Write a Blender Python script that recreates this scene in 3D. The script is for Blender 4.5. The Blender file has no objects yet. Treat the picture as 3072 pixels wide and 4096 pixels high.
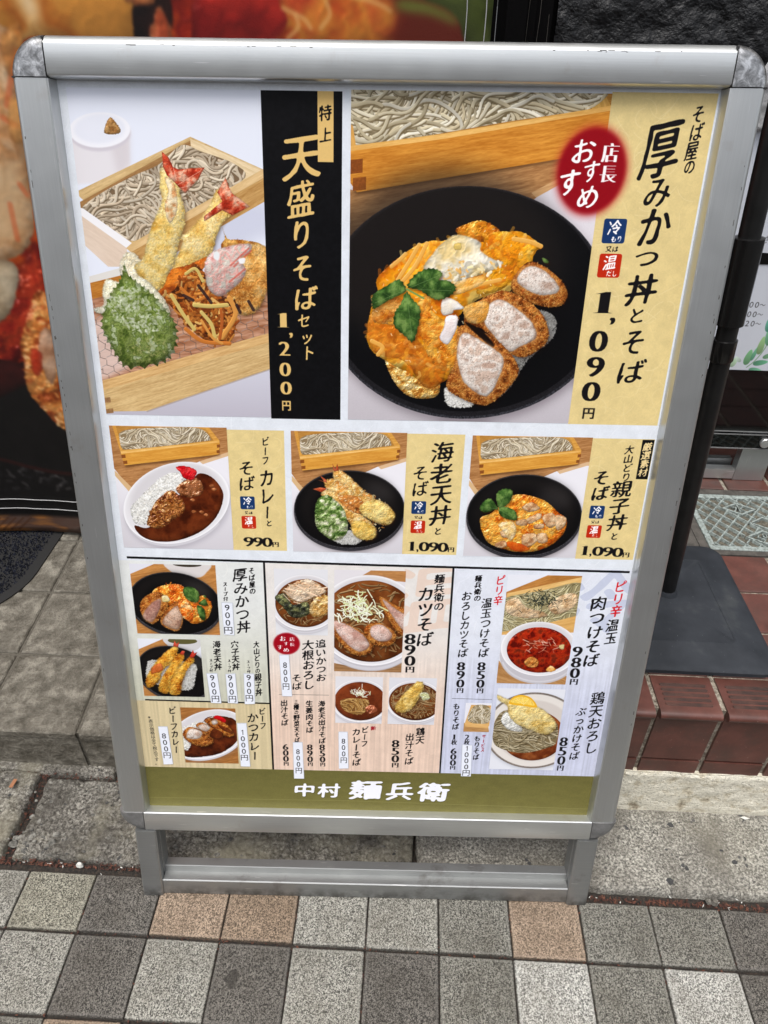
import bpy, bmesh, math, random
import numpy as np
from mathutils import Matrix, Vector

# ---------------------------------------------------------------- camera
SC = bpy.context.scene
COL = SC.collection
cam = bpy.data.cameras.new('camera'); co = bpy.data.objects.new('camera', cam); COL.objects.link(co); SC.camera = co
cam.sensor_fit = 'VERTICAL'; cam.sensor_height = 36.0; cam.sensor_width = 27.0; cam.lens = 36*2842/4096
cam.clip_start = 0.02; cam.clip_end = 400
PITCH, ROLL, YAW, CAMH = 0.637695, -0.013942, -0.041748, 1.024707
_c, _s = math.cos(YAW), math.sin(YAW)
fw = Vector((_s*math.cos(PITCH), _c*math.cos(PITCH), -math.sin(PITCH))); rt = Vector((_c, -_s, 0)); dn = fw.cross(rt)
rt2 = rt*math.cos(ROLL) + dn*math.sin(ROLL); dn2 = -rt*math.sin(ROLL) + dn*math.cos(ROLL)
co.matrix_world = Matrix.Translation((0, 0, CAMH)) @ Matrix((rt2, -dn2, -fw)).transposed().to_4x4()

# ---------------------------------------------------------------- sky, sun, exposure
SUN_EL, SUN_AZ = math.radians(73), math.radians(200)   # azimuth from +Y clockwise: behind the camera
W = bpy.data.worlds.new('World'); SC.world = W; W.use_nodes = True
nt = W.node_tree; nt.nodes.clear()
sky = nt.nodes.new('ShaderNodeTexSky'); sky.sky_type = 'NISHITA'; sky.sun_disc = False
sky.sun_elevation = SUN_EL; sky.sun_rotation = SUN_AZ; sky.air_density = 1.0; sky.dust_density = 3.5; sky.ozone_density = 1.0
bg = nt.nodes.new('ShaderNodeBackground'); bg.inputs[1].default_value = 0.15
out = nt.nodes.new('ShaderNodeOutputWorld'); hs = nt.nodes.new('ShaderNodeHueSaturation'); hs.inputs['Saturation'].default_value = .30   # an overcast sky: the same dome with its blue mostly gone
nt.links.new(sky.outputs[0], hs.inputs['Color']); nt.links.new(hs.outputs[0], bg.inputs[0]); nt.links.new(bg.outputs[0], out.inputs[0])
sl = bpy.data.lights.new('sun', 'SUN'); so = bpy.data.objects.new('sun', sl); COL.objects.link(so)
sl.energy = 1.3; sl.angle = math.radians(28); sl.color = (1.0, 0.955, 0.90)
d = Vector((math.sin(SUN_AZ)*math.cos(SUN_EL), math.cos(SUN_AZ)*math.cos(SUN_EL), math.sin(SUN_EL)))
so.rotation_euler = d.to_track_quat('Z', 'Y').to_euler()
SC.view_settings.view_transform = 'Standard'; SC.view_settings.look = 'None'
SC.view_settings.exposure = 0.66; SC.view_settings.gamma = 1.0; SC.view_settings.use_curve_mapping = False
# ---------------------------------------------------------------- objects
def link(o, parent=None):
    COL.objects.link(o)
    if parent is not None: o.parent = parent
    return o
def tag(o, label=None, cat=None, group=None, kind=None):
    if label: o['label'] = label
    if cat: o['category'] = cat
    if group: o['group'] = group
    if kind: o['kind'] = kind
    return o
def empty(name, loc=(0, 0, 0), rot=None):
    o = bpy.data.objects.new(name, None); o.location = loc; o.empty_display_size = .1
    if rot: o.rotation_euler = rot
    return link(o)
class MB:
    """collects simple solids and links them as ONE mesh object"""
    def __init__(s): s.v = []; s.f = []; s.m = []
    def add(s, vs, fs, mi=0):
        n = len(s.v); s.v += [tuple(v) for v in vs]; s.f += [tuple(n + i for i in f) for f in fs]; s.m += [mi]*len(fs); return s
    def box(s, x0, x1, y0, y1, z0, z1, mi=0):
        v = [(x, y, z) for z in (z0, z1) for y in (y0, y1) for x in (x0, x1)]
        return s.add(v, [(0, 2, 3, 1), (4, 5, 7, 6), (0, 1, 5, 4), (2, 6, 7, 3), (0, 4, 6, 2), (1, 3, 7, 5)], mi)
    def slab(s, x0, x1, y0, y1, z0, z1, b=.002, c=None, sh=0., yb=0., mi=0):
        """flat block with a chamfered top edge; sh shears x with y"""
        c = b if c is None else c
        P = [(x0, y0), (x1, y0), (x1, y1), (x0, y1)]; Q = [(x0 + b, y0 + b), (x1 - b, y0 + b), (x1 - b, y1 - b), (x0 + b, y1 - b)]
        f = lambda p, z: (p[0] + sh*(p[1] - yb), p[1], z)
        v = [f(p, z0) for p in P] + [f(p, z1 - c) for p in P] + [f(p, z1) for p in Q]
        fs = []
        for k in (0, 4):
            for i in range(4): fs.append((k + i, k + (i + 1) % 4, k + 4 + (i + 1) % 4, k + 4 + i))
        fs.append((8, 9, 10, 11)); fs.append((3, 2, 1, 0)); return s.add(v, fs, mi)
    def extrude(s, prof, fa, fb, mi=0, closed=True):
        """prof: 2-D points; fa, fb place a profile point at either end"""
        n = len(prof); v = [fa(*p) for p in prof] + [fb(*p) for p in prof]
        fs = [(i, (i + 1) % n, n + (i + 1) % n, n + i) for i in range(n if closed else n - 1)]
        if closed: fs += [tuple(range(n - 1, -1, -1)), tuple(range(n, 2*n))]
        return s.add(v, fs, mi)
    def tube(s, pts, r, n=8, mi=0):
        base = len(s.v); pts = [Vector(p) for p in pts]; rr = r if isinstance(r, (list, tuple)) else [r]*len(pts); rings = []
        for i, p in enumerate(pts):
            t = (pts[min(i + 1, len(pts) - 1)] - pts[max(i - 1, 0)]).normalized()
            a = t.orthogonal().normalized(); b = t.cross(a)
            rings.append([p + (a*math.cos(k*2*math.pi/n) + b*math.sin(k*2*math.pi/n))*rr[i] for k in range(n)])
        v = [q for r_ in rings for q in r_]; fs = []
        for i in range(len(pts) - 1):
            for k in range(n): fs.append((i*n + k, i*n + (k + 1) % n, (i + 1)*n + (k + 1) % n, (i + 1)*n + k))
        fs.append(tuple(range(n - 1, -1, -1))); fs.append(tuple((len(pts) - 1)*n + k for k in range(n)))
        return s.add(v, fs, mi)
    def build(s, name, mats, parent=None, smooth=False, fix=True, ang=40):
        me = bpy.data.meshes.new(name); me.from_pydata(s.v, [], s.f)
        for m in (mats if isinstance(mats, (list, tuple)) else [mats]): me.materials.append(m)
        if len(s.m): me.polygons.foreach_set('material_index', s.m)
        if fix:
            bm = bmesh.new(); bm.from_mesh(me); bmesh.ops.recalc_face_normals(bm, faces=bm.faces); bm.to_mesh(me); bm.free()
        if smooth: me.polygons.foreach_set('use_smooth', [True]*len(me.polygons)); 
        me.update(); o = bpy.data.objects.new(name, me)
        if smooth: 
            try: me.set_sharp_from_angle(angle=math.radians(ang))
            except Exception: pass
        return link(o, parent)
def gridmesh(name, nx, ny, fn, mat_, parent=None, smooth=True, uv=None):
    """fn(s, t) arrays -> x, y, z arrays"""
    S, T = np.meshgrid(np.linspace(0, 1, nx), np.linspace(0, 1, ny)); x, y, z = fn(S, T)
    v = np.stack([x, y, z], -1).reshape(-1, 3); i = np.arange(nx*ny).reshape(ny, nx)
    f = np.stack([i[:-1, :-1], i[:-1, 1:], i[1:, 1:], i[1:, :-1]], -1).reshape(-1, 4)
    me = bpy.data.meshes.new(name); me.from_pydata(v.tolist(), [], f.tolist()); me.materials.append(mat_)
    if uv is not None:
        U = np.stack(uv(S, T), -1).reshape(-1, 2)[f.ravel()]; l = me.uv_layers.new(name='UVMap'); l.data.foreach_set('uv', U.astype(np.float32).ravel())
    if smooth: me.polygons.foreach_set('use_smooth', [True]*len(me.polygons))
    me.update(); return link(bpy.data.objects.new(name, me), parent)

# ---------------------------------------------------------------- materials
def lin(c): return tuple((x/255/12.92 if x/255 <= .04045 else ((x/255 + .055)/1.055)**2.4) for x in c) + (1,)
class Mat:
    def __init__(s, name, rough=.6, metal=0., spec=.5):
        s.m = bpy.data.materials.new(name); s.m.use_nodes = True; s.t = s.m.node_tree; s.b = s.t.nodes['Principled BSDF']
        s.b.inputs['Roughness'].default_value = rough; s.b.inputs['Metallic'].default_value = metal; s.b.inputs['Specular IOR Level'].default_value = spec
        s.co = s.t.nodes.new('ShaderNodeTexCoord').outputs['Object']; s.nrm = None
    def n(s, t, **k):
        o = s.t.nodes.new(t)
        for a, b in k.items(): setattr(o, a, b)
        return o
    def l(s, a, b): s.t.links.new(a, b)
    def mapping(s, scale=(1, 1, 1), rot=(0, 0, 0), src=None):
        m = s.n('ShaderNodeMapping'); m.inputs['Scale'].default_value = scale; m.inputs['Rotation'].default_value = rot; s.l(src or s.co, m.inputs['Vector']); return m.outputs[0]
    def noise(s, scale, detail=3, rough=.6, vec=None, rnd=False, dist=0.):
        o = s.n('ShaderNodeTexNoise'); o.inputs['Scale'].default_value = scale; o.inputs['Detail'].default_value = detail; o.inputs['Roughness'].default_value = rough; o.inputs['Distortion'].default_value = dist
        s.l(vec or s.co, o.inputs['Vector'])
        if rnd:
            o.noise_dimensions = '4D'; i = s.n('ShaderNodeObjectInfo'); q = s.n('ShaderNodeMath', operation='MULTIPLY'); q.inputs[1].default_value = 60; s.l(i.outputs['Random'], q.inputs[0]); s.l(q.outputs[0], o.inputs['W'])
        return o.outputs['Fac']
    def voro(s, scale, vec=None, out='Distance', feature='F1'):
        o = s.n('ShaderNodeTexVoronoi', feature=feature); o.inputs['Scale'].default_value = scale; s.l(vec or s.co, o.inputs['Vector']); return o.outputs[out]
    def ramp(s, fac, stops):
        r = s.n('ShaderNodeValToRGB'); e = r.color_ramp.elements
        while len(e) > 1: e.remove(e[-1])
        e[0].position = stops[0][0]; e[0].color = stops[0][1] if len(stops[0][1]) == 4 else (*stops[0][1], 1)
        for p, c in stops[1:]:
            q = e.new(p); q.color = c if len(c) == 4 else (*c, 1)
        s.l(fac, r.inputs[0]); return r.outputs[0]
    def mix(s, fac, a, b, mode='MIX'):
        m = s.n('ShaderNodeMix', data_type='RGBA', blend_type=mode)
        if isinstance(fac, float): m.inputs[0].default_value = fac
        else: s.l(fac, m.inputs[0])
        for v, i in ((a, 6), (b, 7)):
            if isinstance(v, tuple): m.inputs[i].default_value = v if len(v) == 4 else (*v, 1)
            else: s.l(v, m.inputs[i])
        return m.outputs[2]
    def color(s, c):
        if isinstance(c, tuple): s.b.inputs['Base Color'].default_value = c if len(c) == 4 else (*c, 1)
        else: s.l(c, s.b.inputs['Base Color'])
        return s
    def rough(s, fac, a, b):
        m = s.n('ShaderNodeMapRange'); m.inputs[3].default_value = a; m.inputs[4].default_value = b; s.l(fac, m.inputs[0]); s.l(m.outputs[0], s.b.inputs['Roughness'])
    def bump(s, fac, strength=.5, dist=.001):
        b = s.n('ShaderNodeBump'); b.inputs['Strength'].default_value = strength; b.inputs['Distance'].default_value = dist; s.l(fac, b.inputs['Height'])
        if s.nrm is not None: s.l(s.nrm, b.inputs['Normal'])
        s.nrm = b.outputs[0]; s.l(s.nrm, s.b.inputs['Normal'])
def g(v): return (v, v, v, 1)
def image_of(name, arr):
    h, w = arr.shape[:2]; im = bpy.data.images.new(name, w, h, alpha=False); a = np.ones((h, w, 4), np.float32); a[..., :3] = np.clip(arr[::-1], 0, 1)
    im.pixels.foreach_set(a.ravel()); im.update(); im.pack(); return im
def print_mat(name, im, rough=.4, bumpy=.0, spec=.4, bscale=40):
    M = Mat(name, rough, 0, spec); t = M.n('ShaderNodeTexImage'); t.image = im; t.extension = 'EXTEND'; t.interpolation = 'Linear'
    uv = M.t.nodes.new('ShaderNodeTexCoord').outputs['UV']; M.l(uv, t.inputs[0]); M.color(t.outputs[0])
    if bumpy: M.bump(M.noise(bscale, 3), bumpy, .002)
    return M
# ---------------------------------------------------------------- flat print: painted with numpy, strokes and noise only
RS = np.random.RandomState(7)
TAB = RS.rand(256, 256).astype(np.float32)
CV = None; CLIP = None

def vn(u, v, s=0):
    iu = np.floor(u).astype(np.int32); iv = np.floor(v).astype(np.int32)
    fu = (u - iu).astype(np.float32); fv = (v - iv).astype(np.float32)
    fu = fu*fu*(3 - 2*fu); fv = fv*fv*(3 - 2*fv)
    a = (iu + s*37) & 255; b = (iv + s*91) & 255; a1 = (a + 1) & 255; b1 = (b + 1) & 255
    return (TAB[b, a]*(1 - fu) + TAB[b, a1]*fu)*(1 - fv) + (TAB[b1, a]*(1 - fu) + TAB[b1, a1]*fu)*fv

def fbm(u, v, o=4, s=0):
    r = 0; w = .5; t = 0
    for i in range(o):
        r = r + w*vn(u*2**i + i*7.3, v*2**i + i*3.1, s + i); t += w; w *= .5
    return r/t

def col(*c): return np.array(c, np.float32)/255.0

def blur(m, r):
    r = int(r)
    if r < 1: return m
    for _ in range(2):
        for ax in (0, 1):
            p = np.pad(m, [(r + 1, r) if a == ax else (0, 0) for a in (0, 1)], mode='edge')
            c = np.cumsum(p, axis=ax, dtype=np.float64)
            n = m.shape[ax]
            m = ((np.take(c, np.arange(2*r + 1, 2*r + 1 + n), axis=ax) - np.take(c, np.arange(0, n), axis=ax))/(2*r + 1)).astype(np.float32)
    return m

def blur2(m, rx, ry):
    for _ in range(2):
        for ax, r in ((0, ry), (1, rx)):
            if r < 1: continue
            p = np.pad(m, [(r + 1, r) if a == ax else (0, 0) for a in (0, 1)], mode='edge'); c = np.cumsum(p, axis=ax, dtype=np.float64); n = m.shape[ax]
            m = ((np.take(c, np.arange(2*r + 1, 2*r + 1 + n), axis=ax) - np.take(c, np.arange(0, n), axis=ax))/(2*r + 1)).astype(np.float32)
    return m

def cover(segs, x0, y0, w, h, ss=3):
    """segs (n,4) directed edges; analytic horizontal coverage, ss sub-rows"""
    A = np.zeros((h, w + 2), np.float32)
    x1, y1, x2, y2 = (segs[:, i] for i in range(4))
    for k in range(ss):
        ys = y0 + np.arange(h) + (k + .5)/ss
        up = (y1[None] <= ys[:, None]) & (y2[None] > ys[:, None])
        dn = (y2[None] <= ys[:, None]) & (y1[None] > ys[:, None])
        r, e = np.nonzero(up | dn)
        if not len(r): continue
        d = np.where(up[r, e], 1., -1.)
        t = (ys[r] - y1[e])/(y2[e] - y1[e])
        xc = np.clip(x1[e] + t*(x2[e] - x1[e]) - x0, 0, w)
        i = np.floor(xc).astype(int); f = xc - i
        np.add.at(A, (r, i), d*(1 - f)); np.add.at(A, (r, np.minimum(i + 1, w + 1)), d*f)
    return np.clip(np.abs(np.cumsum(A, axis=1)[:, :w])/ss, 0, 1).astype(np.float32)

def smooth(pts, n=6):
    p = np.array(pts, float); m = len(p); out = []
    for i in range(m):
        a, b, c, d = p[(i - 1) % m], p[i], p[(i + 1) % m], p[(i + 2) % m]
        for k in range(n):
            t = k/n
            out.append(.5*((2*b) + (-a + c)*t + (2*a - 5*b + 4*c - d)*t*t + (-a + 3*b - 3*c + d)*t**3))
    return np.array(out)

def osmooth(pts, n=8):
    p = np.array(pts, float); p = np.vstack([2*p[0] - p[1], p, 2*p[-1] - p[-2]]); out = []
    for i in range(1, len(p) - 2):
        a, b, c, d = p[i - 1], p[i], p[i + 1], p[i + 2]
        for k in range(n):
            t = k/n
            out.append(.5*((2*b) + (-a + c)*t + (2*a - 5*b + 4*c - d)*t*t + (-a + 3*b - 3*c + d)*t**3))
    out.append(p[-2]); return np.array(out)

def box(pts, pad=2):
    p = np.array(pts, float); cx0, cy0, cx1, cy1 = CLIP
    x0 = int(max(cx0, math.floor(p[:, 0].min() - pad))); y0 = int(max(cy0, math.floor(p[:, 1].min() - pad)))
    x1 = int(min(cx1, math.ceil(p[:, 0].max() + pad))); y1 = int(min(cy1, math.ceil(p[:, 1].max() + pad)))
    return x0, y0, x1, y1

def grid(b):
    return np.meshgrid(np.arange(b[0], b[2], dtype=np.float32), np.arange(b[1], b[3], dtype=np.float32))

def pmask(pts, b):
    p = np.array(pts, float)
    return cover(np.hstack([p, np.roll(p, -1, 0)]), b[0], b[1], b[2] - b[0], b[3] - b[1])

def put(b, c, a):
    v = CV[b[1]:b[3], b[0]:b[2]]
    v += (c - v)*a[..., None]

def rag(m, X, Y, amp, sc, s):
    dx = ((fbm(X/sc, Y/sc, 3, s) - .5)*2*amp).astype(int); dy = ((fbm(X/sc, Y/sc, 3, s + 9) - .5)*2*amp).astype(int)
    h, w = m.shape; iy, ix = np.mgrid[0:h, 0:w]
    return m[np.clip(iy + dy, 0, h - 1), np.clip(ix + dx, 0, w - 1)]

def ramp(t, cs):
    t = np.clip(t, 0, .9999)*(len(cs) - 1); i = t.astype(int); f = (t - i)[..., None]
    a = np.array(cs, np.float32)
    return a[i]*(1 - f) + a[i + 1]*f

def fill(pts, c, soft=0, a=1., tex=0, s=1):
    b = box(pts, 2 + soft*3)
    if b[2] <= b[0] or b[3] <= b[1]: return
    m = pmask(pts, b)
    if soft: m = blur(m, soft)
    cc = c
    if tex:
        X, Y = grid(b); cc = c*(1 + tex*(fbm(X/3, Y/3, 3, s) - .5))[..., None]
    put(b, cc, m*a)

def shadow(pts, r, a, dx=0, dy=0, c=(0, 0, 0)):
    fill(np.array(pts, float) + [dx, dy], col(*c), soft=r, a=a)

def wood(pts, c1, c2, ang=0, sc=1., s=3, soft=0):
    b = box(pts)
    if b[2] <= b[0] or b[3] <= b[1]: return
    X, Y = grid(b); m = pmask(pts, b); m = blur(m, soft) if soft else m
    ca, sa = math.cos(ang), math.sin(ang)
    u = (X*ca + Y*sa)/(70*sc); v = (-X*sa + Y*ca)/(5*sc)
    g = fbm(u, v + 1.5*vn(u*.7, v*.1, s + 3), 4, s)
    g = .65*g + .35*fbm(u*6, v*3, 2, s + 5)
    put(b, ramp((g - .25)*2, [c1, c2]), m)

def lump(pts, cs, R=14, k=3., sc=9., fine=.5, amp=3, s=1, gloss=.25, soft=0, crumb=0, lx=-.5, ly=-.85, dim=0., a=1., sm=True, tsc=2.6):
    P = smooth(pts) if sm else np.array(pts, float)
    b = box(P, 6)
    if b[2] - b[0] < 3 or b[3] - b[1] < 3: return
    X, Y = grid(b); m = pmask(P, b)
    if amp: m = rag(m, X, Y, amp, max(2., sc*.6), s + 20)
    h = np.sqrt(np.clip(blur(m, R), 0, 1))*R*1.1
    n1 = fbm(X/sc, Y/sc, 3, s); n1 = 1 - np.abs(n1*2 - 1)*1.2
    n0 = fbm(X/(sc*2.4), Y/(sc*2.4), 2, s + 13)
    h = h + k*.55*n1 + k*2.2*n0 + k*.35*fine*fbm(X/(sc*.3), Y/(sc*.3), 2, s + 4)
    if crumb:
        h = h + crumb*vn(X/2.6, Y/2.6, s + 8)*1.0
    gy, gx = np.gradient(h)
    nz = 1/np.sqrt(gx*gx + gy*gy + 1)
    L = (gx*-lx + gy*-ly)*-1*nz
    L = (-(gx*lx + gy*ly) + .75)*nz
    sh = .60 + .46*np.clip(L, 0, 1.3) - dim
    ed = np.clip(blur(m, max(2, R*.7))*2 - .9, 0, 1); sh = sh*(.74 + .26*ed)
    t = fbm(X/(sc*tsc), Y/(sc*tsc), 3, s + 6)
    t = (t - .28)*2.1 + (n1 - .6)*.35
    c = ramp(t, cs)*(sh*(1.05 - .22*np.clip((Y - Y.min())/(np.ptp(Y) + 1) - .25, 0, 1)))[..., None]
    if gloss:
        sp = np.clip(L - 1.0, 0, .5)*gloss*4
        c = c + sp[..., None]
    if soft: m = blur(m, soft)
    put(b, np.clip(c, 0, 1), m*a)

def stroke(pts, w, c, dark=None, hi=None, al=1., region=None):
    p = np.array(pts, float); b = box(p, w + 2)
    if b[2] - b[0] < 2 or b[3] - b[1] < 2: return
    X, Y = grid(b); best = np.full(X.shape, 1e9, np.float32); side = np.zeros_like(X)
    for i in range(len(p) - 1):
        ax, ay = p[i]; dx, dy = p[i + 1] - p[i]; L2 = dx*dx + dy*dy + 1e-6
        t = np.clip(((X - ax)*dx + (Y - ay)*dy)/L2, 0, 1)
        ex = X - ax - t*dx; ey = Y - ay - t*dy; d = ex*ex + ey*ey
        k = d < best; best[k] = d[k]; side[k] = (ex*-.45 + ey*-.9)[k]
    d = np.sqrt(best); r = w/2
    a = np.clip(r - d + .5, 0, 1)*al
    if region is not None:
        m, rb = region
        a = a*m[b[1] - rb[1]:b[3] - rb[1], b[0] - rb[0]:b[2] - rb[0]]
    if dark is None: put(b, c, a); return
    t = np.clip(side/r*.5 + .5, 0, 1)
    cc = ramp(t, [dark*.6 + c*.4 if np.ndim(dark) else c, c*.96, c, hi if hi is not None else c])
    put(b, cc, a)

def noodles(pts, n, w, cs, dark, L=90, curl=.5, ang=0., s=1, base=None, spread=.5):
    rs = np.random.RandomState(s); P = smooth(pts, 4); b = box(P, 2)
    m = pmask(P, b)
    if base is not None: put(b, base, m)
    rb = b; mm = m
    for i in range(n):
        for _ in range(20):
            x = rs.uniform(b[0], b[2]); y = rs.uniform(b[1], b[3])
            if m[min(int(y - b[1]), m.shape[0] - 1), min(int(x - b[0]), m.shape[1] - 1)] > .5: break
        off = rs.normal()*spread*.45; kk = rs.normal()*curl*.35; pp = [(x, y)]; st = max(3., w*1.3); FS = max(26., w*9); dr_ = 1 if rs.rand() < .5 else -1; th = 0
        for j in range(int(L*rs.uniform(.5, 1.3)/st)):
            kk = kk*.95 + rs.normal()*curl*.12; off += kk*st/30; th = ang + off + (float(vn(np.float32(x/FS + s), np.float32(y/FS*1.3 + s), s)) - .5)*curl*5.2
            x += math.cos(th)*st*dr_; y += math.sin(th)*st*dr_; pp.append((x, y))
        c = cs[rs.randint(len(cs))]*rs.uniform(.86, 1.08)
        q = np.array(pp)
        if q[:, 0].max() < b[0] or q[:, 0].min() > b[2] or q[:, 1].max() < b[1] or q[:, 1].min() > b[3]: continue
        # clip to region box
        stroke_in(q, w*rs.uniform(.75, 1.1), c, dark, m, b)

def stroke_in(p, w, c, dark, m, rb):
    global CLIP
    old = CLIP; CLIP = (max(rb[0], old[0]), max(rb[1], old[1]), min(rb[2], old[2]), min(rb[3], old[3]))
    stroke(p + [w*.25, w*.4], w*1.15, dark*.8, al=.75, region=(m, rb))
    stroke(p, w, c, dark=dark, hi=np.clip(c*1.13, 0, 1), region=(m, rb))
    CLIP = old

def fitE(pts, n=72):
    p = np.array(pts, float); c0 = p.mean(0); s0 = p.std(); q = (p - c0)/s0
    A = np.c_[q[:, 0]**2, q[:, 0]*q[:, 1], q[:, 1]**2, q[:, 0], q[:, 1]]
    a, b_, c, d, e = np.linalg.lstsq(A, np.ones(len(q)), rcond=None)[0]
    M = np.array([[2*a, b_], [b_, 2*c]]); ctr = np.linalg.solve(M, [-d, -e])
    k = 1 + .5*(M @ ctr) @ ctr
    w, V = np.linalg.eigh(M/2/k)
    t = np.linspace(0, 2*math.pi, n, endpoint=False)
    return (V @ np.array([np.cos(t)/math.sqrt(abs(w[0])), np.sin(t)/math.sqrt(abs(w[1]))])).T*s0 + (ctr*s0 + c0)

def scl(p, s, dx=0, dy=0):
    p = np.array(p, float); c = p.mean(0); return (p - c)*s + c + [dx, dy]

def bowl(pts, kind='black', depth=.05, rim=.965):
    P = np.array(pts); H = np.ptp(P[:, 1]); Wd = np.ptp(P[:, 0]); cx_, cy_ = P.mean(0)
    def arc(k, a0, a1, w, c, al, dy=0):
        Q = scl(P, k, 0, dy) - [cx_, cy_]; an = np.degrees(np.arctan2(Q[:, 1]/H, Q[:, 0]/Wd)) % 360; o = np.argsort(an); Q = Q[o] + [cx_, cy_]; an = an[o]; q = Q[(an >= a0) & (an <= a1)]
        if len(q) > 1: stroke(q, w, c, al=al)
    if kind == 'black':
        shadow(P, 9, .5, 4, H*.05, (64, 54, 54))
        fill(scl(P, 1, 0, H*depth*.7), col(40, 39, 43), soft=1, tex=.6); arc(.985, 30, 150, max(2, H*.012), col(92, 90, 96), .35, H*depth*.45)
        fill(P, col(64, 62, 66), tex=1.2); fill(scl(P, .985, 0, -1), col(24, 23, 25), tex=.5)
        Q = scl(P, rim); fill(Q, col(15, 14, 15), soft=1)
        fill(scl(P, .86, 0, -H*.05), col(28, 25, 24), soft=H*.05, a=.75); fill(scl(P, .70, 0, H*.03), col(11, 10, 11), soft=H*.06, a=.9)
        fill(scl(P, .30, Wd*.24, -H*.22), col(78, 74, 74), soft=H*.07, a=.35); arc(.985, 200, 330, 1.6, col(120, 116, 118), .35)
    else:
        shadow(P, 9, .30, 3, H*.06, (110, 105, 120))
        fill(scl(P, 1, 0, H*depth*.7), col(190, 187, 193), soft=1); arc(.97, 30, 150, max(2, H*.03), col(214, 212, 218), .6, H*depth*.55); fill(P, col(240, 239, 242))
        fill(scl(P, rim), col(226, 224, 227), soft=2); fill(scl(P, .86, 0, -H*.05), col(204, 200, 203), soft=H*.03, a=.8); fill(scl(P, .8, H*.02, H*.02), col(214, 211, 214), soft=H*.05, a=.8)

def leaf(pts, s=1, c=((40, 70, 28), (72, 108, 46), (118, 150, 76))):
    shadow(smooth(pts), 3, .5, 4, 5, (60, 24, 4))
    P = smooth(pts, 5); n = len(P); ctr = P.mean(0)
    j = np.array([1 + (.045 if i % 2 else -.03) for i in range(n)])[:, None]
    P = (P - ctr)*j + ctr
    lump(P, [col(*q) for q in c], R=7, k=1.2, sc=7, fine=.3, amp=0, s=s, gloss=.1, sm=False)

def vein(a, b_, w=1.2, c=(120, 150, 90)):
    a = np.array(a, float); b_ = np.array(b_, float); stroke([a, b_], w, col(*c), al=.7)
    d = b_ - a; nrm = np.array([-d[1], d[0]])
    for t in (.3, .5, .7):
        for sg in (-1, 1): stroke([a + d*t, a + d*(t + .18) + nrm*.22*sg], w*.6, col(*c), al=.45)

CRUST = [col(110, 52, 16), col(168, 92, 34), col(205, 138, 62), col(150, 72, 22)]
MEAT = [col(198, 168, 150), col(232, 216, 204), col(244, 234, 224), col(220, 194, 176)]
EGG = [col(196, 92, 10), col(230, 138, 16), col(244, 168, 34), col(236, 146, 24), col(248, 204, 100)]
STR = [col(236, 160, 50), col(214, 110, 20), col(248, 200, 110), col(240, 160, 40), col(212, 110, 24)]
TEMP = [col(196, 138, 60), col(230, 190, 112), col(242, 218, 158), col(236, 202, 128)]
SOBA = [col(206, 192, 164), col(220, 208, 184), col(192, 176, 148), col(230, 220, 200)]
SOBD = col(138, 118, 88)
RICE = [col(206, 202, 194), col(232, 230, 224), col(244, 243, 238)]
WD = (col(232, 176, 96), col(198, 134, 56))
TBL = (col(196, 144, 92), col(150, 100, 56))

def bits(pts, n, ln, w, cs, s=1, dk=.6, hi=1.12, edge=1.0, al=.9, pile=0.):
    """short crumbs, grains or flakes scattered over an outline"""
    rs = np.random.RandomState(s + 77); P = smooth(pts, 4); b = box(P, 2)
    if b[2] - b[0] < 4 or b[3] - b[1] < 4: return
    m = pmask(P, b); yy, xx = np.nonzero(m > .5)
    if not len(yy): return
    for i in range(n):
        k = rs.randint(len(yy)); x = xx[k] + b[0]; y = yy[k] + b[1]; th = rs.uniform(0, 3.14); l = ln*rs.uniform(.4, 1.1)/2
        c = cs[rs.randint(len(cs))]*rs.uniform(.85, 1.1); t2 = th + rs.normal()*.5
        p = np.array([(x - math.cos(th)*l, y - math.sin(th)*l), (x, y), (x + math.cos(t2)*l, y + math.sin(t2)*l)])
        stroke(p, w*rs.uniform(.7, 1.2), np.clip(c, 0, 1), dark=np.clip(c*dk, 0, 1), hi=np.clip(c*hi, 0, 1), al=al)

def area(pts):
    p = smooth(pts, 3); x, y = p[:, 0], p[:, 1]; return abs(np.dot(x, np.roll(y, 1)) - np.dot(y, np.roll(x, 1)))/2

def crust(pts, s=1, dim=0.):
    shadow(smooth(pts), 5, .5, 4, 6, (20, 8, 4))
    lump(pts, CRUST, R=8, k=3, sc=7, fine=.8, amp=3, s=s, gloss=.2, crumb=.7, dim=dim)
    bits(scl(pts, 1.01), int(area(pts)/26), 4.5, 2.0, [col(206, 136, 62), col(226, 170, 96), col(150, 78, 28), col(120, 58, 20)], s, al=.7)
def meat(pts, s=1, cs=None):
    fill(smooth(scl(pts, 1.04)), col(206, 150, 96), soft=4, a=.4, tex=.3)
    lump(scl(pts, .97), cs or MEAT, R=9, k=1.6, sc=9, fine=1., amp=3, s=s, gloss=.0, crumb=.5, ly=-.6, soft=1)
    c = (cs or MEAT)[0]; bits(scl(pts, .86), int(area(pts)/60), 5, 1.6, [c*.72, c*.85, c*.62], s, al=.5)
def rice(pts, s=1, dim=0.):
    lump(pts, RICE, R=9, k=3, sc=5, fine=.4, amp=4, s=s, gloss=.0, dim=dim)
    bits(pts, int(area(pts)/11), 5.5, 2.6, [col(240, 239, 234)*(1 - dim), col(247, 246, 242)*(1 - dim), col(226, 223, 215)*(1 - dim)], s, dk=.86, hi=1.03, al=.8)
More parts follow.
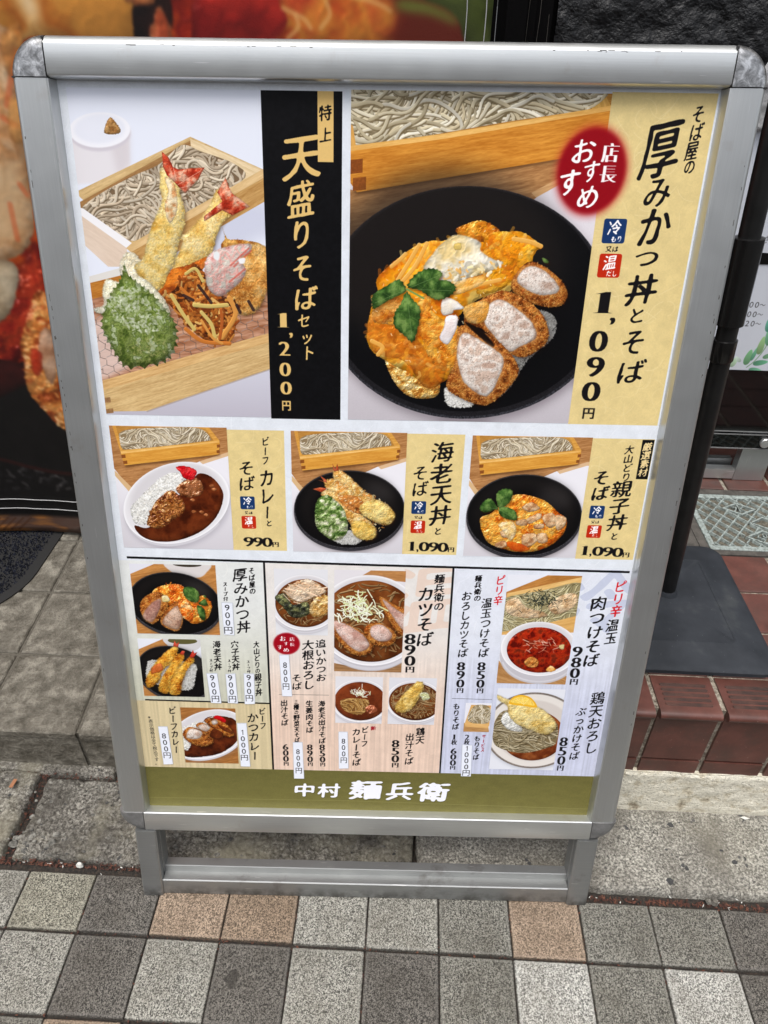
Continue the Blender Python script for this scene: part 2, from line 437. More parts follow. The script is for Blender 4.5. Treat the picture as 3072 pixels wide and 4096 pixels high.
def tempura(pts, s=1, cs=None, sc=7, dim=0.):
    cs = cs or TEMP; shadow(smooth(pts), 4, .4, 4, 4, (40, 22, 10))
    lump(pts, cs, R=12, k=4.0, sc=sc*1.7, fine=.35, amp=5, s=s, gloss=.2, crumb=.45, dim=dim, soft=1)
    bits(scl(pts, 1.0), int(area(pts)/30), 6, 2.6, [cs[-1], cs[1], np.clip(cs[1]*1.12, 0, 1), cs[0]], s, dk=.80, hi=1.12, al=.45)

# ---- lettering: outlines of Blender's built-in font, slanted, swollen and thinned like a brush
_fc = {}
def _poly(p):
    p = np.array(p, float); return np.hstack([p, np.roll(p, -1, 0)])
ONE = _poly([(.05, 0), (1.0, 0), (1.0, .035), (.76, .07), (.76, 1), (.64, 1), (.06, .9), (.05, .87), (.34, .88), (.34, .07), (.05, .035)])
ONEF = _poly([(.5, 0), (.75, 0), (.75, 1), (.55, 1), (.1, .8), (.1, .72), (.5, .84)])
def outline(ch):
    if ch in _fc: return _fc[ch]
    cu = bpy.data.curves.new('glyph', 'FONT'); cu.body = ch; cu.resolution_u = 4
    o = bpy.data.objects.new('glyph', cu); bpy.context.scene.collection.objects.link(o)
    dg = bpy.context.evaluated_depsgraph_get(); e = o.evaluated_get(dg); m = e.to_mesh()
    V = np.array([v.co[:2] for v in m.vertices]).reshape(-1, 2); cnt = {}
    for p in m.polygons:
        vs = list(p.vertices)
        for i in range(len(vs)):
            a, b = vs[i], vs[(i + 1) % len(vs)]
            if (b, a) in cnt: cnt.pop((b, a))
            else: cnt[(a, b)] = 1
    E = np.array([[*V[a], *V[b]] for a, b in cnt]) if cnt else np.zeros((0, 4))
    e.to_mesh_clear(); bpy.data.objects.remove(o); bpy.data.curves.remove(cu)
    _fc[ch] = E; return E

def glyph(ch, cx, cy, w, h, c, style='brush', a=1., rot=0.):
    if ch == '1': E = ONE if style != 'flat' else ONEF
    else: E = outline(ch)
    if not len(E): return
    P = E.reshape(-1, 2).copy(); P[:, 1] *= -1
    if ch in 'ー〜～' and style != 'flat':
        P = (P - [.5, -.38]) @ np.array([[0, 1], [-1, 0]]).T; P[:, 0] *= -1
    elif ch in '0123456789,，1':
        mn, mx = P.min(0), P.max(0)
        if ch in ',，': P = (P - (mn + mx)/2)/max(mx - mn)*.42
        else: P = (P - (mn + mx)/2)/(mx - mn)*([.66 if ch != '1' else .50, .92] if style != 'flat' else [.46 if ch != '1' else .2, .74])
    else: P = P - [.5, -.36]
    if style in ('brush', 'heavy'):
        P[:, 1] -= P[:, 0]*(.14 if style == 'brush' else .05)
        P[:, 0] -= P[:, 1]*.05
        o = (ord(ch) % 50)*1.7
        P[:, 0] += (vn(P[:, 0]*3 + o, P[:, 1]*3, 5) - .5)*.045; P[:, 1] += (vn(P[:, 0]*3, P[:, 1]*3 + o, 8) - .5)*.04
    if rot: ca, sa = math.cos(rot), math.sin(rot); P = P @ np.array([[ca, sa], [-sa, ca]])
    P = P*[w, h] + [cx, cy]; E2 = P.reshape(-1, 4)
    b = box(P, 8)
    if b[2] - b[0] < 3 or b[3] - b[1] < 3: return
    m = cover(E2, b[0], b[1], b[2] - b[0], b[3] - b[1])
    sh = lambda q, dx, dy: np.roll(np.roll(q, dy, 0), dx, 1)
    def lerp_ext(q, ax, r, fn):
        ri = int(r); f = r - ri; out = q
        for k in range(1, ri + 1):
            out = fn(out, fn(sh(q, k, 0) if ax else sh(q, 0, k), sh(q, -k, 0) if ax else sh(q, 0, -k)))
        k = ri + 1; nx = fn(out, fn(sh(q, k, 0) if ax else sh(q, 0, k), sh(q, -k, 0) if ax else sh(q, 0, -k)))
        return out*(1 - f) + nx*f
    if style in ('brush', 'heavy'):
        X, Y = grid(b); n = np.clip((vn(X/(w*.19), Y/(w*.19), ord(ch) % 97) - .12)*1.35, 0, 1)
        r = max(1, int(round(w*(.028 if style == 'brush' else .036)))); B = blur2(m, r, max(1, int(round(r*.6))))
        gy_, gx_ = np.gradient(B); dg_ = np.clip(np.abs(gx_)/(np.abs(gx_) + np.abs(gy_) + 1e-4), 0, 1); n = np.clip(n*.8 + .30*(dg_ - .35), 0, 1)
        thr = ((.42 - .31*n) if w > 40 else (.40 - .20*n)) if style == 'brush' else (.27 - .16*n)
        m = np.clip((B - thr)*(2*r + 1)*1.35 + .5, 0, 1)
    elif style == 'serif':
        m = lerp_ext(lerp_ext(m, 0, h*.018, np.minimum), 1, w*.052, np.maximum)
    elif style == 'bold':
        m = lerp_ext(lerp_ext(m, 1, w*.03, np.maximum), 0, h*.02, np.maximum)
    elif style == 'logo':
        m = lerp_ext(lerp_ext(m, 1, w*.022, np.maximum), 0, h*.012, np.maximum); m = np.clip((blur(m, max(1, w*.018)) - .42)*5, 0, 1)
    put(b, c, m*a)

INK = col(22, 20, 22)
def V(s, top, bot, w=None, wt=None, c=None, style='brush', a=1.):
    if style == 'serif' and w: w = w*.82
    c = INK if c is None else c; wt = wt or [1]*len(s); T = sum(wt)
    top = np.array(top, float); bot = np.array(bot, float); L = bot[1] - top[1]; acc = 0
    for ch, k in zip(s, wt):
        hh = L*k/T; p = top + (bot - top)*((acc + k/2)/T); acc += k
        ww = (w if w else hh)*(k/max(wt) if w else 1)
        if ch != ' ': glyph(ch, p[0], p[1], ww*1.02, hh*1.04, c, style, a)
def Hh(s, l, r, h, wt=None, c=None, style='brush', a=1.):
    c = INK if c is None else c; wt = wt or [1]*len(s); T = sum(wt); l = np.array(l, float); r = np.array(r, float); acc = 0; L = r[0] - l[0]
    for ch, k in zip(s, wt):
        p = l + (r - l)*((acc + k/2)/T); acc += k
        if ch in ',，': glyph(ch, p[0], p[1] + h*.42, h*.55, h*.75, c, style, a)
        else: glyph(ch, p[0], p[1] + (0 if k >= max(wt)*.8 else h*.2), L*k/T*1.5 if ch.isdigit() else L*k/T, h*(1 if k >= max(wt)*.8 else .55), c, style, a)
def new_canvas(w, h, c):
    global CV, CLIP
    CV = np.empty((h, w, 3), np.float32); CV[:] = c; CLIP = (0, 0, w, h); return CV

def clip(*r):
    global CLIP
    CLIP = tuple(int(v) for v in r)

def rect(x0, y0, x1, y1): return [(x0, y0), (x1, y0), (x1, y1), (x0, y1)]

def washi(b, c, amp=.05, fib=60, s=1, fc=None):
    X, Y = grid(b); n = fbm(X/26, Y/26, 5, s) - .5
    n2 = fbm(X/3, Y/3, 2, s + 3) - .5
    put(b, np.clip(c*(1 + amp*2*n + amp*n2)[..., None], 0, 1), np.ones_like(X))
    rs = np.random.RandomState(s); fc = np.clip(c*1.06, 0, 1) if fc is None else fc
    global CLIP
    old = CLIP; CLIP = b
    for i in range(fib):
        x = rs.uniform(b[0], b[2]); y = rs.uniform(b[1], b[3]); th = rs.uniform(0, 6.3); pp = [(x, y)]; k = rs.normal()*.25
        for j in range(7):
            th += k; x += math.cos(th)*9; y += math.sin(th)*9; pp.append((x, y))
        stroke(pp, rs.uniform(1.2, 2.4), fc if i % 3 else c*.955, al=.4)
    CLIP = old

def joint(p, w, h, c=(120, 66, 34)):
    p = np.array(p, float); fill([p, p + [w, -w*.12], p + [w, h - w*.12], p + [0, h]], col(*c), tex=.3)

def small_tray():
    """soba box on its board, as in the upper left of the three middle pictures"""
    wood([(38.9,925.3), (409.8,929.0), (408.7,1012.4), (315.0,1043.9), (117.2,1142.5), (86.5,1143.1), (37.7,1068.1)], *TBL, ang=-.18, sc=.7, s=4)
    fill([(41.7,1079.3), (95.5,1142.9), (84.8,1158.6), (41.2,1098.2)], col(214, 178, 132))
    fill([(315.0,1043.9), (409.5,1010.6), (408.8,1023.5), (325.0,1053.0)], col(216, 180, 140))
    shadow([(75.9,1059.8), (380.2,1017.4), (381.7,1022.5), (78.7,1067.3)], 3, .6, 0, 1, (60, 35, 15))
    wood([(50.7,928.6), (352.4,931.8), (382.8,974.5), (376.6,1018.6), (75.7,1061.7), (68.1,1019.1)], col(226, 170, 84), col(196, 136, 56), ang=-.1, sc=.8, s=6)
    wood([(62.4,932.0), (341.7,935.6), (365.3,974.9), (74.4,1010.9)], col(200, 148, 74), col(160, 108, 46), ang=0, sc=.6, s=8)
    noodles([(73.9,953.3), (113.5,941.8), (222.0,934.3), (322.6,936.0), (355.2,969.6), (330.2,977.4), (231.0,992.0), (106.5,1007.3), (74.9,1006.1), (69.7,975.1)], 250, 3.6, SOBA, SOBD, L=120, curl=.6, ang=-.05, s=12, base=col(140, 120, 90), spread=.6)
    wood([(68.5,1016.1), (372.2,976.5), (383.2,979.2), (69.4,1023.5)], col(246, 204, 128), col(226, 172, 90), ang=-.1, sc=.6, s=2)
    wood([(68.0,1023.5), (383.2,980.0), (376.6,1019.3), (75.7,1061.7)], col(226, 168, 76), col(200, 134, 48), ang=-.1, sc=.8, s=9)
    for a, w_, h_ in (((69.0,1027.2), 13, 11), ((72.4,1046.8), 13, 11), ((373.6,987.4), 10, 10), ((371.4,1005.8), 10, 10)): joint(a, w_, h_, (136, 78, 34))

def paint_poster():
    new_canvas(1755, 2496, col(222, 227, 234))
    washi((0, 0, 1755, 2496), col(222, 227, 234), .035, 1500, 3, col(240, 243, 247))
    # tinted lower panels
    X, Y = grid((0, 1400, 1755, 2290))
    for x0, x1, ca, cb, ys in ((0, 508, col(222, 224, 222), col(198, 198, 180), (1500, 1975)), (508, 1146, col(226, 222, 218), col(222, 196, 178), (1560, 2100)), (1146, 1755, col(220, 224, 234), col(196, 200, 220), (1600, 2050))):
        xs = slice(x0, x1); t = np.clip((Y[:, xs] - ys[0])/(ys[1] - ys[0]), 0, 1); t = t*t*(3 - 2*t)
        st = (vn(X[:, xs]/5, Y[:, xs]/160, 4) - .5)*.10*np.clip((Y[:, xs] - 1740)/60, 0, 1)
        v = CV[1400:2290, xs]; base = ca*(1 - t[..., None]) + cb*t[..., None]
        v *= base/col(222, 227, 234)*(1 + st)[..., None]
    X2, Y2 = grid((0, 1976, 508, 2290)); st = (vn(X2/6, Y2/200, 6) - .5)*.13
    CV[1976:2290, 0:508] = np.clip(col(206, 190, 152)*(1 + st + .05*(fbm(X2/3, Y2/3, 2, 3) - .5))[..., None], 0, 1)
    clip(980, 1400, 1140, 1700)
    glyph('温', 1060, 1530, 290, 290, col(226, 186, 160), 'brush', .45)
    clip(1573, 1400, 1755, 1700)
    glyph('冷', 1650, 1530, 260, 290, col(170, 178, 206), 'brush', .5)
    clip(0, 0, 1755, 2496)
    # rules
    K = col(16, 16, 18)
    fill([(46, 1385), (900, 1396), (1732, 1403), (1732, 1411), (900, 1404), (46, 1393)], K)
    fill([(503, 1392), (510, 1392), (514, 2289), (507, 2289)], K)
    fill([(1139, 1402), (1146, 1402), (1153, 2289), (1147, 2289)], K)
    fill([(49, 1970), (509, 1975), (509, 1981), (49, 1976)], K)
    fill([(542.2,1935.3), (724.8,1934.5), (724.8,1936.0), (542.2,1936.8)], K, a=.7)
    fill([(1172.6,1937.0), (1318.5,1938.6), (1318.7,1940.2), (1172.7,1938.6)], K, a=.7)
    # olive footer
    b = (0, 2288, 1755, 2496); X, Y = grid(b)
    yb = (-10.4,2485.8)[1] + ((1744.1,2485.9)[1] - (-10.4,2485.8)[1])*X/1755; mo = np.clip(yb - Y, 0, 1)
    put(b, col(110, 105, 58)*(1 + .10*(fbm(X/40, Y/16, 4, 2) - .5) + .14*(fbm(X/2.2, Y/2.2, 2, 5) - .5) + .06*(Y - 2380)/100)[..., None], mo)
    put(b, col(236, 238, 236)*(1 - .5*np.clip(fbm(X/5, Y/3, 3, 9)*3.2 - 1.9, 0, 1))[..., None], 1 - mo)
    for a_, b_ in (((20, 2442), (800, 2437)), ((800, 2437), (1740, 2452))): stroke([a_, b_], 2, col(160, 154, 96), al=.5)
    for ch, x, y, w in (('中', 585, 57, 62), ('村', 684, 62, 62), ('麺', 796, 62, 86), ('兵', 917, 70, 82), ('衛', 1040, 72, 92)):
        pass
    W_ = col(240, 241, 250)
    for ch, p, w, h in (('中', (629.1,2389.3), 88, 70), ('村', (724.2,2389.4), 88, 74), ('麺', (867.6,2382.4), 132, 102), ('兵', (1001.2,2385.7), 110, 96), ('衛', (1132.4,2386.3), 126, 102)):
        glyph(ch, p[0] + 2, p[1] + 3, w, h, col(62, 58, 24), 'heavy', .7); glyph(ch, p[0], p[1], w, h, W_, 'heavy')

    # ---------- black title panel
    b = (547, 20, 760, 900); X, Y = grid(b)
    put(b, col(15, 15, 17)*(1 + .5*(fbm(X/9, Y/9, 3, 2) - .5))[..., None], np.ones_like(X))
    GD = col(222, 186, 116)
    fill(rect(695, 20, 737, 186), GD, tex=.04)
    glyph('特', *(715.5,70.1), 36, 40, K); glyph('上', *(716.2,121.4), 34, 38, K)
    for ch, p, w, h in (('天', (649.6,177.0), 112, 118), ('盛', (648.0,279.7), 80, 100), ('り', (647.9,369.6), 66, 86), ('そ', (649.6,460.6), 66, 84), ('ば', (657.2,542.1), 70, 72), ('セ', (651.9,604.5), 40, 44), ('ッ', (660.3,652.7), 40, 42), ('ト', (664.3,697.3), 40, 50)):
        glyph(ch, p[0], p[1], w, h, GD)
    for ch, p, w, h in (('1', (590.8,603.4), 60, 46), (',', (613.1,646.9), 34, 40), ('2', (592.8,686.0), 46, 46), ('0', (593.6,747.6), 46, 46), ('0', (595.0,804.2), 46, 44)):
        glyph(ch, p[0], p[1], w, h, GD, 'serif')
    glyph('円', *(594.6,858.5), 30, 34, GD, 'bold')

    # ---------- cream panels
    CR = col(222, 200, 140)
    for r in ((1460, 12, 1734, 900), (407, 938, 585, 1353), (968, 940, 1148, 1356), (1543, 944, 1735, 1361)):
        washi(r, CR, .05, int((r[3] - r[1])*(r[2] - r[0])/1500), r[0], col(236, 218, 166))

    # ================= picture 1: tempura and soba set
    R = (38, 20, 547, 896); clip(*R); X, Y = grid(R)
    g = np.clip((Y - 560)/330, 0, 1)[..., None]
    put(R, col(226, 230, 242)*(1 - g) + col(186, 182, 194)*g, np.ones_like(X))
    shadow([(204.4,261.8), (555.0,288.8), (552.2,370.9), (404.0,446.5), (260.0,426.1)], 18, .25, 0, 0, (130, 130, 160))
    # pot
    fill([(39.8,118.0), (194.0,115.9), (186.6,198.8), (172.0,236.8), (33.3,251.5), (31.6,201.0)], col(224, 220, 224), soft=3)
    fill([(134.0,116.7), (194.0,115.9), (186.6,198.8), (151.7,230.7)], col(206, 198, 202), soft=9, a=.7)
    E1 = fitE([(34.6,118.1), (62.8,87.7), (118.4,78.0), (172.1,83.3), (193.9,106.9), (183.0,137.3), (111.6,159.7), (51.0,148.3)])
    fill(scl(E1, 1, 0, 9), col(204, 198, 206), soft=2); fill(E1, col(238, 238, 244), soft=1); fill(scl(E1, .84, 0, -3), col(226, 228, 238), soft=4)
    lump([(126.4,122.9), (136.2,98.7), (147.7,88.1), (165.9,107.3), (169.3,122.3), (146.4,128.1)], [col(150, 100, 50), col(206, 160, 100)], R=5, k=2, sc=4, s=3)
    # upper box
    wood([(27.1,270.8), (355.1,130.4), (557.6,210.8), (174.8,407.1)], col(222, 192, 140), col(190, 156, 104), ang=-.42, sc=.7, s=3)
    wood([(34.1,296.5), (354.4,139.5), (355.9,165.5), (40.4,329.0)], col(172, 132, 84), col(140, 100, 60), ang=-.45, sc=.6, s=2)
    wood([(354.8,134.9), (557.6,212.3), (486.5,244.9), (355.4,171.6)], col(236, 214, 176), col(214, 188, 144), ang=.4, sc=.7, s=5)
    noodles([(38.6,316.0), (97.4,273.0), (194.1,227.0), (266.7,197.7), (329.5,150.5), (380.1,165.1), (464.8,191.8), (497.9,225.8), (414.6,274.7), (304.5,328.4), (176.3,393.5), (88.0,348.1)], 430, 6.4, [col(206, 190, 166), col(220, 206, 184), col(192, 174, 150)], col(132, 112, 86), L=150, curl=.8, ang=-.3, s=5, base=col(120, 98, 74), spread=.7)
    fill([(30.8,307.9), (44.6,311.0), (170.3,398.7), (152.2,414.9), (27.0,322.7)], col(238, 236, 238))
    wood([(27.0,322.7), (154.3,412.5), (154.3,462.2), (95.6,463.1), (17.8,389.2)], col(226, 206, 188), col(214, 192, 172), ang=.6, s=4)
    wood([(152.5,412.5), (170.3,398.7), (558.0,199.8), (557.3,221.7), (165.7,424.2)], col(228, 196, 146), col(206, 170, 116), ang=-.5, sc=.8, s=6)
    wood([(165.9,422.5), (557.3,221.7), (555.2,282.3), (220.3,461.1), (161.6,462.0)], col(204, 164, 104), col(172, 126, 70), ang=-.5, sc=.8, s=7)
    # lower box
    fill([(30.5,492.6), (159.1,457.8), (155.6,490.5), (27.5,515.8)], col(220, 216, 210))
    wood([(28.1,510.8), (130.1,486.0), (205.1,479.9), (200.9,522.9), (24.7,562.8)], col(204, 138, 62), col(158, 94, 34), ang=-.2, s=3)
    wood([(25.6,556.0), (201.8,512.9), (564.0,484.0), (559.1,643.0), (34.8,792.0)], col(206, 160, 132), col(146, 92, 62), ang=-.15, sc=1.6, s=9)
    fill([(28.2,617.4), (83.6,599.3), (127.3,750.1), (39.0,788.2)], col(226, 208, 204), soft=8, a=.7)
    rs = np.random.RandomState(3)
    O = np.array((41.5,569.3)); 
    for i in range(-2, 16):
        for j in range(0, 12):
            cx = O[0] + i*34 + (j % 2)*17; cy = O[1] + j*24 - i*7
            h = [(cx, cy - 9), (cx, cy + 6), (cx + 17, cy + 14)]
            stroke(np.array(h) + rs.normal(size=(3, 2))*1.2, 1.6, col(92, 80, 76), al=.85); stroke(np.array([(cx, cy + 6), (cx - 17, cy + 14)]) + rs.normal(size=(2, 2)), 1.6, col(150, 140, 138), al=.85)
    wood([(34.8,792.0), (559.3,637.8), (558.3,667.6), (34.6,823.5)], col(226, 190, 132), col(196, 152, 96), ang=-.3, sc=.9, s=5)
    wood([(34.8,821.6), (558.4,664.7), (556.0,744.3), (165.0,883.1), (30.4,887.6)], col(222, 192, 138), col(186, 150, 98), ang=-.3, sc=.7, s=2)
    joint((38.3,843.9), 18, 16, (150, 112, 74)); joint((36.9,879.8), 24, 14, (150, 112, 74))
    stroke([(164.9,883.9), (556.0,744.3)], 5, col(150, 132, 120), al=.5)
    # tempura behind leaf, prawns, fritter
    tempura([(135.1,442.0), (163.0,422.2), (194.6,447.5), (202.5,506.3), (213.5,536.1), (224.6,566.2), (152.3,520.4), (128.9,481.1)], 5, [col(230, 216, 180), col(246, 238, 214)])
    tempura([(271.3,203.9), (306.0,225.4), (322.1,285.8), (324.6,344.5), (297.8,408.5), (291.4,439.5), (263.1,488.8), (246.2,522.2), (214.2,529.4), (195.5,506.4), (168.8,464.1), (195.3,441.0), (213.5,395.9), (230.8,352.6), (263.1,293.1), (263.7,248.1)], 3, [col(206, 156, 66), col(234, 198, 112), col(244, 224, 164), col(240, 212, 136)], sc=10)
    lump([(277.8,228.9), (304.1,247.6), (306.1,308.7), (281.6,345.2), (271.1,302.7), (284.9,267.0)], [col(216, 140, 90), col(240, 214, 180), col(246, 232, 210)], R=5, k=2, sc=5, s=8, a=.75)
    RD = [col(170, 44, 24), col(206, 78, 50), col(226, 128, 96), col(236, 180, 150)]
    lump([(275.8,166.6), (292.5,180.3), (302.6,203.4), (316.0,209.5), (349.3,206.5), (388.5,203.8), (368.2,233.9), (330.5,269.5), (306.2,244.3), (285.0,225.7), (275.8,203.8)], RD, R=5, k=2, sc=6, amp=2, s=4, sm=False)
    for q in (((299.0,184.8), (308.7,234.8)), ((311.2,247.5), (376.8,211.8)), ((310.4,257.0), (353.3,246.8))): stroke(q, 1.6, col(244, 200, 180), al=.6)
    tempura([(421.1,255.4), (460.8,267.6), (483.9,299.5), (447.0,326.2), (424.3,349.6), (403.5,396.7), (403.6,399.3), (380.8,434.8), (294.3,488.3), (254.1,512.1), (291.4,439.5), (315.9,391.1), (307.0,384.8), (356.8,344.0), (395.3,300.9)], 6, [col(206, 146, 60), col(236, 196, 108), col(244, 220, 158)], sc=10)
    lump([(384.5,431.6), (324.5,455.1), (275.2,469.0), (250.6,512.1), (227.5,535.9), (252.8,565.8), (320.2,511.0), (357.3,477.4)], [col(150, 60, 14), col(214, 104, 24), col(232, 130, 40)], R=7, k=2, sc=8, s=9, a=.9)
    lump([(443.8,226.5), (451.2,250.2), (460.8,267.6), (484.7,283.4), (507.6,299.2), (457.9,322.8), (430.2,310.1), (378.6,338.8), (377.6,327.3), (431.5,287.4), (418.8,265.0)], RD, R=5, k=2, sc=6, amp=2, s=7, sm=False)
    lump([(427.7,352.9), (440.3,382.7), (479.8,385.5), (536.9,398.0), (549.8,444.1), (440.5,445.9), (421.1,403.2), (433.1,382.8)], [col(160, 90, 30), col(214, 156, 76), col(230, 186, 110)], R=6, k=3, sc=7, s=3)
    tempura([(430.2,408.4), (475.0,398.2), (525.9,397.4), (552.5,416.1), (549.4,507.3), (519.1,574.9), (465.7,589.4), (433.1,542.5)], 8, [col(172, 104, 40), col(216, 156, 78), col(236, 196, 130)])
    lump([(244.7,538.9), (277.3,525.0), (304.7,488.1), (345.4,451.6), (377.4,487.0), (416.0,536.1), (453.7,548.9), (454.1,610.2), (429.4,673.3), (372.3,670.8), (317.9,633.2), (279.2,585.7)], [col(74, 36, 16), col(150, 78, 28), col(196, 120, 50), col(120, 56, 22)], R=8, k=4, sc=10, s=11)
    bits([(248.2,538.9), (304.7,488.1), (345.4,451.6), (416.0,536.1), (453.7,548.9), (454.1,610.2), (429.4,673.3), (372.3,670.8), (317.9,633.2), (279.2,585.7)], 150, 24, 7, [col(176, 96, 34), col(140, 66, 22), col(206, 136, 62), col(110, 50, 20), col(220, 176, 104)], 12, dk=.45, hi=1.3, al=.85)
    rs = np.random.RandomState(9)
    for a_, b_, c_, w_ in (((269.2,538.5), (299.8,592.2), (328.6,633.1), 11), ((303.7,633.5), (351.1,667.6), (429.4,673.3), 12), ((353.3,584.5), (379.3,618.3), (387.5,656.5), 11), ((436.5,542.5), (451.6,589.6), (408.9,656.1), 14), ((333.6,564.4), (379.1,567.0), (428.4,562.8), 12), ((298.8,518.0), (338.1,550.8), (374.1,536.8), 9), ((410.1,576.7), (411.6,610.9), (401.6,659.7), 9), ((315.8,478.1), (344.4,464.6), (362.8,497.1), 9), ((351.6,608.5), (380.4,656.6), (407.9,673.7), 8)):
        cc = [col(196, 116, 48), col(212, 146, 70), col(206, 180, 104), col(176, 92, 40)][rs.randint(4)]
        stroke(osmooth([a_, b_, c_]), w_, cc, dark=cc*.45, hi=np.clip(cc*1.25, 0, 1))
    for a_, b_ in (((349.8,510.5), (383.2,556.8)), ((492.0,551.6), (505.0,575.1)), ((304.2,537.9), (331.1,550.9)), ((456.5,562.4), (466.0,582.6))): stroke([a_, b_], 9, col(44, 30, 34), al=.85)
    lump([(375.3,441.4), (402.6,415.2), (464.8,398.3), (505.6,397.7), (501.2,420.1), (473.1,436.6), (488.9,465.5), (473.7,495.3), (441.1,522.3), (408.7,540.2), (378.7,520.0), (371.1,477.2)], [col(206, 140, 132), col(224, 184, 178), col(214, 204, 194), col(232, 170, 160), col(206, 198, 186)], R=12, k=3, sc=12, fine=.2, s=12, crumb=.3, soft=1)
    for q in (((444.8,453.2), (498.4,407.4)), ((455.0,456.3), (504.9,413.6)), ((438.9,499.2), (485.6,462.3))): stroke(q, 5, col(204, 76, 60), al=.55)
    fill(smooth([(402.4,418.4), (415.9,421.4), (411.3,440.8), (398.0,434.6)]), col(230, 232, 234), soft=1); fill(smooth([(469.7,436.7), (487.0,433.2), (484.6,447.7), (470.9,448.0)]), col(236, 236, 238), soft=1)
    # shiso leaf in batter
    tempura([(85.3,498.3), (126.3,504.2), (183.3,490.1), (222.1,519.3), (253.4,559.0), (257.4,592.9), (175.4,567.0), (103.3,581.8), (66.3,596.1), (36.2,583.0), (69.7,568.8), (70.8,531.7)], 14, [col(222, 214, 180), col(240, 236, 212)])
    P = smooth([(143.0,454.8), (151.1,484.0), (178.1,506.7), (204.0,526.2), (232.6,555.9), (254.5,586.1), (274.6,620.1), (274.3,665.4), (254.2,711.9), (208.5,737.8), (120.3,748.4), (91.2,716.5), (69.5,672.5), (57.1,627.3), (69.8,582.4), (94.5,538.0), (119.0,507.7), (134.1,481.0)], 7)
    ctr = P.mean(0); P = (P - ctr)*np.array([1 + (.055 if i % 3 == 0 else -.02) for i in range(len(P))])[:, None] + ctr
    lump(P, [col(78, 98, 38), col(108, 126, 54), col(136, 152, 84), col(98, 118, 52), col(176, 188, 146)], R=20, k=3, sc=10, fine=.7, amp=2, s=15, gloss=.1, crumb=.4, sm=False, tsc=1.8)
    bits([(102.3,531.2), (152.3,520.4), (217.6,566.3), (240.8,620.7), (188.3,649.4), (119.9,622.8), (82.1,582.2)], 320, 9, 5, [col(196, 204, 172), col(218, 222, 204), col(150, 164, 112)], 6, dk=.86, hi=1.05, al=.5)
    bits([(142.3,678.3), (216.2,655.9), (250.1,676.4), (217.4,719.7), (151.1,731.6)], 90, 6, 3.5, [col(170, 166, 110), col(150, 150, 90)], 7, dk=.8, al=.4)

    # ================= picture 2: thick cutlet bowl
    R = (783, 16, 1460, 898); clip(*R); X, Y = grid(R)
    g = np.clip((Y - 500)/390, 0, 1)[..., None]
    put(R, (col(222, 216, 222)*(1 - g) + col(190, 184, 190)*g)*(1 + .03*(vn(X/1.5, Y/1.5) - .5))[..., None], np.ones_like(X))
    wood([(783.8,252.7), (801.3,256.4), (1329.9,163.0), (1488.6,141.7), (1314.0,245.0), (1286.4,269.2), (1135.5,401.6), (777.8,529.6), (775.1,252.8)], col(206, 154, 98), col(150, 102, 60), ang=-.2, sc=1.2, s=4)
    wood([(1478.9,160.9), (1290.3,265.2), (1275.9,253.5), (1472.9,149.5)], col(214, 170, 118), col(196, 148, 98), ang=-.3, s=2)
    shadow([(788.2,252.6), (1488.6,141.7), (1489.8,149.3), (801.4,263.6)], 4, .6, 0, 2, (60, 35, 15))
    wood([(772.7,10.9), (1466.8,1.9), (1476.4,63.4), (774.1,159.3)], col(196, 140, 66), col(150, 98, 38), ang=0, s=3)
    wood([(1406.1,9.8), (1435.0,9.4), (1461.1,45.3), (1412.8,56.9)], col(222, 176, 96), col(190, 140, 66), ang=1.1, s=3)
    noodles([(756.0,3.9), (937.9,-5.6), (1408.2,-4.5), (1417.5,45.9), (1317.9,65.5), (1194.2,83.8), (1027.8,112.2), (901.5,132.8), (803.9,146.6), (761.1,132.8)], 520, 7.6, [col(212, 200, 170), col(222, 212, 188), col(198, 184, 152), col(230, 222, 202)], col(140, 122, 88), L=260, curl=.5, ang=-.1, s=6, base=col(120, 100, 70), spread=.45)
    wood([(781.9,95.0), (788.3,98.6), (797.5,147.5), (782.6,148.5)], col(222, 170, 92), col(196, 140, 66), ang=1.4, s=3)
    wood([(778.3,147.0), (1027.9,114.1), (1464.8,42.3), (1466.7,54.4), (1028.8,127.2), (780.1,159.9)], col(240, 192, 112), col(216, 160, 82), ang=-.14, s=6)
    wood([(780.1,159.2), (1028.7,126.5), (1466.6,53.6), (1489.2,145.5), (801.3,259.2), (783.6,236.9)], col(224, 154, 62), col(184, 112, 34), ang=-.14, sc=1.2, s=7)
    joint((782.9,180.3), 33, 34, (132, 70, 28)); joint((790.0,224.2), 36, 32, (140, 76, 30))
    B2 = fitE([(786.8,365.4), (859.6,305.6), (982.9,254.8), (1089.8,241.2), (1223.5,255.1), (1363.0,310.4), (1461.1,375.6), (792.8,749.2), (873.2,817.2), (991.1,868.0), (1155.7,887.9), (1294.3,871.9), (1423.9,793.1), (1465.0,730.3)])
    shadow(B2, 16, .5, 5, 14, (80, 70, 76)); fill(B2, col(48, 48, 53), tex=1.5); fill(scl(B2, .985, 0, -3), col(30, 29, 32), tex=.6)
    fill(scl(B2, .958, 0, -9), col(13, 13, 15), tex=.3)
    E1 = scl(B2, .80, -60, -110); fill(E1, col(34, 29, 27), soft=34, a=.7); fill(scl(B2, .66, 20, 50), col(11, 11, 12), soft=30, a=.9)
    for k, dx in ((.975, 0),):
        q = scl(B2, k, 0, -5); stroke(q[q[:, 1] < np.median(q[:, 1]) - 60], 2.2, col(96, 94, 98), al=.0)
    rice([(1240.7,560.3), (1351.4,567.0), (1385.3,592.2), (1378.4,644.6), (1313.8,708.1), (1276.0,781.9), (1224.8,824.8), (1190.5,746.6)], 4, dim=.42)
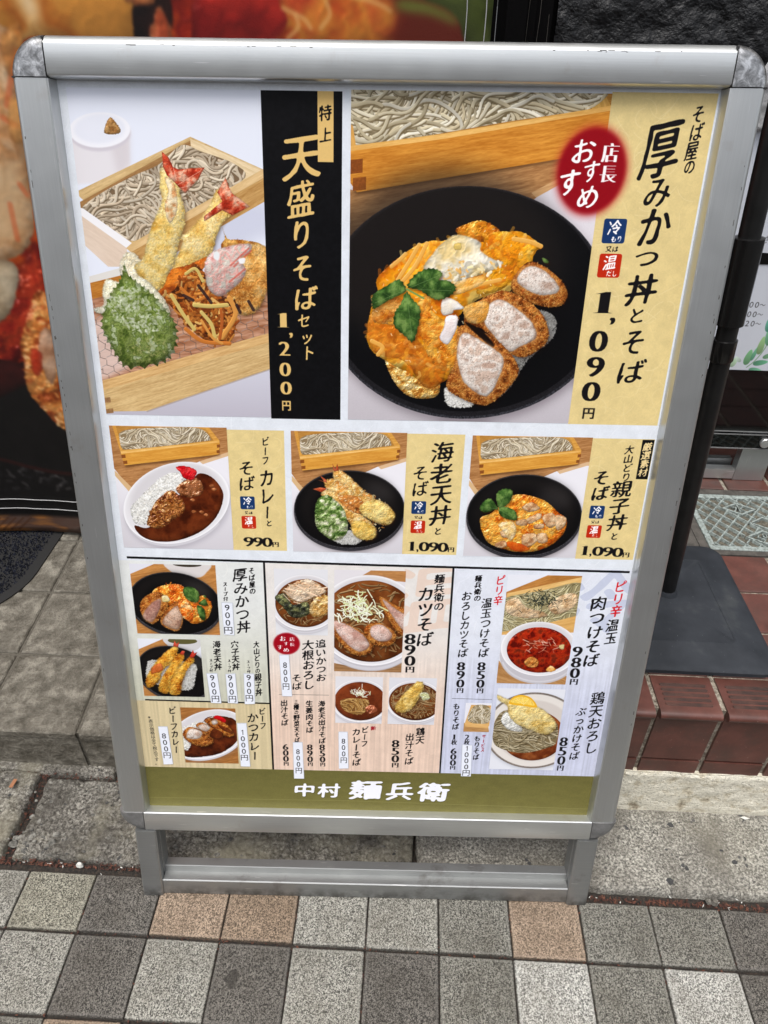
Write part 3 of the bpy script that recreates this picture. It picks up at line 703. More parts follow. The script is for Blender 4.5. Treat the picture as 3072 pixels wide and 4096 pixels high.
    rice([(1075.1,794.8), (1112.8,808.1), (1166.4,844.8), (1116.1,855.2), (1082.7,841.6)], 5, dim=.05)
    lump([(888.0,693.1), (928.3,683.5), (998.1,727.3), (1055.3,772.0), (1053.5,818.6), (1003.2,828.9), (956.3,815.7), (913.0,765.4)], [col(196, 120, 40), col(226, 176, 88), col(238, 206, 140)], R=9, k=4, sc=5, s=3, gloss=.5)
    lump([(860.1,486.6), (897.8,444.9), (935.4,415.9), (989.5,382.9), (1040.4,380.5), (1081.9,365.6), (1086.9,345.8), (1146.4,325.4), (1203.7,353.9), (1254.2,351.1), (1319.6,387.8), (1300.9,410.1), (1294.2,446.7), (1255.0,484.4), (1236.6,518.0), (1150.8,536.3), (1098.1,597.1), (1120.2,657.9), (1099.5,748.2), (1037.8,786.2), (962.8,750.7), (847.0,680.4), (844.7,575.5), (865.4,524.1)], EGG, R=22, k=8, sc=34, fine=.12, amp=5, s=5, gloss=.5)
    lump([(844.8,584.1), (893.0,566.1), (966.7,634.1), (1013.9,682.0), (1071.6,739.6), (1056.1,785.9), (1010.5,791.3), (952.3,719.0), (888.3,702.1), (846.9,676.0)], [col(150, 66, 14), col(200, 104, 22), col(226, 140, 44), col(176, 84, 18)], R=14, k=6, sc=22, fine=.15, s=8, gloss=.6, a=.8)
    lump([(857.5,558.2), (909.5,531.8), (963.0,552.1), (1008.8,585.6), (965.9,616.7), (889.9,609.3), (854.1,601.2)], [col(150, 76, 22), col(206, 140, 64), col(226, 170, 96)], R=10, k=4, sc=9, s=9, gloss=.3, a=.9)
    lump([(984.3,539.1), (1014.6,530.1), (1025.7,572.4), (1062.6,597.7), (1108.5,618.6), (1114.5,702.6), (1094.9,748.3), (1034.2,722.1), (1003.7,659.9), (983.3,607.7)], [col(206, 110, 24), col(236, 160, 56), col(244, 186, 90)], R=12, k=4, sc=8, s=19, crumb=.5, a=.9)
    lump([(1080.5,345.9), (1146.4,325.4), (1203.7,353.9), (1184.6,375.9), (1142.5,380.6), (1090.4,365.5)], [col(176, 90, 16), col(222, 140, 30), col(238, 166, 60)], R=9, k=5, sc=9, s=4, gloss=.4)
    lump([(1158.8,372.4), (1212.0,351.8), (1264.7,370.7), (1319.6,387.8), (1290.2,410.3), (1298.1,442.6), (1250.3,480.3), (1214.0,510.0), (1149.4,519.5), (1166.3,461.1)], [col(220, 128, 16), col(240, 162, 30), col(248, 190, 66)], R=12, k=5, sc=16, s=6, gloss=.4)
    bits([(860.1,486.6), (897.8,444.9), (935.4,415.9), (989.5,382.9), (1081.9,365.6), (1146.7,329.3), (1254.6,355.1), (1301.2,394.1), (1289.5,442.7), (1236.2,513.9), (1110.8,528.5), (1098.1,597.1), (1114.5,702.6), (1073.3,767.1), (971.9,750.5), (851.3,671.5), (853.1,558.2)], 300, 26, 10, STR, 3, dk=.74, hi=1.2, al=.42)
    bits([(844.8,584.1), (893.0,566.1), (966.7,634.1), (1013.9,682.0), (1071.6,739.6), (1010.5,791.3), (952.3,719.0), (846.9,676.0)], 60, 22, 10, [col(176, 84, 18), col(206, 116, 34), col(224, 150, 70)], 5, dk=.75, hi=1.3, al=.4)
    bits([(848.9,566.8), (907.1,465.2), (998.8,398.8), (1156.1,340.8), (1288.5,394.3), (1213.3,501.7), (1096.4,702.9), (915.6,706.1)], 70, 7, 2.2, [col(255, 236, 190)], 8, dk=.9, hi=1.1, al=.7)
    for a_, b_, c_ in (((920.9,485.6), (949.3,440.0), (977.1,391.1)), ((934.1,489.6), (971.0,443.7), (998.2,386.8)), ((902.3,448.9), (923.2,432.2), (939.7,415.8)), ((1239.3,371.1), (1286.7,378.3), (1317.7,389.0)), ((1096.8,516.1), (1156.1,494.3), (1211.3,480.9)), ((851.0,658.2), (882.9,675.4), (870.0,697.9))):
        stroke(osmooth([a_, b_, c_]), 12, col(236, 176, 84), dark=col(190, 104, 26), hi=col(250, 214, 140), al=.9)
    lump([(993.0,451.5), (1016.8,414.6), (1040.7,386.1), (1083.8,362.8), (1146.7,380.5), (1150.8,404.4), (1189.1,426.0), (1215.7,435.7), (1166.7,465.2), (1120.1,478.3), (1073.9,499.8), (1020.0,471.6)], [col(226, 200, 140), col(242, 230, 200), col(248, 242, 228), col(236, 208, 140)], R=16, k=6, sc=26, fine=.05, s=7, gloss=.15, soft=1)
    bits([(1112.1,429.3), (1189.6,432.1), (1207.9,444.0), (1150.4,477.8), (1082.3,495.5), (1054.1,462.9)], 40, 16, 7, [col(250, 226, 170), col(240, 180, 90), col(252, 244, 224)], 9, dk=.75, hi=1.08, al=.8)
    lump([(1074.9,387.6), (1093.9,385.3), (1095.1,401.3), (1078.0,401.5)], [col(226, 190, 90), col(236, 206, 120)], R=4, k=1, s=2, a=.8)
    lump([(1021.9,504.8), (1090.4,487.0), (1167.0,469.3), (1160.4,494.2), (1084.3,524.8)], [col(240, 170, 70), col(250, 214, 150)], R=6, k=3, sc=9, s=3, a=.7)
    crust([(1284.1,432.6), (1332.4,442.0), (1384.2,478.1), (1408.5,515.2), (1393.2,549.2), (1331.9,550.3), (1263.2,521.8), (1246.3,484.5)], 2)
    meat([(1285.2,442.8), (1333.6,452.2), (1379.3,490.7), (1380.0,513.6), (1324.1,520.8), (1259.3,484.3)], 3)
    crust([(1130.8,562.1), (1184.7,523.1), (1240.3,511.7), (1323.6,554.6), (1363.1,609.9), (1362.1,658.1), (1299.3,699.4), (1233.3,669.2), (1170.7,617.5), (1121.2,609.7)], 4)
    meat([(1184.7,548.5), (1220.6,533.0), (1266.8,557.7), (1314.7,593.4), (1335.6,641.0), (1291.6,668.2), (1252.8,684.5), (1208.2,638.8), (1175.7,597.9)], 5)
    lump([(1113.3,562.4), (1155.5,540.5), (1186.9,548.4), (1177.7,595.7), (1133.8,600.8)], [col(232, 158, 58), col(244, 196, 120)], R=7, k=3, sc=7, s=3, a=.9)
    crust([(1103.7,614.3), (1162.1,622.0), (1232.5,660.4), (1288.4,724.4), (1279.6,772.6), (1214.8,841.5), (1151.7,835.6), (1079.4,790.1), (1105.4,702.8)], 6)
    fill(smooth([(1120.4,598.8), (1171.0,621.9), (1210.1,660.8), (1201.8,667.6), (1153.9,630.9)]), col(24, 14, 10), soft=1)
    meat([(1115.9,629.4), (1168.7,648.2), (1242.8,698.1), (1237.2,759.5), (1203.7,820.5), (1138.8,786.7), (1115.1,743.4), (1102.2,689.4)], 7)
    lump([(1058.4,531.5), (1085.1,537.4), (1115.3,560.3), (1087.2,567.1), (1083.3,575.8), (1054.9,580.5), (1048.7,550.7)], [col(244, 232, 214), col(252, 248, 244)], R=5, k=1, s=2, gloss=.1)
    lump([(1066.2,584.6), (1097.0,582.0), (1099.5,605.7), (1091.9,636.4), (1073.6,665.4), (1050.0,645.9), (1061.5,615.0)], [col(240, 226, 222), col(252, 246, 246)], R=5, k=1, s=3, gloss=.1)
    leaf([(949.9,503.9), (968.1,472.5), (1001.8,454.7), (1032.1,455.8), (1048.0,469.1), (1038.1,483.7), (1064.2,485.4), (1088.0,502.9), (1075.5,524.9), (1041.4,539.0), (1014.6,530.1), (983.0,511.7)], 2)
    leaf([(945.8,509.4), (925.2,484.7), (891.0,501.9), (853.2,526.4), (849.9,554.0), (856.8,566.7), (896.7,542.6), (939.7,520.8)], 3)
    leaf([(946.2,518.6), (966.8,539.4), (989.1,564.5), (986.8,607.6), (973.1,658.3), (946.8,641.1), (915.9,613.2), (916.3,576.4), (932.2,552.7)], 4)
    vein((952.3,508.0), (1037.3,471.4)); vein((952.4,510.1), (1074.7,512.3)); vein((943.7,512.4), (857.3,549.6)); vein((947.6,520.7), (969.5,647.3))
    stroke([(948.0,510.2), (997.3,534.6)], 5, col(120, 150, 80))
    leaf([(1325.5,419.8), (1341.2,425.6), (1343.4,433.7), (1331.2,431.9)], 5)

    # ---------- recommended seal
    clip(0, 0, 1755, 2496)
    c0 = np.array((1432.2,199.5)); t = np.linspace(0, 6.2832, 60, endpoint=False)
    el = np.c_[c0[0] + np.cos(t)*97, c0[1] + np.sin(t)*112]
    fill(el, col(176, 40, 36), soft=10, a=.75); fill(scl(el, .93), col(142, 8, 22), soft=5, a=.95)
    WH = col(248, 244, 244)
    for ch, p, w, h in (('お', (1403.5,151.4), 66, 68), ('す', (1431.0,199.5), 48, 58), ('す', (1376.2,226.8), 62, 72), ('め', (1430.3,262.5), 62, 66), ('店', (1476.0,154.0), 46, 52), ('長', (1477.5,204.5), 46, 48)):
        glyph(ch, p[0], p[1], w, h, WH, 'brush' if ch in 'おすめ' else 'serif')
    # ---------- cream 2 lettering
    for ch, p, w, h in (('そ', (1691.2,60.4), 34, 46), ('ば', (1694.2,101.6), 36, 48), ('屋', (1690.7,145.5), 36, 50), ('の', (1692.2,184.5), 30, 42),
                        ('厚', (1608.7,146.6), 104, 150), ('み', (1618.6,248.1), 74, 88), ('か', (1624.5,336.0), 90, 112), ('つ', (1617.1,417.0), 74, 56), ('丼', (1617.8,502.6), 92, 90), ('と', (1616.4,573.6), 52, 50), ('そ', (1619.4,651.0), 74, 84), ('ば', (1625.5,737.6), 86, 78)):
        glyph(ch, p[0], p[1], w, h, INK)
    for ch, p, w, h in (('1', (1516.3,538.5), 92, 66), (',', (1548.3,590.1), 50, 52), ('0', (1516.8,648.3), 72, 68), ('9', (1518.2,723.3), 72, 66), ('0', (1516.4,798.2), 74, 66)):
        glyph(ch, p[0], p[1], w, h, INK, 'serif')
    glyph('円', *(1518.0,865.3), 40, 38, INK, 'bold')
    def tags(pb, pr, w, h, ym):
        for p, c, a_, b_ in ((pb, col(26, 54, 100), '冷', 'もり'), (pr, col(188, 42, 18), '温', 'だし')):
            x, y = p; r = w*.1
            pts = []
            for sx_, sy_, a0 in ((1, -1, -90), (1, 1, 0), (-1, 1, 90), (-1, -1, 180)):
                for k in range(5):
                    an = math.radians(a0 + k*22.5); pts.append((x + sx_*(w/2 - r) + math.cos(an)*r, y + sy_*(h/2 - r) + math.sin(an)*r))
            fill(pts, c)
            glyph(a_, x, y - h*.13, w*.62, h*.66, WH); glyph(b_[0], x + w*.02, y + h*.32, w*.26, h*.3, WH); glyph(b_[1], x + w*.27, y + h*.32, w*.24, h*.3, WH)
        glyph('又', ym[0] - w*.14, ym[1], w*.3, h*.28, INK); glyph('は', ym[0] + w*.16, ym[1], w*.3, h*.28, INK)
    tags((1516.3,346.9), (1516.9,438.0), 63, 64, (1516.3,394.1))

    # ================= middle row
    R = (41, 932, 407, 1352); clip(*R); X, Y = grid(R)
    g = np.clip((Y - 1100)/250, 0, 1)[..., None]
    put(R, col(232, 230, 236)*(1 - g) + col(206, 202, 208)*g, np.ones_like(X)); small_tray()
    src = CV[932:1352, 41:407].copy()
    CV[938:1354, 606:968] = src[:416, :362]; CV[942:1358, 1171:1537] = src[:416]
    CV[942:1358, 1537:1543] = src[:416, -1:]
    # curry
    B = fitE([(54.6,1202.1), (85.1,1139.3), (151.7,1084.6), (268.8,1045.9), (366.3,1072.8), (404.7,1136.6), (394.8,1198.9), (346.9,1267.4), (277.1,1317.4), (201.3,1336.3), (128.0,1324.8), (66.8,1273.3)])
    bowl(B, 'white')
    CUR = [col(62, 22, 8), col(92, 36, 14), col(118, 52, 22)]
    lump([(85.5,1270.9), (132.8,1276.0), (198.2,1203.0), (277.0,1123.9), (308.5,1085.2), (350.6,1095.7), (380.3,1137.1), (381.6,1175.7), (356.2,1235.2), (301.3,1288.5), (221.0,1322.7), (146.5,1326.4), (100.4,1305.0)], CUR, R=10, k=1.2, sc=14, fine=.1, amp=2, s=4, gloss=.5)
    rice([(81.5,1205.4), (118.4,1165.6), (185.6,1102.8), (237.4,1082.9), (264.5,1101.3), (239.8,1140.0), (186.5,1172.0), (150.1,1211.9), (134.4,1259.9), (93.5,1264.7), (80.9,1245.0)], 3)
    lump([(127.5,1256.0), (155.2,1196.1), (187.6,1160.3), (217.8,1144.3), (248.1,1170.7), (255.9,1209.7), (224.1,1242.0), (169.4,1279.2), (133.2,1271.9)], [col(96, 42, 14), col(150, 82, 30), col(184, 120, 60), col(110, 48, 22)], R=8, k=5, sc=7, s=5, gloss=.7)
    bits([(127.5,1256.0), (155.2,1196.1), (203.1,1148.4), (248.1,1170.7), (255.9,1209.7), (208.7,1250.3), (162.4,1275.3)], 90, 9, 4, [col(120, 60, 24), col(176, 110, 56), col(84, 36, 14), col(200, 140, 84)], 4, dk=.5, hi=1.4, al=.8)
    lump([(232.6,1140.1), (263.9,1108.9), (303.8,1100.5), (321.4,1130.6), (310.5,1157.8), (259.3,1166.6)], [col(96, 42, 18), col(150, 86, 44), col(176, 110, 70)], R=8, k=5, sc=7, s=6, gloss=.7)
    for p in ((284.5,1217.0), (283.9,1175.8), (309.9,1218.4), (348.6,1126.2), (323.8,1228.0), (355.1,1137.6)): lump([(p[0] - 9, p[1]), (p[0], p[1] - 6), (p[0] + 9, p[1]), (p[0], p[1] + 6)], [col(150, 80, 40), col(186, 116, 70)], R=3, k=2, sc=4, s=int(p[0]))
    lump([(238.9,1064.8), (267.7,1059.7), (302.2,1074.1), (299.0,1093.0), (285.4,1108.4), (260.9,1101.3), (251.7,1082.6)], [col(170, 6, 16), col(214, 20, 30), col(236, 60, 60)], R=5, k=3, sc=7, amp=3, s=7, gloss=.5)
    # prawn tempura bowl
    clip(604, 938, 968, 1354)
    B = fitE([(608.6,1199.3), (633.1,1140.5), (690.8,1086.0), (783.0,1065.3), (868.3,1078.6), (940.8,1122.7), (967.7,1168.4), (966.7,1231.2), (925.0,1292.2), (852.3,1330.5), (763.5,1340.6), (674.8,1305.7), (624.0,1250.4)])
    bowl(B, 'black')
    rice([(733.8,1288.3), (807.1,1274.6), (833.3,1302.3), (815.2,1323.1), (756.0,1320.3)], 4, dim=.15)
    TP2 = [col(200, 140, 60), col(228, 184, 108), col(244, 218, 156), col(226, 150, 70)]
    tempura([(737.0,1070.0), (761.8,1065.8), (797.5,1091.4), (841.1,1136.3), (870.1,1151.1), (863.6,1182.3), (812.9,1167.7), (755.0,1122.7)], 3, TP2, 5)
    tempura([(712.1,1100.7), (747.7,1096.2), (798.1,1137.1), (848.6,1155.4), (906.7,1173.6), (938.7,1212.1), (923.6,1248.1), (872.3,1241.2), (827.8,1198.6), (769.6,1168.6), (719.2,1131.1)], 5, TP2, 5)
    tempura([(701.3,1139.1), (740.7,1134.5), (784.1,1176.1), (828.1,1214.4), (872.6,1253.1), (880.8,1289.1), (851.8,1308.0), (814.6,1286.5), (792.1,1246.9), (755.4,1200.2), (708.4,1162.1)], 7, TP2, 5)
    lump([(755.1,1153.4), (812.6,1152.3), (842.0,1182.7), (835.3,1214.2), (784.4,1199.6)], [col(176, 84, 26), col(214, 124, 50)], R=7, k=4, sc=5, s=9, a=.7)
    bits([(737.0,1077.5), (797.6,1099.0), (906.7,1173.6), (937.2,1220.0), (873.4,1285.3), (814.6,1286.5), (712.0,1154.3)], 260, 7, 3, [col(246, 220, 160), col(226, 170, 90), col(250, 232, 190), col(206, 130, 56)], 8, dk=.6, hi=1.15, al=.7)
    tempura([(827.5,1183.0), (877.6,1162.5), (918.0,1188.9), (938.8,1216.0), (920.0,1250.1), (868.6,1237.3), (831.7,1214.3)], 11, [col(226, 178, 84), col(246, 220, 144)], 5)
    tempura([(799.4,1246.7), (835.8,1238.0), (872.8,1261.1), (879.1,1293.2), (855.5,1307.9), (811.1,1294.7)], 12, [col(216, 168, 70), col(242, 208, 120)], 5)
    lump([(679.3,1201.8), (690.4,1162.5), (719.2,1150.3), (748.0,1169.1), (777.2,1207.6), (785.1,1279.1), (748.6,1312.3), (704.3,1288.9), (682.5,1257.2)], [col(64, 94, 36), col(110, 138, 66), col(170, 186, 130), col(222, 222, 190)], R=10, k=4, sc=5, amp=4, s=3, crumb=.5)
    for q in ([(735.2,1042.0), (745.8,1062.3), (751.0,1041.7), (756.5,1065.9), (740.5,1069.9)], [(696.2,1084.0), (715.7,1096.8), (719.2,1108.2), (685.4,1097.5), (708.5,1102.7)], [(672.6,1130.1), (697.7,1123.9), (719.2,1127.2), (701.3,1141.1)]):
        lump(q, [col(190, 70, 36), col(222, 120, 80)], R=3, k=1, sc=4, amp=1, s=3, sm=False)
    # chicken and egg bowl
    clip(1170, 942, 1543, 1360)
    B = fitE([(1172.1,1212.5), (1188.1,1145.5), (1244.5,1091.4), (1336.8,1069.4), (1432.2,1079.5), (1502.0,1122.7), (1540.3,1179.6), (1542.6,1238.4), (1506.4,1303.6), (1444.6,1344.3), (1358.9,1355.0), (1262.2,1335.1), (1198.7,1280.0)])
    bowl(B, 'black')
    lump([(1217.2,1219.9), (1250.5,1202.4), (1288.9,1160.0), (1321.0,1136.6), (1366.8,1137.8), (1422.5,1157.2), (1465.3,1193.7), (1497.9,1222.4), (1490.9,1273.7), (1449.3,1317.9), (1388.8,1338.9), (1325.4,1335.9), (1252.1,1309.1), (1224.6,1262.3)], [col(196, 84, 16), col(230, 140, 40), col(246, 188, 84), col(236, 156, 60)], R=14, k=5, sc=10, s=3, gloss=.5)
    bits([(1227.1,1245.1), (1272.8,1193.6), (1325.4,1142.7), (1423.0,1161.3), (1492.1,1222.6), (1483.1,1273.9), (1388.1,1332.3), (1263.4,1304.5)], 170, 13, 5, STR, 4, dk=.55, hi=1.3, al=.65)
    for q, s_ in (([(1348.3,1179.5), (1377.2,1162.3), (1406.3,1182.4), (1373.1,1195.6)], 3), ([(1368.2,1221.0), (1404.4,1199.2), (1414.0,1215.8), (1377.7,1237.7)], 4), ([(1417.3,1211.5), (1450.5,1198.2), (1466.7,1235.8), (1441.1,1249.1)], 5), ([(1359.0,1280.8), (1397.0,1271.4), (1415.0,1292.6), (1371.9,1328.3)], 6), ([(1405.3,1275.5), (1435.9,1270.6), (1443.4,1300.6), (1416.5,1305.5)], 7), ([(1287.2,1265.2), (1314.0,1260.4), (1312.6,1286.2), (1293.1,1286.6)], 8), ([(1272.0,1313.0), (1302.2,1299.3), (1312.1,1320.9), (1285.0,1325.8)], 9), ([(1334.3,1230.1), (1364.3,1221.0), (1370.5,1242.1), (1339.5,1242.8)], 10), ([(1393.7,1241.6), (1424.1,1236.7), (1422.3,1253.8), (1399.0,1254.3)], 11), ([(1459.2,1206.4), (1494.8,1214.1), (1491.5,1248.0), (1469.3,1257.0)], 12)):
        lump(q, [col(176, 122, 80), col(214, 170, 124), col(232, 200, 160)], R=5, k=2, sc=6, s=s_, gloss=.3)
    lump([(1277.1,1239.8), (1322.7,1230.4), (1338.2,1268.4), (1321.7,1298.9), (1290.7,1260.9)], [col(246, 206, 130), col(250, 236, 200)], R=5, k=3, sc=5, s=3, a=.75)
    lump([(1310.4,1303.5), (1362.2,1311.1), (1388.1,1332.3), (1333.2,1335.7)], [col(196, 60, 10), col(224, 96, 20)], R=4, k=1, s=3, a=.8, gloss=.5)
    leaf([(1271.7,1181.1), (1261.8,1135.8), (1284.8,1116.9), (1312.1,1124.5), (1308.0,1159.6), (1287.0,1180.7)], 2); leaf([(1272.2,1187.3), (1246.1,1152.6), (1223.9,1161.3), (1212.5,1186.5), (1231.1,1200.7), (1260.9,1189.6)], 3)
    leaf([(1274.4,1189.3), (1290.6,1178.6), (1326.6,1192.4), (1335.6,1223.8), (1306.4,1222.3), (1282.1,1210.1)], 4); vein((1274.0,1185.2), (1293.3,1127.0), 1); vein((1272.2,1187.3), (1221.6,1180.0), 1); vein((1276.3,1189.3), (1325.3,1217.6), 1)
    clip(0, 0, 1755, 2496)
    # lettering of the three
    V('ビーフ', (526.6,959.1), (523.3,1052.8), 24); V('カレー', (526.4,1065.8), (524.1,1239.6), 50, [1, 1, .8]); glyph('と', *(529.1,1253.5), 24, 26, INK)
    V('そば', (462.0,1039.1), (460.8,1143.1), 52); tags((460.9,1182.7), (462.2,1251.7), 47, 45, (462.2,1218.0))
    Hh('990円', (443.5,1322.0), (559.1,1322.8), 38, [1, 1, 1, .75], style='serif')
    V('海老天丼', (1079.2,963.7), (1087.8,1250.5), 72); glyph('と', *(1082.5,1270.7), 28, 30, INK)
    V('そば', (1013.7,1043.9), (1017.2,1150.0), 52); tags((1015.4,1187.7), (1015.9,1256.1), 47, 45, (1015.4,1223.1))
    Hh('1,090円', (987.1,1326.7), (1140.6,1329.1), 38, [.8, .4, 1, 1, 1, .72], style='serif')
    V('大山どり', (1660.3,964.6), (1666.8,1084.8), 30); V('親子丼', (1657.1,1083.0), (1663.6,1257.1), 66); glyph('と', *(1660.8,1276.5), 28, 30, INK)
    V('そば', (1586.0,1048.4), (1594.0,1153.6), 56); tags((1591.2,1191.9), (1591.5,1260.8), 47, 45, (1590.1,1227.2))
    Hh('1,090円', (1558.9,1329.5), (1721.2,1336.0), 38, [.8, .4, 1, 1, 1, .72], style='serif')
    fill(rect(1697, 946, 1734, 1076), col(18, 18, 20)); V('厳選素材', (1716, 954), (1716, 1068), 30, c=col(230, 206, 150))

    # ================= small pictures
    def base(R, c1=(226, 226, 232), c2=None):
        clip(*R); b = CLIP; X, Y = grid(b); put(b, np.broadcast_to(col(*c1), X.shape + (3,)), np.ones_like(X))
    base((51, 1412, 342, 1687)); wood([(51, 1412), (342, 1412), (342, 1687), (51, 1687)], col(206, 146, 82), col(166, 108, 54), ang=-.2, sc=.8, s=3)
    fill([(45.7,1410.0), (140.4,1409.6), (47.1,1452.9)], col(222, 222, 230))
    fill(smooth([(174.5,1403.7), (320.7,1405.6), (309.1,1441.8), (283.3,1459.7), (231.1,1459.1), (192.7,1441.0)]), col(214, 208, 206), soft=1); fill(fitE([(198.5,1408.3), (219.1,1418.1), (249.4,1420.8), (280.2,1418.4), (295.9,1411.3), (250.9,1402.0)]), col(60, 52, 40))
    B = fitE([(46.3,1517.5), (78.7,1474.7), (140.1,1445.6), (205.0,1440.7), (276.9,1463.3), (324.0,1497.1), (345.8,1546.1), (341.4,1618.3), (313.5,1659.3), (254.7,1682.9), (184.4,1684.6), (103.5,1664.3), (53.6,1625.1)])
    bowl(B, 'black')
    lump([(116.9,1526.5), (137.9,1501.4), (166.8,1490.2), (213.4,1487.4), (236.6,1506.1), (258.8,1541.0), (290.8,1529.6), (317.2,1553.9), (318.5,1582.6), (296.7,1626.6), (245.0,1642.5), (216.8,1599.4), (168.9,1571.7), (138.8,1558.0)], [col(200, 84, 20), col(232, 132, 34), col(244, 180, 76)], R=12, k=6, sc=9, s=5, gloss=.5)
    bits([(150.6,1497.6), (213.2,1489.1), (258.8,1541.0), (314.1,1554.0), (297.2,1619.3), (233.4,1628.1), (194.6,1563.9)], 90, 12, 5, [col(236, 140, 50), col(214, 90, 24), col(248, 196, 110), col(190, 70, 20)], 4, dk=.5, hi=1.3, al=.75)
    crust([(70.0,1588.4), (80.0,1552.2), (117.2,1523.0), (154.3,1525.7), (168.9,1571.7), (146.8,1608.3), (114.8,1645.6), (84.5,1631.6)], 3); meat([(77.3,1609.9), (109.9,1565.9), (146.4,1543.6), (139.3,1586.8), (109.2,1638.4), (84.5,1631.6)], 4, [col(170, 120, 106), col(206, 160, 140), col(220, 180, 160)])
    crust([(139.1,1623.0), (175.2,1571.5), (207.7,1556.4), (218.8,1613.9), (195.0,1673.2), (145.6,1655.9)], 5); meat([(144.8,1630.2), (180.2,1585.8), (206.5,1570.8), (215.3,1617.6), (195.3,1669.5), (149.1,1652.1)], 6, [col(170, 126, 104), col(206, 166, 140), col(220, 190, 168)])
    lump([(204.0,1563.7), (239.6,1548.6), (254.6,1598.5), (245.5,1635.2), (215.6,1614.0)], [col(226, 92, 20), col(246, 140, 50), col(250, 196, 130)], R=8, k=4, sc=6, s=7, gloss=.5)
    lump([(150.2,1536.4), (169.2,1532.4), (176.7,1553.6), (154.5,1557.7)], [col(246, 216, 130), col(250, 236, 190)], R=4, k=2, s=3)
    leaf([(227.6,1502.8), (255.9,1496.9), (279.1,1519.2), (273.4,1554.9), (245.5,1552.0), (228.5,1531.0)], 3); leaf([(274.5,1562.0), (302.8,1536.4), (293.9,1529.5), (306.9,1568.4)], 4); leaf([(269.3,1569.3), (293.4,1583.1), (293.5,1626.7), (275.3,1616.2)], 5); vein((270.3,1555.0), (233.5,1506.2), 1)
    # three prawns
    base((48, 1708, 270, 1955), (226, 228, 236)); wood([(43.0,1755.8), (137.7,1708.1), (160.0,1745.3), (55.3,1955.3), (6.9,1972.8)], col(204, 146, 84), col(166, 110, 58), ang=-.3, s=4); wood([(48.6,1891.5), (127.2,1969.7), (39.5,1980.1)], col(204, 146, 84), col(166, 110, 58), s=5)
    fill(smooth([(141.2,1704.3), (275.5,1704.8), (270.1,1735.0), (243.0,1754.7), (178.7,1752.4)]), col(206, 204, 206)); fill(fitE([(156.6,1711.4), (193.7,1727.5), (232.3,1726.5), (258.9,1712.7), (211.9,1700.7)]), col(92, 88, 52))
    B = fitE([(45.1,1782.4), (78.6,1754.9), (144.2,1741.9), (223.6,1755.1), (279.4,1788.2), (300.3,1865.4), (272.2,1941.7), (206.6,1975.7), (134.6,1961.4), (65.2,1922.9), (44.0,1871.8)])
    bowl(B, 'black')
    rice([(72.1,1820.3), (100.4,1796.4), (239.0,1808.4), (241.2,1866.9), (210.4,1927.2), (75.0,1890.8)], 3, dim=.15)
    for q, s_ in (([(175.2,1737.4), (188.4,1752.2), (168.0,1802.5), (125.5,1842.3), (108.0,1890.0), (65.6,1918.9), (60.9,1883.3), (79.6,1843.5), (117.4,1788.3)], 3), ([(196.9,1767.2), (208.6,1782.2), (185.3,1829.1), (154.1,1888.8), (136.4,1941.1), (104.2,1929.9), (115.3,1881.9), (146.1,1830.1), (169.4,1787.0)], 5), ([(228.0,1781.7), (243.1,1796.7), (217.7,1832.2), (193.7,1887.8), (179.2,1944.1), (143.0,1941.0), (151.2,1884.9), (185.3,1829.1)], 7)):
        tempura(q, s_, [col(176, 92, 20), col(220, 156, 50), col(238, 190, 90)], 5)
    lump([(94.6,1823.6), (121.8,1811.3), (125.5,1842.3), (85.0,1855.1)], [col(180, 70, 24), col(220, 110, 60)], R=5, k=2, s=4, a=.8)
    for q in ([(172.0,1737.4), (178.9,1712.8), (185.6,1727.7), (196.1,1718.0), (189.4,1740.8)], [(193.6,1767.3), (202.6,1755.6), (213.2,1757.3), (206.0,1774.6)], [(226.4,1781.8), (241.7,1750.9), (245.4,1766.0), (257.1,1760.0), (240.7,1785.3)]):
        lump(q, [col(196, 40, 30), col(222, 96, 70)], R=3, k=1, s=3, amp=0, sm=False)
    # cutlet curry
    base((175, 2004, 379, 2263)); wood(rect(170, 2000, 384, 2270), col(180, 122, 66), col(136, 86, 42), ang=-.25, s=3)
    B = fitE([(170.0,2070.7), (198.4,2041.8), (264.9,2020.1), (330.0,2014.4), (374.7,2027.1), (424.5,2072.0), (381.0,2159.2), (318.0,2219.5), (249.7,2242.5), (175.8,2246.7), (136.9,2190.8), (138.9,2128.6)])
    bowl(B, 'white')
    lump([(262.4,2056.1), (295.9,2041.2), (344.6,2041.9), (379.4,2061.1), (390.1,2109.5), (374.4,2159.3), (318.5,2211.0), (250.5,2231.9), (183.3,2235.9), (158.9,2207.0), (188.8,2164.4), (246.0,2105.2)], CUR, R=8, k=1, sc=12, s=3, gloss=.4, fine=.1)
    rice([(173.6,2107.2), (208.3,2081.8), (235.1,2073.0), (192.9,2197.7), (173.9,2185.6)], 3); rice([(228.3,2077.2), (261.9,2064.2), (282.5,2047.6), (295.6,2047.2), (260.2,2088.5)], 4)
    crust([(175.2,2127.6), (200.8,2094.2), (246.0,2105.2), (286.8,2132.8), (281.2,2170.2), (240.5,2183.8), (195.5,2164.2)], 3); meat([(188.1,2131.4), (207.0,2100.1), (248.7,2113.3), (236.5,2146.5), (196.8,2147.6)], 4)
    crust([(227.7,2085.4), (248.4,2070.6), (286.2,2091.9), (330.2,2123.4), (309.2,2144.6), (276.9,2133.1), (246.0,2105.2)], 5); meat([(233.7,2093.3), (257.8,2076.4), (281.3,2092.0), (265.1,2112.9)], 6)
    crust([(261.9,2064.2), (292.3,2047.3), (333.5,2066.3), (366.9,2114.2), (366.0,2130.7), (336.3,2131.5), (292.7,2091.7)], 7); meat([(288.0,2063.5), (304.8,2055.0), (310.4,2071.0), (293.4,2081.6)], 8)
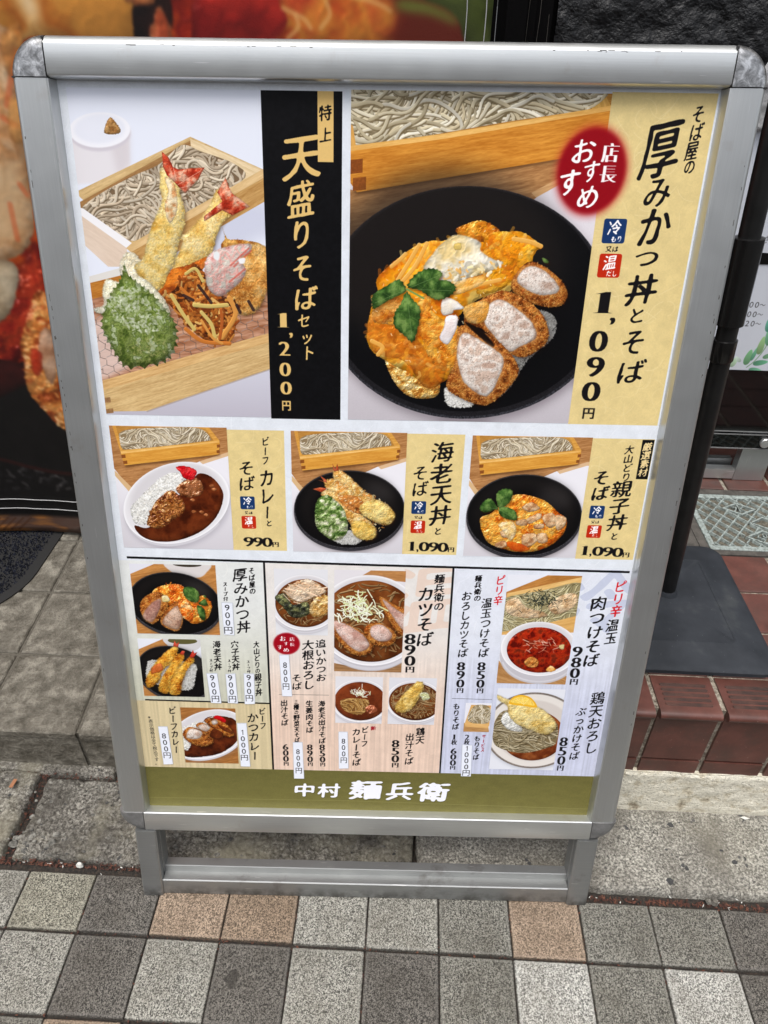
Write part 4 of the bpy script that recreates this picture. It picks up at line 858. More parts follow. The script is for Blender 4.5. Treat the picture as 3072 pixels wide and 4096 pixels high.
    lump([(292.2,2099.9), (327.2,2119.4), (315.8,2144.4), (276.7,2137.2)], CUR, R=5, k=1, s=3, gloss=.5, a=.9); lump([(309.9,2079.1), (351.3,2098.3), (363.4,2118.4), (331.1,2107.0)], CUR, R=5, k=1, s=4, gloss=.5, a=.9)
    lump([(295.6,2047.2), (312.5,2035.6), (340.7,2054.1), (336.5,2070.3), (314.4,2058.8)], [col(190, 10, 20), col(230, 40, 40)], R=3, k=2, s=3)
    # bonito flakes soba
    base((539, 1420, 721, 1680), (222, 222, 226))
    def noodle_soup(B, brd, sup, s, k=60, w=3.6):
        bowl(B, 'white', .09); lump(scl(B, brd, 0, 2), sup, R=8, k=1, sc=16, s=s, gloss=.5, fine=.1, amp=0)
        noodles(scl(B, brd*.93)[::8], k, w, [col(150, 118, 78), col(176, 146, 104), col(130, 96, 60)], col(84, 54, 28), L=90, curl=.7, ang=.3, s=s, spread=1.2)
    SOUP = [col(88, 42, 16), col(112, 58, 24), col(132, 74, 34)]
    B = fitE([(527.9,1524.1), (563.8,1467.1), (639.9,1444.0), (704.0,1455.3), (749.5,1493.0), (757.5,1562.7), (718.9,1635.1), (656.4,1659.3), (586.3,1651.9), (544.5,1612.2)])
    noodle_soup(B, .86, SOUP, 3)
    lump([(539.1,1532.6), (574.0,1514.3), (599.9,1557.5), (650.0,1547.6), (657.2,1591.7), (602.7,1610.9), (568.8,1571.5)], [col(34, 34, 28), col(70, 74, 50), col(140, 140, 90)], R=6, k=5, sc=6, s=4)
    lump([(657.4,1569.5), (680.8,1529.3), (719.1,1519.7), (734.4,1563.2), (711.2,1599.3), (668.6,1604.8)], [col(176, 120, 50), col(212, 166, 96), col(230, 196, 140)], R=8, k=4, sc=5, s=6, gloss=.4)
    lump([(574.3,1501.3), (605.3,1474.7), (651.1,1456.5), (696.3,1481.2), (711.5,1506.8), (665.5,1529.7), (626.9,1548.1), (589.0,1527.1)], [col(206, 160, 120), col(232, 200, 166), col(244, 222, 196)], R=7, k=6, sc=10, s=7, amp=5)
    rs = np.random.RandomState(5)
    for i in range(26):
        p = np.array((642.9,1499.7)) + rs.normal(size=2)*[34, 20]; th = rs.uniform(-.9, .9); d = np.array([math.cos(th), math.sin(th)])*rs.uniform(8, 20)
        stroke([p - d, p + d], rs.uniform(3, 6), col(236, 206, 174)*rs.uniform(.8, 1.05), dark=col(170, 120, 84), hi=col(250, 236, 216))
    # cutlet soba
    base((743, 1420, 984, 1829), (222, 218, 222)); wood([(824.8,1448.4), (869.4,1417.7), (985.6,1415.1), (987.5,1461.7)], col(196, 140, 84), col(160, 108, 62), s=3); wood([(734.7,1792.2), (854.7,1817.8), (1000.8,1776.1), (1003.5,1838.1), (734.8,1844.8)], col(176, 134, 92), col(134, 96, 60), s=4)
    B = fitE([(711.4,1511.2), (741.9,1475.9), (809.7,1446.6), (885.1,1447.0), (961.3,1466.6), (1024.2,1517.0), (1052.2,1618.2), (1022.0,1719.4), (953.4,1782.0), (878.3,1800.5), (798.5,1793.0), (734.7,1749.8), (703.3,1662.7)])
    noodle_soup(B, .9, SOUP, 6, 90, 5)
    lump(scl(B, .97)[18:54], [col(214, 210, 212), col(222, 220, 222)], R=2, k=0, s=2, a=0.)
    for q, m_, s_ in (([(734.5,1625.7), (781.1,1629.1), (843.9,1663.9), (882.0,1704.3), (865.3,1751.3), (813.9,1757.2), (770.1,1716.3), (734.5,1662.0)], [(742.2,1616.5), (796.8,1637.8), (852.1,1682.0), (868.6,1723.2), (833.5,1745.0), (789.8,1715.8), (750.2,1661.6)], 3), ([(851.3,1641.0), (893.5,1621.9), (940.9,1647.9), (961.6,1679.4), (939.3,1716.8), (888.1,1713.4), (852.1,1682.0)], [(870.7,1640.5), (909.3,1630.6), (945.5,1666.0), (938.6,1693.7), (899.5,1699.3), (871.5,1677.0)], 5), ([(894.7,1520.0), (949.1,1549.4), (1004.3,1583.5), (1008.6,1682.8), (968.8,1665.5), (927.8,1603.2)], [(906.3,1528.5), (949.6,1562.6), (997.3,1601.5), (991.9,1655.8), (959.4,1620.4)], 7)):
        crust(q, s_); meat(m_, s_ + 1, [col(196, 150, 136), col(226, 190, 176), col(236, 210, 200)])
    rs = np.random.RandomState(8)
    for i in range(85):
        p = np.array((830.6,1569.8)) + rs.normal(size=2)*[32, 27]; th = rs.uniform(0, 6.3); k = rs.uniform(-.5, .5); pp = [p]
        for j in range(6): th += k; p = p + [math.cos(th)*6, math.sin(th)*6]; pp.append(p)
        stroke(pp, rs.uniform(3, 5), [col(232, 236, 206), col(214, 222, 160), col(240, 242, 226)][i % 3], dark=col(150, 158, 110), hi=col(250, 252, 240))
    # curry soba and chicken soba
    base((748, 1851, 920, 2059), (220, 218, 222))
    B = fitE([(735.0,1952.7), (767.2,1887.7), (835.5,1864.1), (900.3,1879.4), (938.3,1932.5), (940.1,1987.4), (900.4,2039.2), (842.8,2050.9), (776.4,2037.3), (743.3,1997.6)])
    bowl(B, 'white', .08); lump(scl(B, .9, 0, 1), [col(96, 40, 18), col(128, 58, 28)], R=8, k=1, sc=12, s=3, gloss=.4, fine=.2, amp=0)
    noodles([(767.7,1956.8), (808.4,1945.8), (869.7,1954.2), (858.4,2004.7), (825.8,2020.7), (776.1,1996.7)], 60, 3.2, [col(176, 132, 72), col(200, 160, 100)], col(100, 62, 26), L=80, curl=.7, ang=.6, s=3, base=col(120, 80, 40), spread=.5)
    lump([(858.1,1989.5), (882.4,1973.8), (903.5,1998.4), (875.1,2014.4)], [col(150, 70, 40), col(190, 110, 76)], R=4, k=4, sc=5, s=3, gloss=.5)
    for i in range(40):
        p = np.array((838.5,1920.2)) + rs.normal(size=2)*[17, 9]; th = rs.uniform(0, 6.3); d = np.array([math.cos(th), math.sin(th)])*8
        stroke([p - d, p + d], 2.4, [col(240, 240, 230), col(220, 226, 190)][i % 2], dark=col(160, 160, 130), hi=col(252, 252, 248))
    base((942, 1851, 1114, 2059), (216, 216, 222))
    B = fitE([(934.7,1947.5), (961.1,1887.6), (1024.7,1864.1), (1089.6,1874.6), (1132.5,1917.6), (1140.5,1982.1), (1106.3,2028.6), (1037.0,2045.8), (974.3,2027.0), (944.4,1992.3)])
    noodle_soup(B, .9, SOUP, 9, 120, 3.4)
    tempura([(1041.0,1868.5), (1063.2,1870.4), (1066.7,1899.6), (1048.9,1949.5), (1022.4,1995.3), (985.9,2006.4), (966.7,1986.7), (987.3,1936.2), (1018.0,1896.0)], 4, [col(196, 150, 60), col(226, 188, 100), col(238, 212, 140)], 5)
    lump([(1055.6,1919.6), (1079.6,1914.0), (1093.1,1938.4), (1069.2,1949.0)], [col(190, 190, 130), col(226, 226, 200)], R=4, k=3, sc=4, s=3)
    # spicy dipping soba
    base((1328, 1425, 1576, 1866), (226, 228, 236)); wood([(1327.2,1492.2), (1466.2,1422.1), (1579.1,1419.5), (1582.9,1446.9), (1329.7,1518.0)], col(196, 136, 70), col(160, 104, 48), ang=-.35, s=3)
    wood([(1331.8,1496.8), (1576.3,1428.7), (1579.5,1451.6), (1330.2,1522.7)], col(236, 196, 130), col(214, 168, 98), ang=-.25, s=4)
    noodles([(1321.5,1518.1), (1453.0,1482.3), (1579.5,1451.6), (1592.3,1545.0), (1580.4,1578.7), (1468.5,1615.2), (1321.7,1652.9), (1315.4,1584.9)], 230, 4, [col(196, 186, 144), col(210, 202, 164), col(176, 164, 120)], col(110, 98, 62), L=80, curl=.6, ang=-.25, s=4, base=col(150, 138, 100))
    lump([(1331.1,1532.1), (1366.2,1512.4), (1403.0,1549.4), (1462.9,1567.1), (1473.4,1586.0), (1399.3,1592.6), (1339.4,1574.8)], [col(190, 150, 106), col(222, 190, 150), col(232, 206, 170)], R=6, k=4, sc=8, s=3, gloss=.3); lump([(1476.0,1538.2), (1528.1,1494.6), (1569.5,1498.3), (1563.5,1545.6), (1505.4,1575.7)], [col(190, 150, 106), col(222, 190, 150), col(232, 206, 170)], R=6, k=4, sc=8, s=5, gloss=.3)
    rs = np.random.RandomState(4)
    for i in range(120):
        p = np.array((1449.2,1519.9)) + rs.normal(size=2)*[30, 17]; th = rs.uniform(0, 6.3); d = np.array([math.cos(th), math.sin(th)])*rs.uniform(3, 8)
        stroke([p - d, p + d], 2, col(36, 42, 36)*rs.uniform(.6, 1.5))
    wood([(1321.7,1652.9), (1468.5,1615.2), (1580.4,1578.7), (1581.2,1646.7), (1322.7,1662.7)], col(226, 180, 110), col(200, 150, 82), ang=-.2, s=6); wood([(1323.4,1762.9), (1381.8,1833.4), (1579.7,1828.4), (1585.1,1870.1), (1329.5,1876.6)], col(196, 150, 98), col(160, 114, 66), ang=.4, s=7)
    B = fitE([(1330.7,1712.2), (1346.9,1652.3), (1410.0,1614.1), (1467.7,1607.9), (1545.9,1632.8), (1594.9,1685.8), (1591.6,1756.2), (1559.9,1808.2), (1476.5,1831.0), (1396.9,1812.3), (1349.5,1767.3)])
    bowl(B, 'white', .22)
    lump(scl(B, .84, 0, 4), [col(96, 16, 8), col(150, 30, 12), col(176, 48, 18), col(120, 36, 18)], R=7, k=2, sc=8, s=3, gloss=.6, amp=0)
    for i in range(34):
        p = np.array((1469.8,1698.8)) + rs.normal(size=2)*[32, 17]; th = rs.uniform(-1.2, 1.2); d = np.array([math.cos(th), math.sin(th)])*rs.uniform(6, 12)
        stroke([p - d, p + d], 3, [col(206, 150, 120), col(190, 90, 64), col(226, 190, 170)][i % 3], dark=col(120, 30, 16), hi=col(236, 200, 180), al=.8)
    lump([(1418.3,1770.7), (1441.6,1749.8), (1469.4,1769.4), (1459.5,1795.3), (1429.0,1790.9)], [col(176, 96, 34), col(214, 150, 76)], R=4, k=3, sc=4, s=3); lump([(1499.2,1804.6), (1514.2,1786.2), (1533.5,1803.7), (1513.3,1814.6)], [col(236, 150, 50), col(250, 220, 160)], R=3, k=1, s=3); lump([(1533.7,1702.3), (1549.9,1696.9), (1550.3,1716.9), (1537.4,1714.7)], [col(206, 180, 110), col(226, 206, 150)], R=3, k=1, s=3)
    # chicken tempura on cold soba
    base((1336, 1888, 1580, 2262), (222, 224, 232))
    B = fitE([(1319.0,2105.8), (1326.1,1983.7), (1390.4,1920.1), (1467.5,1904.8), (1548.0,1921.4), (1635.5,1986.5), (1660.9,2107.8), (1619.7,2206.2), (1519.1,2244.1), (1413.3,2241.2), (1339.5,2185.1)])
    shadow(B, 8, .3, 2, 6, (90, 90, 100)); fill(B, col(122, 112, 104), tex=.6); fill(scl(B, .955), col(222, 216, 210), soft=1); fill(scl(B, .80), col(206, 198, 192), soft=3)
    lump(scl(B, .66, 0, 22), [col(110, 46, 18), col(164, 90, 44)], R=6, k=.5, s=3, gloss=.5, amp=0)
    noodles([(1338.4,2122.2), (1339.3,2032.7), (1387.8,1982.1), (1551.5,2021.6), (1577.2,2121.4), (1540.8,2156.5), (1452.9,2181.9), (1369.1,2161.2)], 210, 5, [col(168, 156, 126), col(190, 178, 148), col(148, 134, 104)], col(84, 70, 44), L=120, curl=.45, ang=.2, s=9, base=col(120, 104, 74), spread=.6)
    lump([(1360.5,2021.1), (1380.0,1993.2), (1429.8,2046.9), (1442.2,2080.0), (1397.0,2075.6), (1367.5,2048.6)], [col(216, 214, 206), col(240, 240, 236)], R=6, k=3, sc=4, s=3)
    tempura([(1335.3,1916.2), (1374.2,1933.9), (1428.4,1948.6), (1501.6,1973.7), (1556.6,2026.9), (1565.8,2065.5), (1533.5,2094.3), (1477.3,2073.4), (1420.9,2047.1), (1385.5,2004.0), (1377.4,1966.1), (1344.1,1940.0)], 4, [col(206, 170, 90), col(232, 206, 136), col(242, 224, 164)], 6)
    fill(smooth([(1381.3,1952.5), (1395.3,1925.3), (1424.9,1915.5), (1461.4,1929.0), (1485.6,1968.7), (1438.9,1964.5), (1398.8,1960.2)]), col(232, 176, 40)); fill(smooth([(1388.0,1948.6), (1400.2,1930.6), (1426.6,1922.9), (1457.6,1934.4), (1475.9,1960.9), (1438.0,1956.4)]), col(240, 204, 96), tex=.3)
    for e in ((1404.6,1930.4), (1425.9,1924.5), (1450.9,1933.0)): stroke([(1436.0,1958.1), e], 1.4, col(250, 232, 170), al=.8)
    # plain soba on a tray
    base((1225, 1956, 1320, 2087), (226, 226, 234)); wood([(1224.6,2046.8), (1314.1,2050.0), (1322.5,2094.4), (1223.8,2097.1)], col(200, 156, 104), col(160, 116, 66), s=3)
    wood([(1227.2,2052.3), (1245.0,1964.2), (1317.8,1965.0), (1319.1,2055.4), (1315.6,2066.6)], col(226, 182, 118), col(200, 152, 88), ang=.1, s=4)
    noodles([(1239.6,2038.1), (1256.4,1969.3), (1311.8,1972.2), (1313.6,2044.4)], 90, 2.6, SOBA, col(110, 96, 66), L=50, curl=.6, ang=1.3, s=3, base=col(140, 124, 92))
    wood([(1226.8,2046.8), (1314.1,2050.0), (1315.8,2069.4), (1230.3,2063.3)], col(232, 188, 124), col(206, 158, 94), s=5)
    clip(0, 0, 1755, 2496)

    # ---------- lettering, lower left
    V('そば屋の', (463.4,1417.8), (463.6,1522.1), 22); V('厚みかつ丼', (422.9,1422.1), (426.2,1678.8), 50); V('スープ付', (371.0,1475.1), (369.5,1550.9), 17)
    V('海老天丼', (326.9,1711.1), (326.6,1837.3), 29); V('スープ付', (302.1,1787.6), (300.9,1845.7), 13)
    V('穴子天丼', (391.2,1709.5), (390.9,1835.7), 29); V('スープ付', (367.4,1787.9), (366.8,1846.0), 13)
    V('大山どりの親子丼', (467.6,1709.5), (469.1,1946.7), 27, [1, 1, 1, 1, .8, 1.2, 1.1, 1.2]); V('スープ付', (435.3,1790.1), (436.0,1847.0), 13)
    V('ビーフカレー', (144.9,2001.4), (144.5,2220.0), 30); V('ビーフ', (477.8,1998.6), (478.4,2096.9), 27); V('かつカレー', (441.3,2023.4), (443.0,2245.6), 42)
    V('※表示価格は全て税込です。', (58.9,2043.5), (66.1,2279.7), 17, style='flat')
    # middle
    RED = col(150, 20, 36)
    el = fitE([(528.9,1715.2), (576.1,1672.6), (622.4,1712.9), (574.0,1763.1), (542.4,1684.9), (608.0,1748.2)]); fill(el, col(156, 14, 30), soft=2)
    for ch, p, w, h in (('お', (561.7,1697.3), 22, 24), ('す', (573.0,1717.4), 16, 18), ('す', (550.9,1733.3), 20, 22), ('め', (573.2,1744.4), 22, 20), ('店', (595.1,1698.4), 18, 18), ('長', (594.7,1720.6), 18, 16)): glyph(ch, p[0], p[1], w, h, WH, 'serif')
    V('追いかつお', (695.3,1697.3), (696.5,1877.3), 38); V('大根おろし', (650.1,1700.7), (651.7,1912.7), 44); V('そば', (607.0,1845.6), (608.2,1916.3), 36)
    V('出汁そば', (560.0,1959.7), (560.4,2079.1), 28); V('三種の野菜天そば', (604.2,1958.6), (604.8,2156.3), 24, [.8, 1.1, .8, 1.2, 1.1, 1, 1, 1]); V('生姜肉そば', (652.4,1960.8), (652.4,2110.4), 28); V('海老天出汁そば', (697.4,1959.6), (699.5,2159.0), 27)
    V('600円', (560.4,2163.9), (560.9,2269.3), 34, [1, 1, 1, .7], style='serif'); V('890円', (651.9,2163.0), (653.3,2268.9), 34, [1, 1, 1, .7], style='serif'); V('850円', (698.6,2161.7), (701.2,2269.2), 34, [1, 1, 1, .7], style='serif')
    V('麺兵衛の', (1098.1,1429.4), (1102.9,1572.3), 36); V('カツそば', (1053.3,1477.4), (1061.3,1718.5), 58); V('890円', (1008.6,1665.4), (1015.1,1830.6), 62, [1, 1, 1, .65], style='serif')
    glyph('新', *(889.9,2081.6), 22, 22, RED); V('ビーフ', (859.8,2073.6), (857.5,2170.6), 28); V('カレーそば', (825.9,2082.3), (830.2,2262.9), 34)
    V('鶏天', (1065.3,2073.3), (1066.2,2151.6), 34); V('出汁そば', (1027.0,2100.3), (1029.5,2251.8), 34); V('850円', (974.9,2133.0), (978.0,2266.9), 46, [1, 1, 1, .7], style='serif')
    # right
    RD2 = col(206, 26, 36)
    V('ピリ辛', (1304.0,1428.0), (1302.7,1546.0), 32, c=RD2); V('麺兵衛の', (1228.7,1429.7), (1232.1,1532.0), 25); V('おろしカツそば', (1194.1,1492.9), (1198.5,1760.9), 36); V('温玉つけそば', (1264.7,1517.1), (1271.8,1759.1), 38)
    V('890円', (1195.5,1778.8), (1200.4,1914.4), 46, [1, 1, 1, .65], style='serif'); V('850円', (1268.2,1777.0), (1272.6,1914.1), 46, [1, 1, 1, .65], style='serif')
    V('もりそば', (1191.6,1957.5), (1195.7,2081.0), 26); V('1枚', (1192.6,2100.7), (1195.1,2151.7), 26, style='serif'); V('600円', (1195.2,2166.0), (1197.3,2270.8), 36, [1, 1, 1, .7], style='serif')
    V('サービス', (1303.9,2097.7), (1303.8,2183.2), 15, c=RED); V('もりそば', (1279.2,2104.0), (1282.3,2221.5), 24); V('2枚', (1241.2,2101.1), (1242.2,2150.4), 26, style='serif')
    V('ピリ辛', (1709.5,1439.5), (1709.5,1582.9), 40, c=RD2); V('温玉', (1705.7,1590.2), (1709.8,1693.0), 44); V('肉つけそば', (1645.7,1501.3), (1654.0,1790.4), 56); V('980円', (1599.8,1703.2), (1605.7,1868.5), 56, [1, 1, 1, .65], style='serif')
    V('鶏天おろし', (1699.5,1896.2), (1709.5,2180.6), 52); V('ぶっかけそば', (1649.3,1964.4), (1651.3,2211.2), 38); V('850円', (1602.7,2102.6), (1607.0,2265.2), 48, [1, 1, 1, .65], style='serif')
    # price stickers
    for txt, quad, top, bot, w in STICKERS:
        q = np.array(quad, float); fill(q, col(230, 234, 244)); stroke(np.vstack([q, q[:1]]), 1.4, col(170, 174, 184), al=.7)
        V(txt, top, bot, w, style='flat')
    return CV

STICKERS = [
    ('900円', ((354.6,1554.8), (392.9,1555.7), (392.1,1685.2), (355.9,1684.2)), (373.7,1559.7), (372.0,1680.8), 34),
    ('900円', ((283.3,1850.1), (321.7,1848.4), (329.5,1980.7), (291.3,1979.6)), (301.8,1852.8), (309.8,1976.3), 32),
    ('900円', ((351.8,1851.5), (387.0,1848.3), (390.3,1979.1), (353.7,1978.0)), (367.2,1851.1), (371.8,1975.5), 32),
    ('900円', ((417.4,1847.5), (454.9,1847.3), (452.8,1979.5), (415.4,1981.7)), (435.3,1848.6), (433.3,1969.8), 32),
    ('800円', ((85.5,2093.2), (120.6,2093.1), (126.7,2271.5), (90.2,2273.8)), (103.3,2121.3), (108.3,2244.3), 32),
    ('1000円', ((381.6,2069.9), (417.5,2069.0), (423.0,2275.2), (386.7,2275.0)), (399.9,2097.0), (402.8,2246.8), 32),
    ('800円', ((547.3,1764.7), (582.3,1762.9), (590.2,1942.5), (553.5,1942.4)), (567.3,1791.6), (569.2,1914.8), 28),
    ('800円', ((588.9,2154.1), (624.7,2152.6), (628.6,2329.1), (589.7,2329.1)), (606.9,2182.8), (609.1,2304.7), 28),
    ('800円', ((760.2,2099.6), (794.4,2099.8), (799.6,2273.5), (762.8,2275.7)), (778.8,2127.9), (781.4,2249.0), 28),
    ('1000円', ((1225.2,2146.9), (1262.9,2148.7), (1269.1,2299.6), (1231.2,2299.5)), (1243.1,2150.4), (1250.5,2297.8), 32),
]
PICS = [('tempura prawns, shiso leaf and boxed soba', (38, 20, 547, 896)), ('cutlet and egg rice bowl with boxed soba', (783, 16, 1460, 898)),
    ('beef curry on a white plate', (41, 932, 407, 1352)), ('fried prawns in a black bowl', (604, 938, 968, 1354)), ('chicken and egg in a black bowl', (1170, 942, 1543, 1360)),
    ('cutlet bowl beside a soup cup', (51, 1412, 342, 1687)), ('three prawns standing in a black bowl', (48, 1708, 270, 1955)), ('cutlet curry on a white plate', (175, 2004, 379, 2263)),
    ('noodle soup under bonito flakes', (539, 1420, 721, 1680)), ('noodle soup with pork cutlet and leek', (743, 1420, 984, 1829)), ('curry noodle soup with white leek', (748, 1851, 920, 2059)), ('noodle soup with one long tempura', (942, 1851, 1114, 2059)),
    ('red spicy dip with seaweed topped soba', (1328, 1425, 1576, 1866)), ('chicken tempura with lemon on soba', (1336, 1888, 1580, 2262)), ('small tray of plain soba', (1225, 1956, 1320, 2087))]
def paint_banner():
    """the shop banner: a big close-up of crumbed cutlets in brown sauce"""
    new_canvas(int(1.1*700), int(.95*700), col(12, 12, 13)); H, Wd = CV.shape[:2]; R = (0, 0, Wd, H); X, Y = grid(R)
    # dark bowl at the bottom with a speckled rim and the table
    put(R, np.array([.06, .055, .055], np.float32)*(1 + .5*(fbm(X/20, Y/20, 3, 3) - .5))[..., None], np.ones_like(X))
    big = [(224.6,-3.0), (761.0,-8.2), (785.7,220.2), (480.7,310.1), (305.7,345.5), (253.2,429.1), (221.2,396.3), (184.0,414.4), (86.7,417.8)]
    lump(big, [col(96, 16, 10), col(150, 40, 14), col(110, 22, 14), col(168, 66, 20)], R=12, k=4, sc=16, s=3, gloss=.5)
    amber = [col(176, 110, 40), col(206, 150, 84), col(190, 120, 54), col(214, 176, 128)]
    lump([(240.8,14.7), (423.6,3.8), (434.2,42.2), (419.2,69.7), (324.9,61.1), (301.1,91.8), (261.1,92.4)], [col(190, 132, 56), col(172, 100, 36), col(206, 160, 90), col(150, 76, 24)], R=16, k=3, sc=26, s=4, gloss=.2, amp=2)
    fill(smooth([(323.8,24.8), (333.2,24.7), (338.2,39.6), (330.7,49.3), (326.4,39.8)]), col(226, 210, 176), soft=5, a=.8)
    lump([(438.6,19.8), (457.0,19.6), (466.0,34.3), (459.4,59.2), (428.9,69.5), (427.2,42.3)], [col(20, 12, 12), col(50, 22, 16)], R=8, k=2, sc=12, s=5)
    lump([(440.4,59.5), (448.3,42.0), (454.4,34.4), (459.7,43.8), (462.8,53.3), (457.8,69.1)], [col(200, 140, 90), col(160, 70, 40)], R=5, k=3, sc=7, s=6)
    lump([(424.8,20.0), (447.8,19.7), (450.0,32.6), (435.7,34.6), (422.4,31.1)], [col(200, 110, 60), col(220, 150, 90)], R=5, k=3, sc=8, s=7)
    lump([(498.8,15.5), (566.9,14.8), (567.6,67.6), (486.6,68.7)], [col(140, 24, 20), col(170, 40, 30), col(120, 20, 18)], R=10, k=3, sc=20, s=8, gloss=.4)
    lump([(564.9,11.2), (647.8,10.3), (675.1,33.6), (666.5,66.1), (562.8,67.6), (571.6,44.3)], [col(170, 60, 24), col(206, 130, 50), col(190, 90, 40), col(160, 40, 26)], R=12, k=4, sc=22, s=9, gloss=.5)
    for a_, b_ in (((567.6,34.9), (592.2,49.7)), ((606.9,28.9), (601.5,49.6)), ((578.8,40.4), (570.6,57.7)), ((629.7,24.9), (666.0,35.6))): stroke(osmooth([a_, ((a_[0] + b_[0])/2 + 6, (a_[1] + b_[1])/2), b_]), 4, col(216, 176, 110), al=.6)
    fill(smooth([(665.7,13.7), (763.3,12.6), (768.9,64.7), (671.2,66.1), (675.2,39.2)]), col(88, 30, 18), soft=6)
    lump([(665.8,17.3), (697.5,27.8), (725.3,38.6), (741.1,65.1), (771.2,64.7), (765.5,12.6)], [col(44, 54, 20), col(70, 84, 34), col(56, 66, 30)], R=8, k=2, sc=20, s=10)
    fill(smooth([(672.7,28.1), (697.6,29.6), (723.0,38.6), (728.1,46.0), (702.6,38.8), (675.2,35.5)]), col(96, 110, 46), soft=3)
    # left column: pork and crumb
    lump([(222.5,62.5), (307.3,55.4), (301.1,91.8), (294.1,158.0), (277.9,232.4), (261.5,259.6), (228.4,274.3), (135.2,290.9)], [col(176, 120, 70), col(206, 170, 126), col(190, 140, 90), col(214, 186, 150)], R=14, k=4, sc=18, s=11, amp=4, gloss=.3, crumb=.4)
    fill(smooth([(203.2,183.6), (276.6,172.5), (277.1,206.8), (254.2,246.3), (175.1,261.8)]), col(202, 178, 140), soft=8, a=.7)
    for a_, b_ in (((307.3,71.3), (283.1,117.7)), ((256.3,212.3), (253.4,249.0)), ((273.4,191.9), (278.6,201.7)), ((274.5,128.8), (287.9,135.3))): stroke([a_, b_], 6, col(190, 80, 40), al=.5)
    for q, s_ in (([(295.8,61.5), (318.2,51.4), (311.0,83.4), (293.6,91.9)], 3), ([(287.0,113.3), (303.5,117.3), (296.8,148.7), (278.5,149.1)], 5)): lump(q, [col(190, 110, 50), col(206, 150, 80)], R=5, k=3, sc=8, s=s_, a=.7)
    lump([(270.1,259.4), (280.8,261.8), (274.5,316.1), (234.3,373.0), (201.1,400.3), (119.3,416.7), (154.2,319.7), (232.6,317.4), (244.4,287.9)], [col(120, 20, 14), col(164, 52, 26), col(96, 14, 12)], R=10, k=4, sc=12, s=13, gloss=.7)
    lump([(166.9,284.4), (240.0,273.9), (234.4,311.4), (205.8,345.5), (139.7,360.1)], [col(196, 186, 160), col(150, 130, 100)], R=10, k=2, sc=14, s=14)
    lump([(97.1,390.6), (208.5,396.7), (219.4,413.1), (197.0,434.6), (58.9,490.7)], [col(34, 12, 12), col(60, 20, 18)], R=9, k=2, sc=16, s=15)
    # crumbed fritter edge
    P = [(259.1,307.7), (276.1,310.2), (333.9,314.4), (302.2,481.1), (266.6,505.1), (243.4,490.9), (229.4,469.2), (213.3,434.0), (220.6,393.0), (221.8,373.4), (239.8,338.3)]
    lump(P, [col(140, 60, 20), col(196, 120, 54), col(214, 150, 80), col(176, 80, 34)], R=14, k=5, sc=9, s=16, crumb=1.0, gloss=.4); bits(P, 260, 6, 2.4, [col(222, 160, 90), col(236, 196, 140), col(170, 90, 36)], 4, al=.8)
    lump([(251.2,356.5), (263.5,356.1), (258.1,405.0), (244.5,426.0), (238.9,389.1)], [col(206, 180, 156), col(170, 130, 100)], R=5, k=2, sc=7, s=17, a=.9)
    lump([(232.4,379.5), (243.0,385.7), (235.4,412.6), (226.8,409.5)], [col(170, 40, 20), col(190, 70, 40)], R=4, k=1, s=18, a=.8)
    # rim and table
    stroke(osmooth([(46.9,521.9), (143.7,541.6), (182.2,552.1), (232.2,560.1), (312.4,558.6)]), 6, col(40, 18, 16), al=.9)
    bits([(36.1,550.3), (141.1,549.8), (240.1,570.0), (235.9,587.0), (18.2,597.0)], 60, 9, 5, [col(52, 52, 54), col(84, 84, 86), col(34, 34, 36)], 5, al=.45)
    CV[:] = np.clip(CV*np.array([1.06, 1.02, 1.0], np.float32), 0, 1)
    for c_ in range(3): CV[..., c_] = blur(CV[..., c_].copy(), 1)
    b = box([(4.6,632.7), (322.2,690.8)], 0); X, Y = grid(b); g0 = fbm(X/60, Y/14, 4, 3)
    put(b, ramp((g0 - .25)*1.8 + np.clip((230 - X)/300, -.2, .4), [col(48, 36, 32), col(88, 70, 62), col(84, 62, 52), col(150, 98, 52)]), np.clip((Y - b[1])/8, 0, 1))
    for i in range(7):
        x = (107.9,654.9)[0] - 40 + i*11; stroke([(x, b[3] - 4), (x + 22, b[3] - 24)], 3, col(70, 40, 24), al=.5)
    return CV

